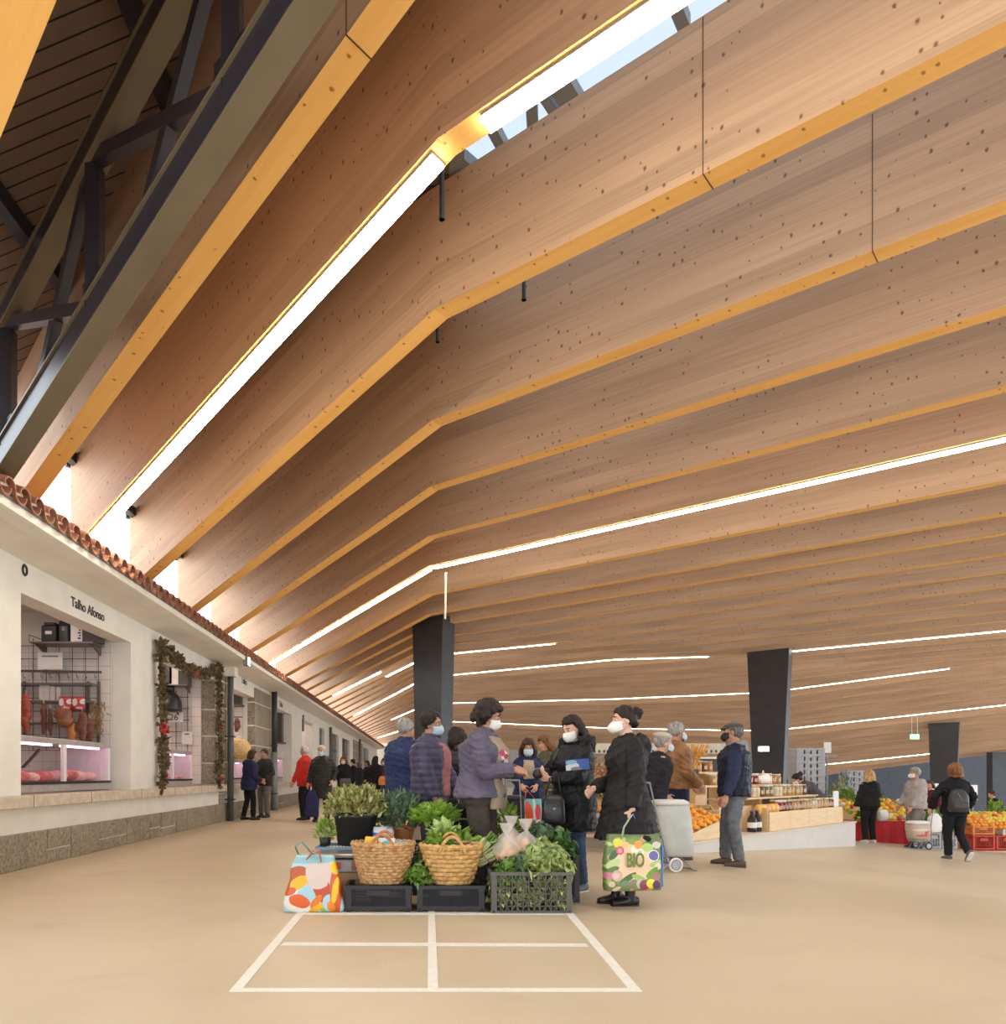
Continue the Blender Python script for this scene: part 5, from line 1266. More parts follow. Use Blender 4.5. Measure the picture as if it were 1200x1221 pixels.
# right-hand shoppers
person('blond woman in a black top and leggings at the red-clothed stall', at(1037, 16.4), math.radians(8), 1.64, Fig(female=True, bw=1.18, head=(-.1, 0, .1), hands={1: (.2, .28, 1.0), -1: (-.26, .12, .85)}, poles={1: (.7, -.6, -.2), -1: (-.6, -1, 0)}),
    M_SKIN3, ('wavy',), H_BLOND, None, 'hooded_top', cloth('black_fleece', (.02, .02, .02), .9), M_TRBLK, mat('white_shoe', (.7, .68, .64), .6), M_SOLE, hem=.86, coat_g=.034, hood=True, seed=40, vox=.0105, legw=1.08)
PW15, HW15 = person('masked grey-haired man in a pale grey tracksuit at the fruit stall', at(1092, 15.8), math.radians(88), 1.75, Fig(bw=1.12, head=(-.1, 0, 0), hands={1: (.15, .25, .88), -1: (-.2, .22, .84)}),
    M_SKIN2, ('short',), H_GREY, (M_MASK,), 'hooded_top', cloth('pale_grey_fleece', (.40, .36, .33), .95), cloth('grey_sweatpants', (.25, .225, .21), .95), M_SHOEB, hem=.84, coat_g=.044, hood=True, seed=41, vox=.0105, legw=1.15)
PW16, HW16 = person('curly brown-haired woman in black walking away with a black backpack', at(1139, 12.65), math.radians(-4), 1.67, Fig(female=True, bw=1.1, head=(0, 0, -.1), hands={1: (.34, .16, .92), -1: (-.34, .12, .92)}, poles={1: (1, -.6, 0), -1: (-1, -.6, 0)}, feet={-1: (-.06, .08, .085, 0), 1: (.09, -.22, .17, -.1, .9)}, knee={1: (.05, 1, 0), -1: (-.05, 1, 0)}),
    M_SKIN, ('curly',), H_AUB, None, 'jacket', cloth('black_jacket', (.014, .014, .016), .85), M_TRBLK, M_SHOEG, M_SOLE, hem=.84, coat_g=.036, collar=.05, seed=42, vox=.009, legw=1.05)
person('dark-haired seller in a dark red top behind the fruit stall', at(1109, 19.0), math.radians(120), 1.60, Fig(female=True, bw=1.1, head=(-.2, 0, 0)), M_SKIN, ('bob',), H_BROWN, None, 'top', cloth('wine_top', (.12, .015, .03)), M_TRBLK, M_SHOEB, hem=.8, seed=43, vox=.015, detail=False)
person('seller in a grey jacket bending over the jar stall, face hidden', at(978, 15.9), math.radians(80), 1.66, Fig(female=True, bw=1.1, lean=.75, head=(-.4, 0, 0), hands={1: (.15, .62, .92), -1: (-.15, .62, .92)}, poles={1: (.8, -.3, .3), -1: (-.8, -.3, .3)}), M_SKIN, ('bun',), H_DARK, (M_MASK,), 'jacket', cloth('seller_grey', (.085, .08, .085)), M_TRBLK, M_SHOEB, hem=.8, seed=44, vox=.012, detail=False)
person('distant shopper in dark clothes at the right picture edge behind the orange stall', at(1190, 21), math.radians(70), 1.55, Fig(bw=1.15, head=(-.3, 0, 0), lean=.2), M_SKIN, ('short',), H_BROWN, None, 'jacket', cloth('edge_jacket', (.02, .02, .026)), M_TRBLK, M_SHOEB, hem=.75, seed=45, vox=.015, detail=False)
# ------------------------------------------------------------------ the produce laid out in front
def leaf_mat(name, c1, c2, rough=.45):
    m, nt, b = new_mat(name); tc = N(nt, 'ShaderNodeTexCoord')
    nz = N(nt, 'ShaderNodeTexNoise', Scale=22.0, Detail=4.0); nt.links.new(tc.outputs['Object'], nz.inputs['Vector'])
    cr = N(nt, 'ShaderNodeValToRGB'); e = cr.color_ramp.elements; e[0].position = .3; e[1].position = .7; e[0].color = c4(c1); e[1].color = c4(c2)
    nt.links.new(nz.outputs['Fac'], cr.inputs['Fac']); nt.links.new(cr.outputs['Color'], b.inputs['Base Color']); b.inputs['Roughness'].default_value = rough
    bp = N(nt, 'ShaderNodeBump', Strength=.4, Distance=.01); nt.links.new(nz.outputs['Fac'], bp.inputs['Height']); nt.links.new(bp.outputs['Normal'], b.inputs['Normal'])
    return m
G_LET = leaf_mat('lettuce_green', (.30, .44, .09), (.70, .78, .36)); G_DARK = leaf_mat('dark_leaf', (.045, .12, .03), (.15, .28, .08)); G_MID = leaf_mat('mid_leaf', (.09, .23, .03), (.30, .48, .10))
G_OLIVE = leaf_mat('olive_leaf', (.20, .22, .05), (.56, .55, .22)); G_GREY = leaf_mat('blue_green_leaf', (.07, .14, .075), (.22, .32, .19)); G_PALE = leaf_mat('pale_stalk', (.42, .50, .20), (.66, .70, .42)); G_BRIGHT = leaf_mat('bright_leaf', (.16, .32, .03), (.36, .52, .08))
M_STALK = leaf_mat('white_stalk', (.70, .72, .58), (.82, .82, .72))
def leaf(mb, base, d, up, L, W, droop=.3, ruf=.12, seed=0, nt_=6, nw=4):
    d = Vector(d).normalized(); up = Vector(up); up = (up-d*up.dot(d)).normalized(); sd = d.cross(up); vs = []; fs = []
    for i in range(nt_+1):
        t = i/nt_; c = Vector(base)+d*L*t*(1-.25*droop*t)+up*L*(.28*t-droop*t*t); w = W*(max(.08, math.sin(PI*min(1, .06+t**.75*.92))))
        for j in range(nw+1):
            q = (j/nw-.5)*2; r = ruf*W*math.sin(seed+q*5.3+t*17)*abs(q)*(t+.2)
            vs.append(c+sd*w*q*.5+up*(abs(q)**1.5*w*.22+r))
    for i in range(nt_):
        for j in range(nw):
            a = i*(nw+1)+j; fs.append((a, a+1, a+nw+2, a+nw+1))
    mb.add(vs, fs)
def rosette(rnd, n, L, W, el=(.1, 1.3), droop=.35, ruf=.14, base_r=.02):
    mb = MB()
    for k in range(n):
        f = k/max(1, n-1); a = k*2.399+rnd.uniform(-.2, .2); e = el[0]+(el[1]-el[0])*f+rnd.uniform(-.1, .1)
        d = Vector((math.cos(a)*math.cos(e), math.sin(a)*math.cos(e), math.sin(e))); up = Vector((-math.cos(a)*math.sin(e), -math.sin(a)*math.sin(e), math.cos(e)))
        leaf(mb, d*base_r, d, up, L*rnd.uniform(.8, 1.1), W*rnd.uniform(.8, 1.1), droop*(1-.8*f)-.35*f, ruf, rnd.uniform(0, 9))
    return mb
def smoothmesh(mb, name, m, parent=None): return mb.build(name, m, parent, True, fix=False)
def lettuce(name, label, loc, rz, R=.14, m=None, seed=1, group=None, cat='lettuce', n=26):
    rnd = random.Random(seed); R = R*1.08; t = thing(name, label, cat, loc, rz, group)
    smoothmesh(rosette(rnd, n, R, R*1.15, (-.1, 1.25), .45, .2), 'leaves', m or G_LET, t)
    MB().lathe((0, 0, -.02), [(R*.2, 0), (R*.24, .03), (R*.3, R*.45), (R*.12, R*.6)], 12).build('heart', G_PALE, t, True)
    return t
def bush(rnd, rx, ry, rz_, n, L, W, flat=0.0, stems=14):
    lv = MB(); st = MB()
    for k in range(stems):
        a = rnd.uniform(0, 2*PI); r = rnd.uniform(.2, .85); st.tube([(0, 0, 0), (rx*r*math.cos(a)*.5, ry*r*math.sin(a)*.5, rz_*.5), (rx*r*math.cos(a), ry*r*math.sin(a), rz_*rnd.uniform(.75, .95))], [.006, .004, .002], 5)
    for k in range(n):
        u = rnd.uniform(-1, 1); a = rnd.uniform(0, 2*PI); rr = rnd.uniform(.35, 1)**.5
        z = rnd.uniform(.0, 1); q = math.sqrt(max(0, 1-(z*.95)**2)); p = Vector((rx*q*rr*math.cos(a), ry*q*rr*math.sin(a), rz_*z*rr+(1-rr)*rz_*.3))
        d = Vector((math.cos(a)*q+rnd.gauss(0, .5), math.sin(a)*q+rnd.gauss(0, .5), z+.25+rnd.gauss(0, .4))).normalized()
        leaf(lv, p, d, Vector((rnd.gauss(0, .4), rnd.gauss(0, .4), 1)) if abs(d.z) < .95 else Vector((1, 0, 0)), L*rnd.uniform(.7, 1.2), W*rnd.uniform(.7, 1.2), rnd.uniform(-.1, .4), .05, rnd.uniform(0, 9), 3, 2)
    return lv, st
M_CRB = mat('black_crate', (.016, .015, .020), .4, var=.1); M_CRG = mat('grey_brown_crate', (.105, .095, .078), .45, var=.12); M_CRL = mat('pale_grey_crate', (.42, .43, .45), .5, var=.06); M_CRR = mat('red_crate', (.58, .045, .02), .45); M_CRO = mat('orange_crate', (.75, .22, .03), .45); M_CRBL = mat('blue_crate', (.16, .34, .50), .45)
def crate(w, d, h, m, label, loc, rz=0.0, nv=12, nh=4, dia=False, group=None, name='crate', lip=.018, bar=.006, lowfoot=True):
    t = thing(name, label, 'crate', loc, rz, group); tk = .012
    mb = MB()
    for (x0, x1, y0, y1) in ((-w/2-lip/2, w/2+lip/2, -d/2-lip/2, -d/2+tk), (-w/2-lip/2, w/2+lip/2, d/2-tk, d/2+lip/2), (-w/2-lip/2, -w/2+tk, -d/2, d/2), (w/2-tk, w/2+lip/2, -d/2, d/2)): mb.box(x0, x1, y0, y1, h-.028, h)
    for sx in (-1, 1):
        for sy in (-1, 1): mb.box(sx*(w/2-.022)-.022, sx*(w/2-.022)+.022, sy*(d/2-.022)-.022, sy*(d/2-.022)+.022, 0, h)
    mb.build('rim', m, t)
    b = MB()
    for k in range(9): x = -w/2+.02+k*(w-.04)/8; b.box(x-.008, x+.008, -d/2, d/2, .012, .024)
    for k in range(6): y = -d/2+.02+k*(d-.04)/5; b.box(-w/2, w/2, y-.008, y+.008, .012, .024)
    b.build('base', m, t)
    for (axis, s) in (('x', -1), ('x', 1), ('y', -1), ('y', 1)):
        p = MB(); Lh = (w if axis == 'x' else d)/2-.03; off = s*((d if axis == 'x' else w)/2-.006); n_ = max(3, int(nv*(1 if axis == 'x' else d/w)))
        def bx(a0, a1, z0, z1):
            if axis == 'x': p.box(a0, a1, off-.005, off+.005, z0, z1)
            else: p.box(off-.005, off+.005, a0, a1, z0, z1)
        z0, z1 = (.045 if lowfoot else .01), h-.028
        bx(-Lh, Lh, z0-.02, z0+.012)
        for k in range(nh): z = z0+(z1-z0)*(k+1)/(nh+1); bx(-Lh, Lh, z-bar*.6, z+bar*.6)
        for k in range(n_+1): x = -Lh+2*Lh*k/n_; bx(x-bar*.6, x+bar*.6, z0, z1)
        if dia:
            for k in range(-3, 4, 1):
                for q in (-1, 1):
                    a = Vector((k*Lh/3.5-q*.08, 0, z0)); c = Vector((k*Lh/3.5+q*.08, 0, z1))
                    if axis == 'x': a.y = c.y = off
                    else: a = Vector((off, a.x*d/w, a.z)); c = Vector((off, c.x*d/w, c.z))
                    p.bar(a, c, .006, .006)
        if axis == 'x': p.box(-.09, .09, off-.007, off+.007, h*.62, h*.82) if not dia else None
        p.build('side_panel', m, t)
    return t
def xz(px, Y): return XY(px, Y)
# front row
CA = crate(.53, .36, .215, M_CRB, 'low black crate under the left wicker basket', (-.365, 6.03, 0), .0, 30, 5)
CB = crate(.545, .36, .215, M_CRB, 'low black crate under the right wicker basket', (.222, 6.03, 0), 0, 30, 5)
CC = crate(.645, .40, .335, M_CRG, 'large grey crate filled with green lettuce, front right', (.868, 5.98, 0), 0, 13, 5, dia=True, lowfoot=False, bar=.006)
# woven baskets
M_WICK = mat('wicker', (.52, .30, .12), .6, var=.4, scale=30, bump=.2); M_WICK2 = mat('wicker_golden', (.60, .35, .12), .6, var=.35, scale=26, bump=.2); M_HAND = mat('wicker_handle', (.42, .17, .06), .5, var=.3, scale=40)
def basket(label, loc, m, rx, ry, bx_, by_, H, rows, stakes, hm, rz=0):
    t = thing('wicker_basket', label, 'basket', loc, rz)
    def rad(z): f = (z/H)**.8; return bx_+(rx-bx_)*f, by_+(ry-by_)*f
    wv = MB(); n = stakes
    for r in range(rows):
        z = .012+(H-.024)*r/(rows-1); a, b = rad(z); pts = []; hh = (H/rows)*.56
        m_ = n*4; vs = []; fs = []
        for k in range(m_):
            th = 2*PI*k/m_; o = .007*math.cos(k*PI/4*2/2+r*PI)*1.0
            for (dr, dz) in ((-.0035, -hh), (.0035, -hh*.9), (.0045, 0), (.0035, hh*.9), (-.0035, hh)):
                vs.append(((a+o+dr)*math.cos(th), (b+o+dr)*math.sin(th), z+dz*.86))
        for k in range(m_):
            k2 = (k+1) % m_
            for j in range(4): fs.append((k*5+j, k2*5+j, k2*5+j+1, k*5+j+1))
        wv.add(vs, fs)
    wv.build('weave', m, t, True)
    sk = MB()
    for k in range(n):
        th = 2*PI*(k+.5)/n; pts = []
        for j in range(6): z = H*j/5; a, b = rad(z); pts.append(((a-.001)*math.cos(th), (b-.001)*math.sin(th), z))
        sk.tube(pts, .0065, 5)
    sk.build('stakes', m, t, True)
    rm = MB(); pts = [(rx*math.cos(2*PI*k/40), ry*math.sin(2*PI*k/40), H+.004*math.sin(k*2)) for k in range(41)]; rm.tube(pts, .014, 7)
    pts = [(rx*1.0*math.cos(2*PI*k/80), ry*math.sin(2*PI*k/80)+.0, H+.012+.006*math.sin(k*1.9)) for k in range(81)]; rm.tube(pts, .008, 6); rm.build('rim', m, t, True)
    MB().loft([((0, 0, .0), bx_*.98, by_*.98), ((0, 0, .012), bx_, by_)], 28).build('base', m, t)
    for s in (-1, 1):
        hd = MB(); pts = []
        for k in range(15):
            f = k/14; pts.append((-.105+.21*f, s*(ry*.93+.012*math.sin(PI*f)), H-.05+.135*math.sin(PI*f)**.7))
        hd.tube(pts, .013, 8); hd.build('handle', hm, t, True)
    return t
BZ = .216
basket('tall wicker basket with reddish handles on the left black crate', (-.335, 6.03, BZ), M_WICK, .262, .185, .18, .135, .325, 13, 30, M_HAND)
basket('golden wicker basket with pale handles on the right black crate', (.235, 6.03, BZ), M_WICK2, .262, .185, .165, .13, .31, 9, 22, M_WICK2)
def packet(label, loc, rz, w, h, d, m, cat='packet', name='packet'):
    mb = MB(); mb.loft([((0, 0, 0), w*.48, d*.2), ((0, 0, h*.2), w*.5, d*.5), ((0, 0, h*.75), w*.5, d*.48), ((0, 0, h), w*.47, d*.1)], 16, 3.5)
    t = mb.build(name, m, None, True, loc=loc); t.rotation_euler = rz if isinstance(rz, tuple) else (0, 0, rz)
    return tag(t, label, cat)
zb = BZ+.14
packet('yellow packet standing in the left wicker basket', (-.46, 6.07, zb+.03), (.1, .1, .2), .11, .21, .07, mat('yellow_pack', (.85, .50, .04), .4))
packet('pale packet with a turquoise patch in the left wicker basket', (-.31, 6.12, zb+.0), (-.1, 0, 0), .15, .22, .08, print_mat('turq_pack', (.74, .66, .56), [(0, .16, .05, .04, 0, (.10, .52, .62))], rough=.4))
packet('blue and orange packet at the right edge of the left wicker basket', (-.20, 6.08, zb), (-.1, .1, 0), .11, .20, .07, print_mat('blue_pack', (.10, .35, .55), [(.03, .15, .03, .04, .4, (.8, .3, .08)), (-.03, .10, .03, .02, 0, (.7, .6, .5))], rough=.4))
packet('reddish packet lying in the left wicker basket', (-.39, 6.0, zb), (.2, 0, 0), .14, .17, .08, mat('red_pack', (.48, .14, .10), .5))
lettuce('lettuce', 'leafy green poking out of the golden wicker basket, left side', (.10, 6.06, BZ+.26), 0, .12, G_BRIGHT, 5)
lettuce('lettuce', 'leafy green poking out of the golden wicker basket, middle', (.24, 6.10, BZ+.22), 1, .11, G_MID, 6)
o = thing('string_coil', 'coil of brown string in the golden wicker basket', 'string', (.33, 6.02, BZ+.27)); mb = MB(); mb.tube([(.07*math.cos(k*.5), .06*math.sin(k*.5), .002*k) for k in range(40)], .008, 6); mb.build('coil', mat('twine', (.30, .19, .10), .9), o)
# crate of lettuces: lower layer seen through the lattice, upper layer on top
protos = [lettuce('lettuce', 'pale green lettuce head packed in the large grey crate', (.62+.165*k, 5.90, .06), k, .115, G_LET, 20+k, 'lettuces in the grey crate', n=22) for k in range(2)]
k = 0
for z in (.06, .175):
    for yy in (5.885, 6.07):
        for xx in (.64, .79, .94, 1.09):
            if z == .06 and yy == 5.885 and xx < .8: k += 1; protos[0 if xx < .7 else 1].location = (xx, yy, z); continue
            dup(protos[k % 2], (xx+random.uniform(-.015, .015), yy, z), random.uniform(0, 6)); k += 1
for (x, y, z, r, m_, lab) in ((.92, 5.92, .315, .17, G_LET, 'big pale lettuce on top of the grey crate, middle'), (1.08, 5.93, .31, .165, G_LET, 'frilly pale lettuce at the right front corner of the grey crate'), (1.02, 6.10, .36, .16, G_LET, 'pale lettuce on the grey crate behind the frilly one'), (.70, 5.90, .265, .13, G_MID, 'darker leafy green on the left of the grey crate'), (.80, 5.90, .29, .13, G_GREY, 'small blue-green leafy head between the lettuces on the grey crate')):
    lettuce('lettuce', lab, (x, y, z), random.uniform(0, 6), r, m_, int(x*100), n=34)
for (x, y, z, lab) in ((1.16, 6.22, .42, 'dark cabbage leaves behind the grey crate, right'), (1.05, 6.34, .46, 'dark cabbage leaves behind the grey crate, farther back')):
    lettuce('cabbage', lab, (x, y, z), 1, .18, G_DARK if y < 6.3 else G_GREY, int(y*10), n=26, cat='cabbage')
o = thing('leek', 'white leek stalks lying across the back of the grey crate', 'leek', (1.02, 6.12, .47), .05); MB().tube([(-.13, 0, 0), (.10, 0, 0)], .028, 12).build('shaft', M_STALK, o, True); mb = MB(); [leaf(mb, (.10, 0, 0), (1, .3*j, .2), (0, 0, 1), .14, .035, .3, .1, j) for j in (-1, 0, 1)]; smoothmesh(mb, 'leaves', G_DARK, o)
# second row: boxes behind the front row
crate(.40, .26, .42, M_CRB, 'tall black crate behind the golden wicker basket', (.25, 6.38, 0), 0, 18, 7)
crate(.30, .20, .42, mat('brown_crate', (.20, .065, .045), .5), 'reddish brown crate hidden behind the large grey crate', (.72, 6.33, 0), 0, 14, 6)
crate(.46, .26, .42, M_CRB, 'black crate behind the large grey crate', (1.13, 6.40, 0), 0, 18, 7)
for (x, y, z, r, m_, sd, lab) in ((.16, 6.36, .42, .20, G_MID, 1, 'leafy chard bunch on the tall black crate, left'), (.36, 6.36, .42, .21, G_BRIGHT, 2, 'leafy chard bunch on the tall black crate, right')):
    t = thing('chard_bunch', lab, 'chard', (x, y, z)); rnd = random.Random(sd); lv, s_ = bush(rnd, r*.75, r*.6, r*.45, 80, .11, .09); smoothmesh(lv, 'leaves', m_, t)
    st = MB(); [st.tube([(0, 0, -.03), (.06*math.cos(a), .06*math.sin(a), .06)], .008, 6) for a in (0, 1, 2, 3, 4, 5)]; st.build('stalks', M_STALK, t, True)
# celery-like bundles leaning between basket and crate
for q, (x, y, z, an) in enumerate(((.50, 6.12, .50, .75), (.55, 6.08, .44, 1.0))):
    t = thing('turnip_greens', 'tied bundle of pale green stalks leaning right of the golden basket, %s' % ('left one' if q == 0 else 'right one'), 'greens', (x, y, z)); t.rotation_euler = (0, an, 0); rnd = random.Random(q); st = MB(); lv = MB()
    for k in range(26):
        a = rnd.uniform(0, 2*PI); r = rnd.uniform(0, .05); p = Vector((r*math.cos(a), r*math.sin(a), -.12)); e = p*1.5+Vector((0, 0, .25)); st.tube([p, (p+e)/2, e], [.008, .007, .005], 5)
        leaf(lv, e, (p.x*6+rnd.gauss(0, .2), p.y*6+rnd.gauss(0, .2), 1), (1, 0, 0), .09, .035, .2, .1, k)
    st.build('stalks', G_PALE, t, True); smoothmesh(lv, 'leaves', G_MID, t); MB().tube([(.055*math.cos(k*.4), .055*math.sin(k*.4), -.03) for k in range(17)], .006, 5).build('tie', M_WICK, t)
# onions in clear bags
M_ONION = mat('onion_skin', (.90, .50, .24), .35, var=.25, scale=12); M_FILM = glass('clear_film', (.93, .90, .88), .10)
FILM = bpy.data.materials.new('film_white'); FILM.use_nodes = True
fm_ = FILM.node_tree; fd_ = N(fm_, 'ShaderNodeBsdfDiffuse', Color=(.92, .86, .82, 1)); ft_ = N(fm_, 'ShaderNodeBsdfTransparent', Color=(.97, .95, .94, 1)); fx_ = N(fm_, 'ShaderNodeMixShader', Fac=.30)
fm_.links.new(ft_.outputs[0], fx_.inputs[1]); fm_.links.new(fd_.outputs[0], fx_.inputs[2]); fm_.links.new(fx_.outputs[0], fm_.nodes['Material Output'].inputs[0])
def bagof(x, y, z, label, sd):
    t = thing('onion_bag', label, 'bag', (x, y, z)); mb = MB(); mb.loft([((0, 0, .0), .07, .06), ((0, 0, .05), .125, .10), ((0, 0, .12), .12, .095), ((0, 0, .18), .05, .04), ((0, 0, .21), .016, .014), ((0, 0, .27), .05, .02), ((0, 0, .31), .06, .018)], 18)
    me = mb.mesh('film'); 
    for v in me.vertices: v.co += Vector([noise.noise(v.co*22+Vector((sd, j*7, 0)))*.005 for j in range(3)])
    me.materials.append(FILM); link('film', me, t, True)
    return t
on0 = None
bi = 0
for (x, y, z, lab) in ((.76, 6.24, .45, 'knotted clear bag of onions behind the grey crate, left'), (.87, 6.14, .43, 'knotted clear bag of onions at the back of the grey crate, rightmost'), (.70, 6.05, .40, 'knotted clear bag of onions on the left corner of the grey crate')):
    bagof(x, y, z, lab, bi); bi += 1
    for k in range(7):
        a = k*2*PI/6; p = (x+(.062*math.cos(a) if k < 6 else 0), y+(.05*math.sin(a) if k < 6 else 0), z+(.045 if k < 6 else .10))
        if on0 is None:
            on0 = thing('onion', 'golden onion inside the clear bags', 'onion', p, 0, 'onions in clear bags'); on0.scale = (1.15,)*3; MB().lathe((0, 0, 0), [(.004, -.036), (.022, -.03), (.036, -.008), (.035, .01), (.02, .03), (.006, .042), (.003, .052)], 14).build('bulb', M_ONION, on0, True)
        else: dup(on0, p, k)
# bowl of small orange fruits
t = thing('fruit_tray', 'dark tray behind the grey crate holding small orange fruits', 'tray', (1.0, 6.62, .42)); MB().lathe((0, 0, 0), [(.13, 0), (.16, .05), (.165, .05), (.15, .015)], 24).build('tray', M_BLACKP, t, True)
crate(.36, .24, .41, M_CRB, 'black crate under the dark tray of small orange fruits', (1.0, 6.68, 0), 0, 14, 6)
fr0 = None
for k in range(26):
    a = k*2.4; r = .028*math.sqrt(k); p = (1.0+r*math.cos(a), 6.62+r*math.sin(a), .475+(.03 if k < 9 else 0))
    if fr0 is None: fr0 = tag(MB().ell((0, 0, 0), .026, 10, 8).build('kumquat', mat('orange_fruit', (.85, .33, .02), .4), None, True, loc=p), 'small orange fruit heaped in the dark tray', 'fruit', 'small fruits in the dark tray')
    else: c = fr0.copy(); COL.objects.link(c); c.location = p
# greens right of the counting woman's legs
for q, (x, y, z, h) in enumerate(((.83, 7.04, .42, .40), (1.13, 6.98, .42, .20))):
    t = thing('flowering_greens', 'tall bushy light green stems right behind the counting woman%s' % (', taller' if q == 0 else ', lower'), 'greens', (x, y, z)); lv, st = bush(random.Random(8+q), .12, .12, h, 260, .075, .035); smoothmesh(lv, 'foliage', G_BRIGHT if q == 0 else G_MID, t); st.build('stems', G_PALE, t)
crate(.44, .26, .42, M_CRB, 'black crate under the bushy light green stems', (1.05, 7.04, 0), 0, 16, 6)
# black tub with greens, between the men and the baskets
t = thing('leafy_tub', 'black tub of broad green leaves in front of the man in violet', 'tub', (.11, 6.82, .36)); MB().loft([((0, 0, 0), .12, .11), ((0, 0, .3), .145, .135)], 20, 4).build('tub', M_CRB, t, bevel=.008)
MB().loft([((0, 0, .27), .152, .142), ((0, 0, .30), .155, .145)], 20, 4).build('rim', M_CRB, t)
rnd = random.Random(3); lv, st = bush(rnd, .20, .19, .13, 170, .13, .10); smoothmesh(lv, 'leaves', G_BRIGHT, t).location = (0, 0, .28); st.build('stalks', G_PALE, t).location = (0, 0, .28)
crate(.42, .34, .355, M_CRB, 'black crate under the tub of broad green leaves', (.11, 6.82, 0), 0, 16, 6)
for q, (x, y, z, r) in enumerate(((.27, 6.49, .50, .16), (.20, 6.52, .56, .12))):
    t = thing('spinach_bunch', 'leafy green bunch left of the brown trousers, %s' % ('lower' if q == 0 else 'upper'), 'greens', (x, y, z-.05)); lv, s_ = bush(random.Random(30+q), r*.8, r*.6, r*.8, 110, .12, .08); smoothmesh(lv, 'leaves', G_BRIGHT if q == 0 else G_LET, t); MB().tube([(0, 0, -.05), (0, 0, .05)], [.03, .015], 8).build('stalks', M_STALK, t)
# planters on the left
crate(.60, .44, .44, M_CRBL, 'blue crate under the large black bucket', (-.70, 6.92, 0), 0, 16, 5)
M_BUCK = mat('black_bucket', (.035, .032, .032), .5, var=.15, scale=4)
t = thing('potted_shrub', 'large black bucket of bushy olive-green shrub', 'plant', (-.65, 6.93, .442))
MB().lathe((0, 0, 0), [(.172, 0), (.205, .265), (.215, .265), (.218, .30), (.20, .30), (.16, .02)], 36).build('bucket', M_BUCK, t, True)
lv, st = bush(random.Random(41), .30, .27, .28, 900, .07, .03, stems=24); a = smoothmesh(lv, 'foliage', G_OLIVE, t); b_ = st.build('stems', M_HAND, t); a.location = b_.location = (0, 0, .27)
MB().lathe((0, 0, .25), [(.19, 0), (.01, .01)], 24).build('soil', mat('soil', (.03, .02, .015), .95), t)
t = thing('herb_pot', 'small bright green herb left of the black bucket', 'plant', (-.93, 6.83, .442)); lv, st = bush(random.Random(42), .09, .09, .2, 240, .055, .018); a = smoothmesh(lv, 'foliage', G_BRIGHT, t); a.location = (0, 0, .05); st.build('stems', G_PALE, t); MB().lathe((0, 0, 0), [(.045, 0), (.06, .08), (.05, .08)], 16).build('pot', M_BUCK, t, True)
crate(.50, .34, .46, M_CRB, 'black crate under the orange-brown wooden planter', (-.24, 7.08, 0), 0, 16, 6)
M_TERR = mat('orange_wood', (.52, .20, .06), .55, var=.25, scale=10)
t = thing('wooden_planter', 'orange-brown wooden planter with blue-green leafy plant', 'plant', (-.22, 7.06, .462))
mb = MB(); mb.loft([((0, 0, 0), .11, .10), ((0, 0, .13), .135, .12)], 8, 2); mb.build('tub', M_TERR, t); MB().loft([((0, 0, .125), .155, .14), ((0, 0, .155), .155, .14)], 8, 2).build('rim', M_TERR, t)
lv, st = bush(random.Random(44), .25, .22, .32, 380, .12, .05); smoothmesh(lv, 'leaves', G_GREY, t).location = (0, 0, .12); st.build('stems', G_PALE, t).location = (0, 0, .12)
t = thing('dried_flowers', 'dried pinkish seed heads behind the bushy shrub', 'flowers', (-.36, 7.30, .45)); lv, st = bush(random.Random(45), .17, .15, .46, 300, .045, .02, stems=20); smoothmesh(lv, 'seed_heads', mat('dried_pink', (.48, .30, .19), .8, var=.4, scale=30), t); st.build('stems', G_OLIVE, t)
crate(.40, .30, .45, M_CRB, 'black crate under the dried pinkish seed heads', (-.38, 7.36, 0), 0, 14, 5)
o = MB().add([(-.10, 0, 0), (.09, .03, .02), (.03, .01, .13), (-.06, 0, .11), (-.1, .012, 0), (.09, .042, .02), (.03, .022, .13), (-.06, .012, .11)], [(0, 1, 2, 3), (7, 6, 5, 4), (0, 4, 5, 1), (1, 5, 6, 2), (2, 6, 7, 3), (3, 7, 4, 0)]).build('paper_cone', M_PAPER, None, loc=(-.30, 7.30, .98)); tag(o, 'white paper cone standing above the leafy planter', 'paper'); o.location = (-.28, 7.12, .72)
packet('crumpled blue and white plastic bag right of the black bucket', (-.38, 6.84, .442), .4, .20, .18, .12, print_mat('bluewhite', (.70, .70, .74), [(.02, .06, .07, .035, .3, (.05, .10, .45)), (-.04, .13, .05, .02, -.3, (.08, .14, .5))], rough=.3, warp=.05), 'bag', 'plastic_bag')
# grey scale and boxes behind the bag
o = thing('cardboard_box', 'brown cardboard box under the grey weighing scale', 'box', (-.72, 6.36, 0)); MB().box(-.26, .26, -.17, .17, 0, .27).build('body', mat('cardboard', (.42, .29, .17), .85), o, bevel=.004); MB().box(-.26, .26, -.02, .02, .27, .273).build('tape', M_WICK, o)
o = thing('weighing_scale', 'grey weighing scale with a red front on the cardboard box', 'scale', (-.73, 6.34, .272)); MB().box(-.17, .22, -.13, .13, 0, .11).build('housing', M_CRL, o, bevel=.015)
MB().box(-.09, .02, -.136, -.13, .03, .09).build('red_panel', mat('red_panel', (.55, .08, .04), .5), o); MB().box(.11, .18, -.136, -.13, .02, .10).build('side_panel', mat('brick_panel', (.38, .13, .09), .5), o)
MB().loft([((0, 0, .13), .23, .16), ((0, 0, .15), .24, .165), ((0, 0, .165), .24, .165)], 20, 4).build('pan', mat('brushed_steel', (.5, .48, .48), .3, metal=.8), o); MB().box(-.05, .05, -.04, .04, .11, .13).build('pan_support', M_BLACKP, o)
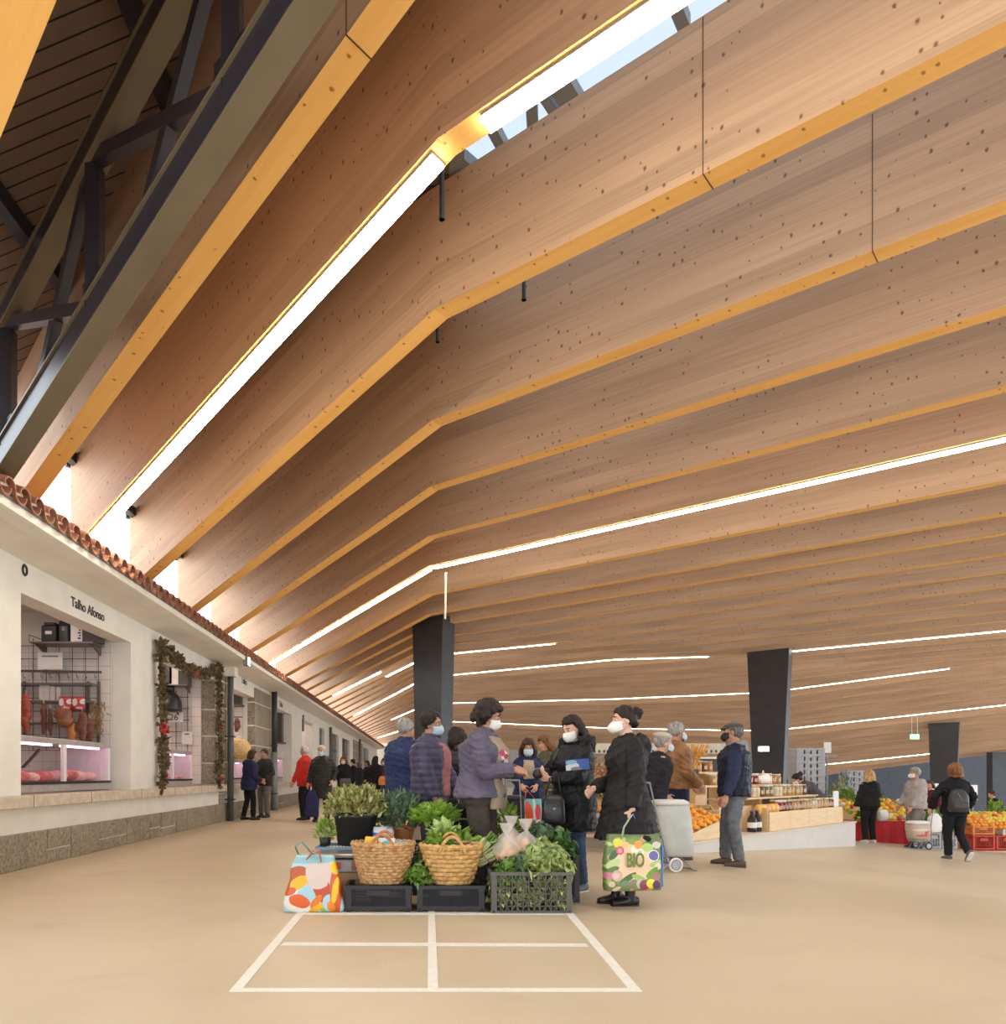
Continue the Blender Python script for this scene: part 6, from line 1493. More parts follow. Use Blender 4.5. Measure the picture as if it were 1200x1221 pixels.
lettuce('cabbage', 'dark pointed cabbage wedged between the two wicker baskets', (-.045, 5.96, .218), 0, .13, G_MID, 77, cat='cabbage')
lettuce('cabbage', 'dark cabbage behind the pair of wicker baskets, between them', (-.045, 6.18, .25), 0, .13, G_DARK, 78, cat='cabbage')

# ------------------------------------------------------------------ printed bags
bag_blobs = [(-.08, .116, .15, .115, 0, (.76, .74, .70)), (-.02, .155, .12, .085, .5, (.36, .60, .68)), (-.097, .107, .088, .052, -.35, (.70, .12, .02)), (-.136, .29, .12, .08, .6, (.48, .10, .02)), (-.10, .25, .085, .045, .55, (.86, .45, .02)), (-.18, .185, .055, .03, .3, (.58, .10, .02)),
    (.09, .19, .07, .12, .45, (.52, .07, .02)), (.035, .10, .07, .03, .9, (.75, .20, .02)), (.058, .335, .11, .11, 0, (.68, .54, .48)), (.05, .25, .08, .05, 0, (.66, .52, .46)), (.05, .05, .09, .025, .5, (.85, .42, .02)), (.12, .04, .05, .03, .3, (.32, .50, .12)), (.14, .09, .05, .07, .1, (.40, .62, .70)),
    (.195, .20, .05, .22, 0, (.62, .10, .02)), (.19, .37, .04, .05, .2, (.88, .56, .02)), (.19, .19, .028, .11, -.15, (.86, .52, .02)), (.16, .06, .03, .05, .3, (.80, .25, .02)), (0, .43, .22, .028, 0, (.30, .52, .54))]
def tote(name, label, loc, rz, rings, m, seed, handles, hm, amp=.012, n=40, power=5, parts=()):
    t = thing(name, label, 'bag', loc, rz); mb = MB(); rr = []
    for (z0, a0, b0), (z1, a1, b1) in zip(rings, rings[1:]):
        for k in range(6): f = k/6; rr.append(((0, 0, z0+(z1-z0)*f), a0+(a1-a0)*f, b0+(b1-b0)*f))
    z, a, b = rings[-1]; rr.append(((0, 0, z), a, b)); mb.loft(rr, n, power)
    me = mb.mesh('body')
    for v in me.vertices: v.co += Vector((noise.noise(v.co*6+Vector((seed, 0, 0))), noise.noise(v.co*7+Vector((0, seed, 3))), .4*noise.noise(v.co*6+Vector((9, 3, seed)))))*amp*(.3+min(1, v.co.z*5))
    me.materials.append(m); link('body', me, t, True)
    for pts in handles: MB().tube([Vector(p) for p in pts[0]], .017, 8, flat=.3).build('handle', pts[1], t, True)
    return t
M_BAG1 = print_mat('abstract_print', (.42, .64, .70), bag_blobs, rough=.35, warp=.03)
HR = mat('red_strap', (.62, .12, .03), .5); HT = mat('teal_strap', (.12, .28, .28), .5)
tote('shopping_bag', 'bulging orange, blue and yellow printed bag at the front left corner', (-.895, 5.92, .004), .08, [(0, .245, .085), (.03, .25, .10), (.22, .215, .10), (.40, .165, .07), (.455, .15, .045)], M_BAG1, 2, [([(-.06, -.05, .42), (.0, -.06, .50), (.04, -.065, .50), (.06, -.055, .40)], HR), ([(-.12, .05, .42), (-.16, .03, .52), (-.10, .0, .56), (.0, .05, .43)], HT)], HR, .02)
# BIO bag carried by the woman with the bun
hb = HW6(-1)
B = lambda zx, zy, r, col, ry=None, a=0: ((zx-385)*.00092, (890-zy)*.00092, r*.00092, (ry or r)*.00092, a, col)
gr, dg = (.22, .36, .05), (.05, .12, .03)
bio = [B(385, 640, 240, (.19, .28, .07), 235), B(385, 640, 195, (.84, .60, .40), 165), B(320, 520, 75, (.86, .56, .34), 50, .3), B(235, 455, 42, (.70, .66, .05)), B(200, 560, 60, dg, 30, .8), B(255, 525, 38, (.60, .10, .16)), B(255, 525, 22, (.75, .30, .35)), B(350, 445, 40, gr, 24), B(300, 470, 36, (.85, .50, .22), 24), B(385, 520, 36, (.86, .80, .62)), B(420, 475, 38, (.85, .33, .04)), B(435, 545, 36, (.84, .80, .70)), B(435, 545, 22, (.62, .58, .35)), B(505, 500, 52, (.42, .60, .16), 38), B(590, 480, 40, (.62, .56, .46), 30),
       B(560, 570, 50, (.80, .76, .74)), B(560, 570, 42, (.14, .12, .34)), B(575, 640, 60, (.40, .55, .16), 26, .4), B(600, 665, 32, (.80, .62, .58)), B(545, 720, 70, (.16, .34, .04), 26, .7), B(585, 755, 38, (.42, .18, .20)), B(190, 640, 70, (.50, .62, .26), 36, .5), B(185, 690, 60, (.12, .2, .05), 24, .3), B(155, 745, 34, (.62, .22, .30)), B(225, 745, 50, (.62, .42, .32)), B(215, 745, 30, (.74, .52, .48)), B(320, 770, 90, (.06, .14, .02), 26, .6), B(300, 830, 48, (.16, .24, .12), 40), B(375, 820, 44, (.24, .21, .13)), B(430, 770, 80, (.34, .50, .10), 24, -.4), B(440, 820, 42, (.44, .50, .36)), B(475, 830, 48, (.26, .05, .10)), B(535, 818, 42, (.88, .72, .04)), B(535, 818, 24, (.75, .60, .02), 8), B(590, 830, 40, (.10, .05, .12))]
rb_ = random.Random(8)
for k in range(26):
    a_ = k*2*PI/26; zx_ = 385+225*max(-1, min(1, 1.25*math.cos(a_))); zy_ = 650+205*max(-1, min(1, 1.25*math.sin(a_)))
    bio.insert(2, B(zx_+rb_.uniform(-25, 25), zy_+rb_.uniform(-25, 25), rb_.uniform(26, 52), rb_.choice([(.10, .22, .04), (.30, .45, .10), (.45, .55, .22), (.55, .30, .16), (.62, .52, .38), (.07, .14, .04)]), rb_.uniform(14, 30), rb_.uniform(0, 3)))
M_BIO = print_mat('vegetable_print', (.15, .20, .07), bio, rough=.35, warp=.012)
HG = mat('pale_green_strap', (.38, .48, .34), .5); HB = mat('blue_strap', (.08, .20, .60), .45)
bx_, by__ = hb.x, hb.y
bt = hb.z-.07
t = tote('shopping_bag', 'printed vegetable bag with the green word BIO carried by the woman with the bun', (bx_-.01, by__-.02, .165), .12, [(0, .235, .06), (.03, .24, .075), (.25, .235, .075), (bt-.30, .215, .05)], M_BIO, 4,
    [([(-.11, -.055, bt-.33), (-.09, -.05, bt-.24), (-.03, -.02, bt-.17), (.005, 0, bt-.14)], HG), ([(.07, .05, bt-.33), (.05, .03, bt-.24), (.02, .0, bt-.17), (.01, 0, bt-.14)], HB)], HG, .014)
tx = text_mesh('lettering', 'BIO', .17, mat('bio_green', (.13, .20, .02), .5, var=.02), t, (-.085, -.088, .20), (PI/2, 0, -.03), .002, bold=.003); tx.scale = (.55, .95, 1)
MB().box(.232, .243, -.06, .06, .03, .37).build('side_gusset', HB, t)
# teal, red and yellow bag held by the woman in the navy vest
h1 = HW10(1); 
tb = [(-.09, .22, .09, .25, 0, (.12, .55, .55)), (-.08, .05, .12, .07, .5, (.85, .60, .05)), (-.02, .24, .055, .16, .15, (.75, .10, .03)), (-.10, .20, .03, .06, .4, (.80, .55, .06)), (.06, .22, .02, .30, 0, (.78, .76, .68)), (.115, .24, .045, .12, 0, (.72, .05, .05)), (.12, .10, .04, .05, 0, (.75, .70, .6)), (.0, .02, .14, .03, .2, (.78, .40, .04))]
tote('shopping_bag', 'teal bag with red and yellow print held by the woman in the navy vest', (h1.x+.08, h1.y-.10, h1.z-.60), .25, [(0, .165, .06), (.03, .17, .075), (.25, .175, .075), (.42, .17, .05)], print_mat('teal_print', (.16, .55, .52), tb, rough=.4, warp=.02), 7,
    [([(-.08, -.05, .40), (-.06, -.03, .50), (-.05, .03, .56)], HR), ([(.08, -.05, .40), (-.0, -.03, .50), (-.04, .03, .56)], HR)], HR, .01)
# purse, packet and handbag of the woman in the parka
w1, w2 = HW5(1), HW5(-1)
pc = (w1+w2)/2+Vector((-.10, -.05, .03))
o = thing('purse', 'open dark brown purse in the hands of the woman in the parka', 'purse', pc, .3); MB().ell((0, 0, 0), (.055, .03, .05), 16, 10).build('body', mat('dark_leather', (.035, .02, .015), .45), o, True); MB().tube([(.055*math.cos(k*PI/8), 0, .045*math.sin(k*PI/8)+.005) for k in range(9)], .006, 6).build('clasp', M_GREYST, o)
o = thing('magazine', 'blue and white packet tucked under the arm of the woman in the parka', 'packet', Vector((1.42, 6.62, 1.19)), -.1); o.rotation_euler = (.15, -.08, -.1); MB().box(-.11, .10, -.012, .012, -.03, .065).build('cover', print_mat('blue_mag', (.05, .12, .42), [(-.06, .0, .07, .035, .2, (.62, .64, .68)), (-.02, -.02, .05, .02, 0, (.2, .2, .24)), (-.06, .045, .05, .02, 0, (.25, .45, .65))], rough=.3), o)
o = thing('handbag', 'black handbag hanging in front of the parka', 'handbag', Vector((1.20, 6.66, .66))); mb = MB(); mb.loft([((0, 0, 0), .09, .05), ((0, 0, .03), .11, .06), ((0, 0, .22), .10, .05), ((0, 0, .27), .07, .03)], 20, 4); mb.build('body', mat('black_leather_bag', (.015, .014, .015), .35, bump=.2), o, True); MB().tube([(-.07, 0, .26), (-.03, .02, .42), (.05, .05, .46), (.07, 0, .26)], .009, 7).build('strap', M_SHOEB, o, True); MB().ell((0, -.055, .14), (.015, .006, .015), 10, 6).build('clasp', M_GREYST, o, True)
# shopping trolleys
def trolley(label, loc, rz, m, lid, wheels, hgt=.62, w=.40, d=.27, ang=.0, band=None):
    t = thing('shopping_trolley', label, 'trolley', loc, rz); mb = MB(); tl = math.tan(ang)
    rr = [((z*tl, 0, z+.17), a, b) for z, a, b in ((0, w*.38, d*.40), (.03, w*.44, d*.46), (hgt*.3, w*.48, d*.5), (hgt*.75, w*.49, d*.5), (hgt, w*.46, d*.48))]
    mb.loft(rr, 24, 4); me = mb.mesh('sack')
    for v in me.vertices: v.co += Vector((noise.noise(v.co*8), noise.noise(v.co*8+Vector((3, 3, 3))), 0))*.014
    me.materials.append(m); link('sack', me, t, True)
    MB().loft([((hgt*tl, 0, hgt+.165), w*.475, d*.5), ((hgt*tl, 0, hgt+.20), w*.47, d*.49), ((hgt*tl, 0, hgt+.225), w*.36, d*.36)], 24, 4).build('flap', lid, t, True)
    for s in (-1, 1):
        wl_ = MB(); pts = [(-.08+.085*math.cos(k*PI/12), s*d*.55, .085+.072*math.sin(k*PI/12)) for k in range(25)]
        wl_.tube([(-.08+.072*math.cos(k*PI/12), s*d*.55, .085+.072*math.sin(k*PI/12)) for k in range(25)], .013, 8, cap=False); wo = wl_.build('wheel', wheels, t, True)
        hu = MB().tube([(-.08, s*d*.55-.008, .085), (-.08, s*d*.55+.008, .085)], .052, 16); hu.build('hub', M_CRL, wo)
    MB().tube([(-.08, -d*.55, .085), (-.08, d*.55, .085)], .008, 8).build('axle', M_GREYST, t)
    fr = MB()
    for s in (-1, 1): fr.tube([(-.08, s*d*.4, .085), (-w*.40, s*d*.4, .2), (-w*.5+tl*hgt, s*d*.36, hgt+.12), (-w*.5-.06+tl*hgt, s*d*.3, hgt+.42)], .009, 7); fr.tube([(.0, s*d*.4, .17), (.16, s*d*.4, .012), (.20, s*d*.4, .012)], .008, 7)
    fr.tube([(-w*.5-.06+tl*hgt, -d*.3, hgt+.42), (-w*.5-.06+tl*hgt, d*.3, hgt+.42)], .012, 8); fr.tube([(.20, -d*.4, .012), (.20, d*.4, .012)], .008, 7); fr.build('frame', M_GREYST, t, True)
    return t
M_TROL = mat('grey_canvas', (.50, .52, .48), .75, var=.12, scale=6, bump=.3, bscale=12)
trolley('pale grey fabric shopping trolley with white wheels behind the woman with the bun', (2.93, 8.38, 0), math.radians(8), M_TROL, mat('trolley_flap', (.68, .66, .62), .7), M_WHITE, .60, .44, .30, -.13)
trolley('black shopping trolley between the counting woman and the woman in the navy vest', (1.20, 9.5, 0), math.radians(80), cloth('black_canvas', (.022, .02, .022), .7), M_BLACKP, M_BLACKP, .62, .32, .26, -.08)
trolley('dark shopping trolley behind the handbag of the woman in the parka', (1.66, 9.2, 0), math.radians(80), cloth('dark_canvas', (.03, .028, .035), .7), M_BLACKP, M_WHITE, .50, .32, .26, -.05)
M_PLAID = print_mat('red_plaid', (.52, .42, .34), [(-.05, .35, .06, .05, 0, (.60, .10, .06)), (.06, .22, .2, .03, 0, (.25, .32, .2)), (.0, .30, .2, .03, 0, (.62, .12, .08)), (.05, .42, .2, .03, 0, (.7, .62, .5)), (-.1, .25, .03, .2, 0, (.5, .35, .28))], rough=.7)
trolley('red and cream checked trolley in front of the man in the grey tracksuit', (10.55, 15.35, floor_z(10.55)), math.radians(190), M_PLAID, M_PAPER, M_BLACKP, .38, .46, .3, .1)
tote('plastic_bag', 'white plastic bag hanging beside the grey tracksuit', (10.95, 15.45, floor_z(10.9)+.38), .2, [(0, .12, .05), (.05, .16, .07), (.3, .14, .06), (.40, .05, .03)], M_PAPER, 5, [([(-.04, 0, .38), (0, 0, .48), (.04, 0, .38)], M_PAPER)], M_PAPER)
# backpack on the woman walking away
pb = Vector(PW16.location)
o = thing('backpack', 'black backpack on the back of the woman walking away', 'backpack', pb+Vector((-.10, -.19, .86)), math.radians(-4)); mb = MB(); mb.loft([((0, -.02, 0), .13, .07), ((0, -.03, .04), .155, .09), ((0, -.03, .26), .15, .085), ((0, -.02, .36), .11, .06), ((0, 0, .40), .06, .035)], 22, 3.5); mb.build('pack', mat('pack_nylon', (.03, .028, .028), .4, bump=.2), o, True)
MB().loft([((0, -.10, .05), .11, .03), ((0, -.11, .08), .12, .035), ((0, -.105, .17), .11, .03)], 18, 4).build('front_pocket', mat('pack_pocket', (.045, .04, .038), .5), o, True)
MB().tube([(-.06, -.115, .33), (.0, -.12, .20), (.05, -.122, .12)], .004, 5).build('zip', M_GREYST, o); [MB().tube([(s*.1, .05, .33), (s*.15, .10, .38), (s*.15, .22, .30)], .018, 7, flat=.4).build('strap', M_BLACKP, o, True) for s in (-1, 1)]
p_ = P(448, 922, 24.6); tote('handbag', 'bright orange bag carried by the dark-haired shopper down the aisle', (p_.x+.28, 24.4, .75), .3, [(0, .16, .06), (.2, .17, .07), (.3, .12, .05)], mat('orange_bag', (.75, .27, .05), .5), 5, [([(-.06, 0, .29), (0, 0, .42), (.06, 0, .29)], HR)], HR)
tote('handbag', 'grey handbag carried by the fair-haired masked shopper down the aisle', (XY(412, 23.7), 23.7, .70), .1, [(0, .18, .06), (.2, .19, .07), (.28, .15, .05)], mat('grey_bag', (.10, .09, .10), .5), 6, [([(-.08, 0, .27), (0, 0, .44), (.08, 0, .27)], M_SHOEB)], M_SHOEB)
tote('plastic_bag', 'dark blue bag carried low by the white-haired person in the green coat', (XY(372, 16.8), 16.8, .12), 0, [(0, .14, .05), (.05, .16, .07), (.45, .14, .06), (.62, .07, .03)], cloth('blue_bag', (.03, .035, .10)), 8, [([(-.03, 0, .6), (.05, .1, .70), (.03, 0, .6)], M_SHOEB)], M_SHOEB)
# ------------------------------------------------------------------ jar and bread stall on its level plinth
A0 = Vector((3.9, 10.36, 0)); EU = Vector((.744, .668, 0)); EV = Vector((-.668, .744, 0)); TH_ST = math.atan2(.668, .744)
def uv(u, v, z=0.0): return A0+EU*u+EV*v+Vector((0, 0, z))
def u_at(px, v=0.0):
    q = (px-CX)/F; o = A0+EV*v; return (o.y*q-o.x)/(.744-.668*q)
M_PLY = mat('birch_ply', (.74, .52, .27), .5, var=.08, scale=3, stretch=(1, 1, 6)); M_PLINTH = mat('pale_plinth', (.60, .56, .50), .55, var=.05, scale=3); M_PTOP = mat('terrazzo_top', (.62, .50, .40), .5, var=.1, scale=30)
def ubox(mb, u0, u1, v0, v1, z0, z1): return mb.prism([uv(u0, v0, z0), uv(u1, v0, z0), uv(u1, v1, z0), uv(u0, v1, z0)], (0, 0, z1-z0))
t = struct(bpy.data.objects.new('floor_plinth', None)); COL.objects.link(t)
ubox(MB(), -.5, 6.72, .0, 3.2, -.6, .12).build('plinth_base', M_PLINTH, t); ubox(MB(), -.52, 6.74, -.02, 3.22, .12, .15).build('plinth_top', M_PTOP, t)
ST = thing('display_stand', 'long birch plywood stall front of the jar stall', 'stand', tuple(uv(0, 0, .151)), TH_ST)
def su(u0, u1, v0, v1, z0, z1): return MB().box(u0, u1, v0, v1, z0-.151, z1-.151)
um, ur = u_at(918, .05), u_at(1005, .05)
for k in range(4):
    a = um+(ur-um)*k/4; su(a+.004, um+(ur-um)*(k+1)/4-.004, .05, .075, .151, .47).build('front_panel', M_PLY, ST)
su(u_at(880, .05), um-.004, .35, .375, .151, .58).build('front_panel', M_PLY, ST)
su(um-.02, um, .075, .375, .151, .55).build('end_panel', M_PLY, ST)
for k, (v, z) in enumerate(((.12, .43), (.50, .70), (.88, .92), (1.26, 1.16))):
    r = (ur if k < 2 else (ur-.5 if k == 2 else um+1.8))
    su(um-.6 if k else um, r, v, v+.36, z-.03, z).build('tier_board', M_PLY, ST)
    for j in range(4): x = (um-.6 if k else um)+.1+(r-um-.2+(.6 if k else 0))*j/3; su(x-.02, x+.02, v+.03, v+.33, .151, z-.03).build('support', M_PLY, ST)
# bottles in the nook
def bottle(label, loc, h=.30, r=.045, m=None, lab=M_PAPER, grp=None):
    o = thing('bottle', label, 'bottle', loc, 0, grp); MB().lathe((0, 0, 0), [(r*.9, 0), (r, .015), (r, h*.55), (r*.8, h*.66), (r*.36, h*.8), (r*.33, h*.93)], 16).build('glass_body', m or mat('dark_bottle', (.02, .015, .02), .2), o, True); MB().lathe((0, 0, h*.92), [(r*.38, 0), (r*.38, h*.08)], 12).build('cap', mat('violet_cap', (.12, .06, .25), .4), o, True); MB().lathe((0, 0, h*.2), [(r*1.02, 0), (r*1.02, h*.25)], 16, cap=False).build('label', lab, o, True)
    return o
for k, px in enumerate((897, 903, 909)): bottle('large dark bottle with a violet cap in the plywood nook, %s of three' % ('leftmost', 'middle', 'rightmost')[k], uv(u_at(px, .2), .2, .152), .36 if k < 2 else .33, .075)
# jars along the tiers
JM = [mat('jar_%s' % n, c, .2, var=.15) for n, c in (('honey', (.50, .22, .04)), ('jam', (.20, .015, .02)), ('brown', (.16, .07, .03)), ('amber', (.42, .26, .10)), ('pale', (.66, .56, .42)), ('olive', (.16, .15, .04)))]
JN = ['honey-coloured', 'dark red', 'brown', 'amber', 'pale', 'olive-green']; RN = ['front tier', 'second tier', 'third tier', 'top tier']
M_LID = mat('gold_lid', (.55, .42, .22), .35, metal=.4); M_LIDW = mat('white_lid', (.75, .72, .68), .4)
jp = {}
def jar(kind, loc, row, sc):
    key = (kind, row)
    if key not in jp:
        o = thing('jar', '%s jar standing on the %s of the jar stall' % (JN[kind], RN[row]), 'jar', loc, 0, '%s jars on the %s' % (JN[kind], RN[row])); o.scale = (sc,)*3
        MB().lathe((0, 0, 0), [(.042, 0), (.047, .01), (.047, .10), (.038, .118)], 14).build('glass_body', JM[kind], o, True); MB().lathe((0, 0, .118), [(.042, 0), (.042, .02)], 14).build('lid', M_LID if kind % 2 == 0 else M_LIDW, o, True); MB().box(-.016, .016, -.050, -.045, .035, .08).build('label', mat('kraft_label', (.62, .48, .33), .8), o)
        jp[key] = o; o['n'] = 1
    else: dup(jp[key], loc, random.uniform(-.2, .2), scale=sc)
rnd = random.Random(21)
for row, (v, z, ua, ub, seq) in enumerate(((.26, .431, um+.9, ur-.05, [1, 1, 2, 2, 0, 0, 2, 0, 3, 0, 4, 4, 3, 0, 0, 3, 2, 1]), (.66, .701, um+.1, ur-.4, [4, 1, 1, 4, 4, 2, 5, 5, 4, 4, 3, 3, 0, 3, 3, 2]), (1.04, .921, um+.0, ur-.7, [3, 4, 4, 3, 0, 4, 1, 1, 1, 4, 3, 4, 0, 3]), (1.42, 1.161, um-.4, um+.6, [2, 2, 2, 0, 2, 0]))):
    n = len(seq); st_ = (ub-ua)/(n-1)
    for k, kd in enumerate(seq):
        jar(kd, uv(ua+st_*k+rnd.uniform(-.02, .02), v, z), row, 1.55 if row < 2 else 1.45)
        if k < n-1: jar(seq[(k*5+3) % n], uv(ua+st_*(k+.5), v+.13, z), row, 1.55)
# orange-yellow packets at the left of the front tier
MP = [mat('pkt_%d' % k, c, .4) for k, c in enumerate(((.80, .42, .08), (.86, .55, .06), (.78, .30, .16), (.84, .48, .05)))]
for k in range(9):
    kk = k % 4; m_ = MP[kk]; p = uv(um-.75+k*.17, .20 if k > 3 else .44, .47 if k > 3 else .585)
    if k > 3: p.z = .432
    packet(['orange', 'yellow', 'coral', 'deep yellow'][kk]+' packet on the left end of the jar stall, %s along the row' % ('first', 'second', 'third', 'fourth', 'fifth', 'sixth', 'seventh', 'eighth', 'ninth')[k], p, TH_ST, .15, .17, .1, m_)
o = thing('white_bag', 'white paper bag lying on the second tier of the jar stall', 'bag', tuple(uv(um+2.0, 1.0, .93)), TH_ST); mb = MB(); mb.ell((0, 0, .08), (.24, .12, .1), 14, 8); mb.ell((.1, 0, .13), (.12, .09, .08), 12, 8); me = remesh(mb, .02, 3); me.materials.append(M_PAPER); link('bag', me, o, True); MB().tube([(-.05, 0, .17), (0, 0, .26), (.06, 0, .19)], .008, 6).build('handle', M_PAPER, o)
o = thing('clear_bag', 'white plastic sack on the top tier of the jar stall', 'bag', tuple(uv(um+1.2, 1.4, 1.165)), TH_ST); mb = MB(); mb.ell((0, 0, .08), (.16, .10, .09), 12, 8); mb.ell((.0, 0, .16), (.07, .06, .07), 12, 8); me = remesh(mb, .018, 3); me.materials.append(M_PAPER); link('sack', me, o, True)
o = thing('paper_stack', 'white card and paper cup standing at the right end of the jar stall', 'card', tuple(uv(6.35, .25, .152)), TH_ST); MB().box(-.14, .14, -.01, .01, .30, .62).build('card', M_PAPER, o); MB().box(-.18, .0, -.1, .1, 0, .28).build('box', M_PLY, o); MB().box(.03, .2, -.08, .08, 0, .26).build('dark_box', M_TERR, o); 
# mandarin bin
bn = thing('mandarin_bin', 'sloping plywood bin of mandarins at the left end of the jar stall', 'bin', tuple(uv(0, 0, .151)), TH_ST)
def bp(u, v, z): return Vector((u, v, z-.151))
u0, u1 = -.42, 1.05
MB().prism([bp(u0, .04, .151), bp(u1, .04, .151), bp(u1, .04, .44), bp(u0+.1, .04, .20), bp(u0, .04, .17)], (0, .025, 0)).build('front_panel', M_PLY, bn)
MB().prism([bp(u0, .9, .151), bp(u1, .9, .151), bp(u1, .9, .70), bp(u0, .9, .40)], (0, .025, 0)).build('back_panel', M_PLY, bn)
MB().prism([bp(u1, .04, .151), bp(u1, .925, .151), bp(u1, .925, .70), bp(u1, .04, .44)], (.025, 0, 0)).build('end_panel', M_PLY, bn)
MB().prism([bp(u0, .065, .17), bp(u1, .065, .36), bp(u1, .9, .60), bp(u0, .9, .34)], (0, 0, .02)).build('sloping_board', M_PLY, bn)
md = None; rnd = random.Random(33)
M_MAND = mat('mandarin_peel', (.86, .36, .03), .4, var=.15, scale=10)
for i in range(15):
    for j in range(11):
        u = u0+.08+i*.1+rnd.uniform(-.012, .012)+(j % 2)*.05; v = .10+j*.078+rnd.uniform(-.01, .01)
        if u > u1-.04: continue
        fu, fv = (u-u0)/(u1-u0), (v-.065)/.835; z = .19+.19*fu+(.17+.07*fu)*fv+.042+.05*rnd.random()*(1 if (i+j) % 2 else 0)
        p = uv(u, v, z)
        if md is None:
            md = tag(MB().lathe((0, 0, 0), [(.008, -.036), (.03, -.03), (.044, -.008), (.043, .01), (.028, .032), (.01, .038), (.004, .034)], 12).build('mandarin', M_MAND, None, True, loc=p), 'orange mandarin heaped in the sloping plywood bin', 'mandarin', 'mandarins in the plywood bin')
        else: c = md.copy(); COL.objects.link(c); c.location = p; c.rotation_euler = (rnd.uniform(-.5, .5), rnd.uniform(-.5, .5), 0)
# burlap sacks behind the mandarins
M_SACK = mat('burlap', (.62, .47, .36), .95, var=.22, scale=6, bump=.5, bscale=50)
def sack(label, loc, rz, s, lean):
    o = thing('burlap_sack', label, 'sack', loc, rz); mb = MB(); mb.ell((0, 0, .16), (.24, .17, .17), 16, 10); mb.ell((.02, 0, .32), (.20, .15, .14), 16, 10); mb.ell((0, .0, .43), (.10, .09, .07), 12, 8); me = remesh(mb, .018, 4, lambda co, no: co+no*np.array([[.016*noise.noise(Vector(p)*9)] for p in co], np.float32)); me.materials.append(M_SACK); link('cloth', me, o, True)
    nk = MB(); nk.lathe((0, 0, .46), [(.06, 0), (.05, .04), (.11, .10), (.13, .13), (.09, .12), (.03, .06)], 16); nk.build('rolled_mouth', M_SACK, o, True); o.rotation_euler = (lean, 0, rz); o.scale = (s,)*3
    return o
base = MB(); 
PL = thing('sack_platform', 'plywood platform under the burlap sacks', 'platform', tuple(uv(0, 0, .151)), TH_ST); su(.15, 1.9, .98, 1.9, .151, .62).build('box', M_PLY, PL); su(.15, 1.9, 1.9, 2.5, .151, .80).build('rear_step', M_PLY, PL)
for (u, v, z, r, s, lab) in ((.36, 1.2, .622, .3, .75, 'pale burlap sack behind the mandarins, front left'), (.85, 1.25, .622, 1.2, .85, 'pale burlap sack behind the mandarins, front middle'), (1.38, 1.2, .622, .1, .8, 'pale burlap sack behind the mandarins, front right'), (.42, 2.15, .802, .8, .8, 'pale burlap sack on the rear step, left'), (.95, 2.2, .802, 2, .85, 'pale burlap sack on the rear step, middle'), (1.45, 2.15, .802, .5, .8, 'pale burlap sack on the rear step, right')): sack(lab, uv(u, v, z), r, s, -.25)
basket('brown wicker basket of chestnuts in front of the burlap sacks', tuple(uv(1.35, .55, .152)), M_WICK, .24, .18, .2, .15, .38, 8, 18, M_WICK)
ch = None
for k in range(40):
    a = k*2.4; r = .033*math.sqrt(k); p = uv(1.35, .55, .50+(.04 if k < 14 else 0))+Vector((r*math.cos(a), r*.75*math.sin(a), 0))
    if ch is None: ch = tag(MB().lathe((0, 0, 0), [(.006, -.02), (.026, -.012), (.028, .004), (.014, .02), (.003, .03)], 10).build('chestnut', mat('chestnut', (.16, .05, .02), .35), None, True, loc=p), 'dark chestnut heaped in the brown wicker basket', 'chestnut', 'chestnuts in the wicker basket')
    else: c = ch.copy(); COL.objects.link(c); c.location = p; c.rotation_euler = (rnd.uniform(-1, 1), rnd.uniform(-1, 1), 0)
o = thing('price_card', 'beige price card standing among the sacks', 'card', P(836, 960, 11.3)); MB().box(-.09, .09, -.004, .004, -.0, .16).build('card', mat('kraft_card', (.68, .50, .34), .8), o); MB().tube([(0, 0, -.25), (0, 0, .02)], .006, 6).build('stick', M_PLY, o)
t = thing('dried_straw', 'golden bunch of dried straw flowers behind the leather-jacketed man', 'straw', P(826, 915, 12.6)); st = MB(); rnd = random.Random(4)
for k in range(120): a = rnd.uniform(0, 2*PI); r = rnd.uniform(.05, .3); st.tube([(0, 0, -.1), (r*.5*math.cos(a), r*.5*math.sin(a), .2), (r*math.cos(a), r*math.sin(a), rnd.uniform(.2, .42))], [.008, .007, .010], 5)
st.build('stems', mat('golden_straw', (.70, .40, .10), .8, var=.4, scale=30), t); MB().lathe((0, 0, -.25), [(.09, 0), (.11, .2)], 14).build('pot', M_BUCK, t, True)
o = thing('chalkboard', 'black board in a pale frame behind the bread sacks', 'board', P(845, 913, 13.6)); MB().box(-.30, .30, -.01, .01, -.13, .13).build('panel', M_BLACKP, o)
for (x0, x1, z0, z1) in ((-.34, .34, .13, .165), (-.34, .34, -.165, -.13), (-.34, -.30, -.13, .13), (.30, .34, -.13, .13)): MB().box(x0, x1, -.02, .02, z0, z1).build('frame_bar', M_PAPER, o)
for s in (-.25, .25): MB().box(s-.015, s+.015, .0, .03, -1.05, -.16).build('post', M_PAPER, o)
cn = thing('stall_canopy', 'long pale stall valance behind the two talking men', 'canopy', P(780, 892, 18.5)); L0, L1 = XY(690, 18.5)-cn.location.x, XY(872, 18.5)-cn.location.x; MB().box(L0, L1, -.03, .03, -.14, .12).build('valance', mat('valance', (.62, .56, .48), .7), cn)
for x in (L0+.1, (L0+L1)/2, L1-.1): MB().box(x-.03, x+.03, .03, .09, -2.2, .12).build('post', M_GREYST, cn)
for k in range(30): x = L0+.15+k*(L1-L0-.3)/29; MB().box(x-.02, x+.03, -.034, -.03, -.12, -.05).build('valance_mark', M_INK, cn)
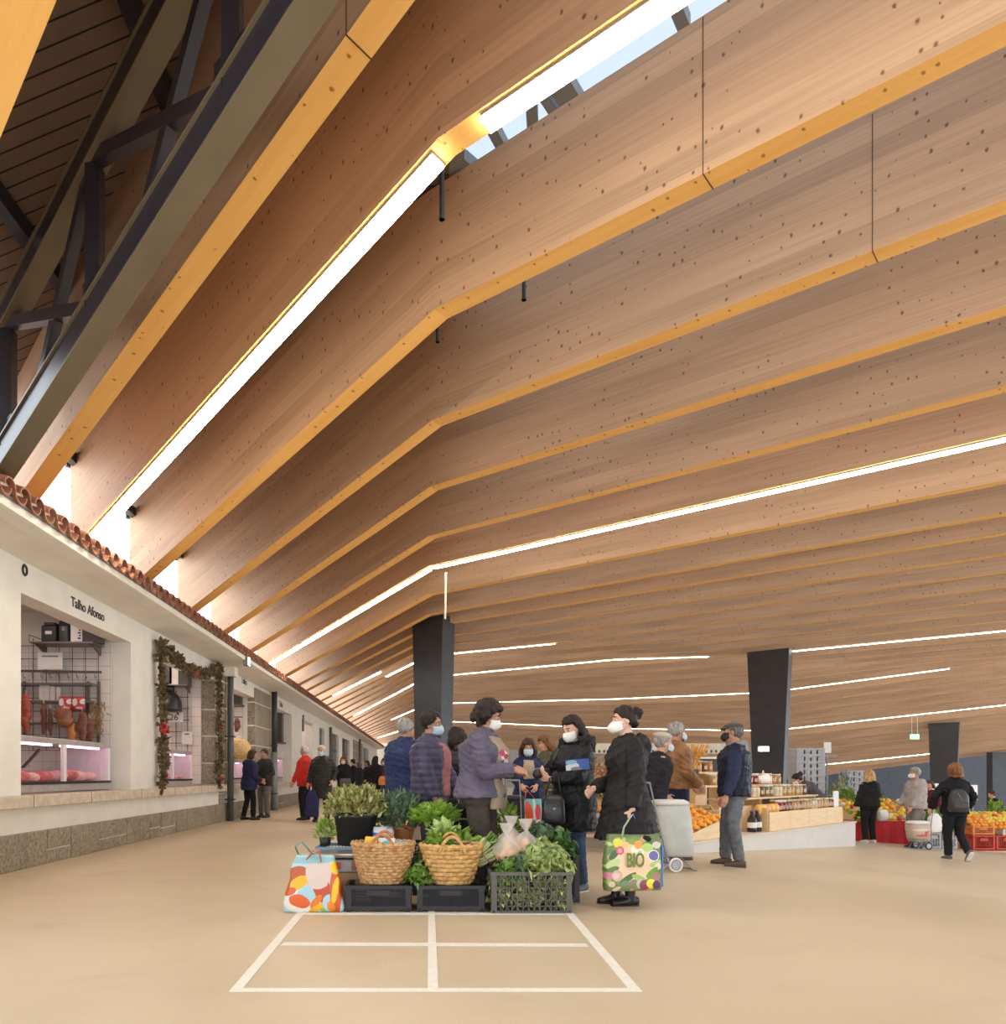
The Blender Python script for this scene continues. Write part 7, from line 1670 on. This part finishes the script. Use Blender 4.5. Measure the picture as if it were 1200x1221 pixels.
# stacked grey crates behind the stalls
g0 = None
def crate_stack(px, Y, n, w, lab, grp, h=.168):
    global g0; x = XY(px, Y); z = floor_z(x)
    for k in range(n):
        if g0 is None: g0 = crate(w, .42, h-.002, M_CRL, lab, (x, Y, z+k*h), 0, 4, 3, group=grp, lowfoot=False, bar=.03)
        else: dup(g0, (x, Y, z+k*h), 0, lab, grp)
crate_stack(962, 18.2, 13, .70, 'pale grey ventilated crate in the tall stack behind the jar stall', 'tall stack of grey crates')
crate_stack(1020, 21, 11, .70, 'pale grey ventilated crate in the low stack left of the blond woman', 'low stack of grey crates')
o = thing('paper_sign', 'white sheet sticking up right of the tall grey crate stack', 'sign', P(987, 892, 18.3)); MB().box(-.09, .09, -.01, .01, -.12, .15).build('sheet', M_PAPER, o); MB().box(-.35, .25, -.02, .02, -.22, -.17).build('rail', M_GREYST, o); MB().box(-.02, .02, 0, .03, -1.9, -.12).build('post', M_GREYST, o)
# potted foliage right of the seller
for k, (px, py, Y, r, m_, lab) in enumerate(((1000, 940, 18.8, .28, G_OLIVE, 'rusty olive foliage plant right of the bending seller'), (1008, 928, 19.5, .22, G_GREY, 'tall grey-leaved plant beside the low grey crate stack'))):
    p = P(px, py, Y); z0 = floor_z(p.x); t = thing('foliage_plant', lab, 'plant', (p.x, Y, z0)); lv, st = bush(random.Random(60+k), r, r, p.z-z0+.25, 260, .12, .05); smoothmesh(lv, 'foliage', m_, t); st.build('stems', G_OLIVE, t); MB().lathe((0, 0, 0), [(.14, 0), (.18, .3)], 16).build('pot', M_BUCK, t, True)

# ------------------------------------------------------------------ vegetable stand in the middle distance
sx, sy = 2.50, 10.75
t = thing('produce_stand', 'steel-legged produce stand behind the two women in black', 'stand', (sx, sy, 0)); MB().box(-.48, .42, -.4, .4, .50, .56).build('shelf', M_CRL, t); MB().prism([(-.48, -.1, .56), (-.48, .4, .56), (-.48, .4, .98)], (.9, 0, 0)).build('sloping_back', M_PLY, t)
for x in (-.44, .38):
    for y in (-.35, .35): MB().tube([(x, y, 0), (x, y, .5)], .018, 8).build('leg', M_GREYST, t)
sq = None
for k in range(16):
    x = sx-.42+(k % 8)*.11; y = sy-.30+(k//8)*.18; p = (x, y, .62)
    lab = 'orange squash in the front rows of the steel-legged stand'
    if sq is None: sq = thing('squash', lab, 'squash', p, 0, 'squashes on the steel-legged stand'); MB().lathe((0, 0, 0), [(.01, -.05), (.06, -.045), (.075, 0), (.055, .04), (.01, .045)], 14).build('fruit', mat('squash_skin', (.72, .27, .05), .45, var=.3), sq, True); MB().tube([(0, 0, .04), (.01, 0, .075)], [.012, .008], 6).build('stem', G_OLIVE, sq)
    else: dup(sq, p, k)
for k in range(7): lettuce('lettuce', 'green leafy head on the steel-legged stand', (sx-.40+k*.125, sy+.12, .80), k, .15, G_MID if k % 2 else G_LET, 80+k, 'leafy heads on the steel-legged stand', n=16)
for k, (x, z) in enumerate(((-.32, .95), (.05, 1.0), (.38, .97))):
    t = thing('dried_flowers', 'orange dried flower bunch at the back of the steel-legged stand, %s' % ('left', 'middle', 'right')[k], 'flowers', (sx+x, sy+.38, z)); lv, st = bush(random.Random(70+k), .22, .18, .42, 260, .06, .025); smoothmesh(lv, 'flower_heads', mat('orange_dry', (.52, .24, .07), .8, var=.4, scale=30), t); st.build('stems', G_OLIVE, t)

# ------------------------------------------------------------------ fruit and flower stalls at the right
M_RCLOTH = mat('red_cloth', (.50, .012, .018), .7, var=.2, scale=6)
def cloth_table(label, x0, x1, y0, y1, h, m=M_RCLOTH):
    cx, cy = (x0+x1)/2, (y0+y1)/2; z = floor_z(x1); zt_ = z+h; t = thing('market_table', label, 'table', (cx, cy, z)); w, d = x1-x0, y1-y0
    vs = []; n = 96; fs = []
    for lev, (zz, o) in enumerate(((h, 0), (h*.6, .012), (.01, .03))):
        for k in range(n):
            f = 4*k/n; s = int(f); r = f-s; px_, py_ = [(-w/2+w*r, -d/2), (w/2, -d/2+d*r), (w/2-w*r, d/2), (-w/2, d/2-d*r)][s]; nx, ny = [(0, -1), (1, 0), (0, 1), (-1, 0)][s]; q = o*(1+math.sin(k*1.7))
            vs.append((px_+nx*q, py_+ny*q, zz))
    for lev in range(2):
        for k in range(n): fs.append((lev*n+k, lev*n+(k+1) % n, (lev+1)*n+(k+1) % n, (lev+1)*n+k))
    fs.append(tuple(range(n))); MB().add(vs, fs).build('cloth_cover', m, t)
    for sx_ in (-1, 1):
        for sy_ in (-1, 1): MB().tube([(sx_*(w/2-.06), sy_*(d/2-.06), 0), (sx_*(w/2-.06), sy_*(d/2-.06), h-.01)], .02, 8).build('leg', M_GREYST, t)
    return zt_
zt1 = cloth_table('market table with a red cloth behind the blond woman', 10.25, 12.1, 17.0, 18.2, .60)
FM = {'yellow': mat('yellow_fruit', (.86, .60, .06), .45, var=.15), 'orange': mat('orange_round', (.86, .32, .03), .45, var=.15), 'red': mat('red_fruit', (.60, .05, .03), .4, var=.2), 'green': mat('green_fruit', (.34, .46, .08), .45, var=.2), 'white': mat('white_flower', (.78, .74, .64), .7)}
fp = {}
def fruit(col, p, r, where):
    key = (col, where)
    if key not in fp: fp[key] = tag(MB().lathe((0, 0, 0), [(.01, -.9), (.6, -.75), (.98, -.2), (.98, .2), (.65, .72), (.2, .86), (.05, .78)], 12).build('fruit', FM[col], None, True, loc=p), '%s round fruit heaped on %s' % (col, where), 'fruit', '%s fruits on %s' % (col, where)); fp[key].scale = (r,)*3
    else: c = fp[key].copy(); COL.objects.link(c); c.location = p; c.scale = (r,)*3; c.rotation_euler = (rnd.uniform(-.6, .6), rnd.uniform(-.6, .6), 0)
rnd = random.Random(77)
for i in range(13):
    for j in range(6):
        x = 10.35+i*.135; y = 17.1+j*.17; z = zt1+.06+.075*j+.02*math.sin(i*1.7)
        fruit(['yellow', 'orange', 'yellow', 'orange', 'green', 'yellow', 'yellow', 'red', 'white', 'yellow', 'yellow', 'orange', 'yellow'][(i+j*2) % 13], (x+rnd.uniform(-.02, .02), y, z), .07, 'the red-clothed table')
tbx = thing('display_wedge', 'sloping display rack under the fruit on the red-clothed table', 'rack', (11.17, 17.6, zt1)); MB().prism([(-.9, -.56, .0), (-.9, .55, .0), (-.9, .55, .42)], (1.8, 0, 0)).build('ramp', M_PLY, tbx); [MB().box(x-.01, x+.01, -.56, .55, .0, .02).build('runner', M_PLY, tbx) for x in (-.88, .88)]
for k, (x, y, m_, lab) in enumerate(((10.6, 18.05, G_MID, 'green leafy bouquet at the back of the red-clothed table, left'), (11.3, 18.05, G_GREY, 'green leafy bouquet at the back of the red-clothed table, right'), (10.45, 17.02, G_DARK, 'dark green leaves at the left corner of the red-clothed table'))):
    t = thing('bouquet', lab, 'bouquet', (x, y, zt1+(.40 if k < 2 else .0))); lv, st = bush(random.Random(90+k), .2, .15, .3, 150, .12, .05); smoothmesh(lv, 'foliage', m_, t); st.build('stems', G_PALE, t)
packet('white plastic produce bag on the red-clothed table beside the blond woman', (10.85, 17.04, zt1+.0), .3, .26, .26, .16, M_PAPER, 'bag', 'plastic_bag')
# parsley on grey boxes
x = XY(1117, 16.3); z = floor_z(x)
for k in range(2): crate(.34, .34, .36, M_CRL, 'grey crate under the parsley, %s one' % ('left', 'right')[k], (x-.18+.36*k, 16.3, z), 0, 5, 2, bar=.016)
t = thing('parsley', 'mound of bright green parsley on two grey crates', 'herbs', (x, 16.3, z+.362)); lv, st = bush(random.Random(95), .36, .28, .55, 700, .08, .05); smoothmesh(lv, 'foliage', G_MID, t); st.build('stems', G_PALE, t)
# orange stall
x0, Y0 = XY(1152, 16.6), 16.6; z0 = floor_z(x0+.6)
for k in range(3): crate(.50, .40, .34, M_CRR, 'red crate holding up the orange stall, %s' % ('left', 'middle', 'right')[k], (x0+.27+k*.53, Y0, z0+.04), 0, 10, 3)
pal = thing('pallet', 'low wooden pallet under the red crates', 'pallet', (x0+.8, Y0, z0-.045)); MB().box(-.9, .9, -.3, .3, .055, .08).build('deck', M_PLY, pal); [MB().box(-.9, .9, y-.04, y+.04, 0, .055).build('runner', M_PLY, pal) for y in (-.25, 0, .25)]
crate(.5, .38, .20, M_CRO, 'orange crate of oranges on the left red crate', (x0+.27, Y0, z0+.382), 0, 8, 2)
crate(.62, .38, .14, mat('white_tray', (.72, .66, .56), .6), 'pale tray of oranges on the right red crates', (x0+1.02, Y0, z0+.382), 0, 8, 1)
zz = z0+.50
for i in range(15):
    for j in range(4):
        px_ = x0+.06+i*.1; hgt = .17 if i < 5 else .10
        fruit('orange' if (i < 5 or j < 2) else 'yellow', (px_+rnd.uniform(-.02, .02), Y0-.15+j*.095, zz+hgt*.6+.06*j+rnd.uniform(0, .02)), .055, 'the red-crate stall')
bk = thing('display_wedge', 'sloping plywood rack behind the red-crate stall', 'rack', (x0+.8, Y0+.55, z0)); MB().box(-.9, .9, -.25, .35, 0, .55).build('base', M_PLY, bk); MB().prism([(-.9, -.25, .55), (-.9, .35, .55), (-.9, .35, .78)], (1.8, 0, 0)).build('ramp', M_PLY, bk)
for i in range(15):
    for j in range(4): fruit(['yellow', 'yellow', 'orange', 'yellow', 'red', 'yellow', 'green'][(i*3+j) % 7], (x0+.0+i*.115, Y0+.36+j*.14, z0+.66+.055*j), .065, 'the sloping rack behind the red crates')
for k in range(2): crate(.45, .4, .3, M_CRL, 'pale crate at the right end of the orange stall, %s' % ('lower', 'upper')[k], (x0+2.05, Y0+.1, floor_z(x0+2.05)+.31*k+.01), 0, 8, 2)
t = thing('bouquet', 'yellow-green leafy bunch behind the orange stall', 'bouquet', (x0+1.5, Y0+1.0, z0+.75)); lv, st = bush(random.Random(99), .2, .2, .35, 140, .12, .05); smoothmesh(lv, 'foliage', G_BRIGHT, t); st.build('stems', G_PALE, t); MB().lathe((0, 0, -.75), [(.15, 0), (.18, .76)], 14).build('bucket', M_BUCK, t, True)
# signs and fittings on the far columns
o = thing('exit_sign', 'tiny green exit sign hanging on two cords right of the second column', 'sign', P(1091, 878, 36)); MB().box(-.22, .22, -.03, .03, -.14, .10).build('panel', emit('exit_green', (.35, .85, .45), 1.2), o)
for s in (-.14, .14): MB().tube([(s, 0, .1), (s, 0, 1.1)], .012, 6).build('cord', M_PAPER, o)
o = thing('wall_light', 'small glowing rectangular light on the second dark column', 'light', P(910.5, 893, 26.75)); MB().box(-.20, .20, -.04, .03, -.10, .10).build('housing', M_WHITE, o); MB().box(-.18, .18, -.05, -.04, -.08, .08).build('lens', emit('col_light', (1, .97, .92), 6), o)
o = thing('paper_notice', 'white paper notice on the right side of the third dark column', 'notice', P(1161, 945, 38)); MB().box(-.22, .22, -.01, .01, -.4, .4).build('sheet', M_PAPER, o); MB().box(-.02, .02, .01, .05, -2.2, .4).build('post', M_GREYST, o)
o = thing('round_sign', 'small round white disc on the third dark column', 'sign', P(1117, 940, 40)); MB().tube([(0, 0, 0), (0, -.03, 0)], .28, 20).build('disc', M_PAPER, o); MB().tube([(0, .06, 0), (0, 0, 0)], .05, 8).build('fixing', M_GREYST, o)
SC.view_settings.exposure = EXPO
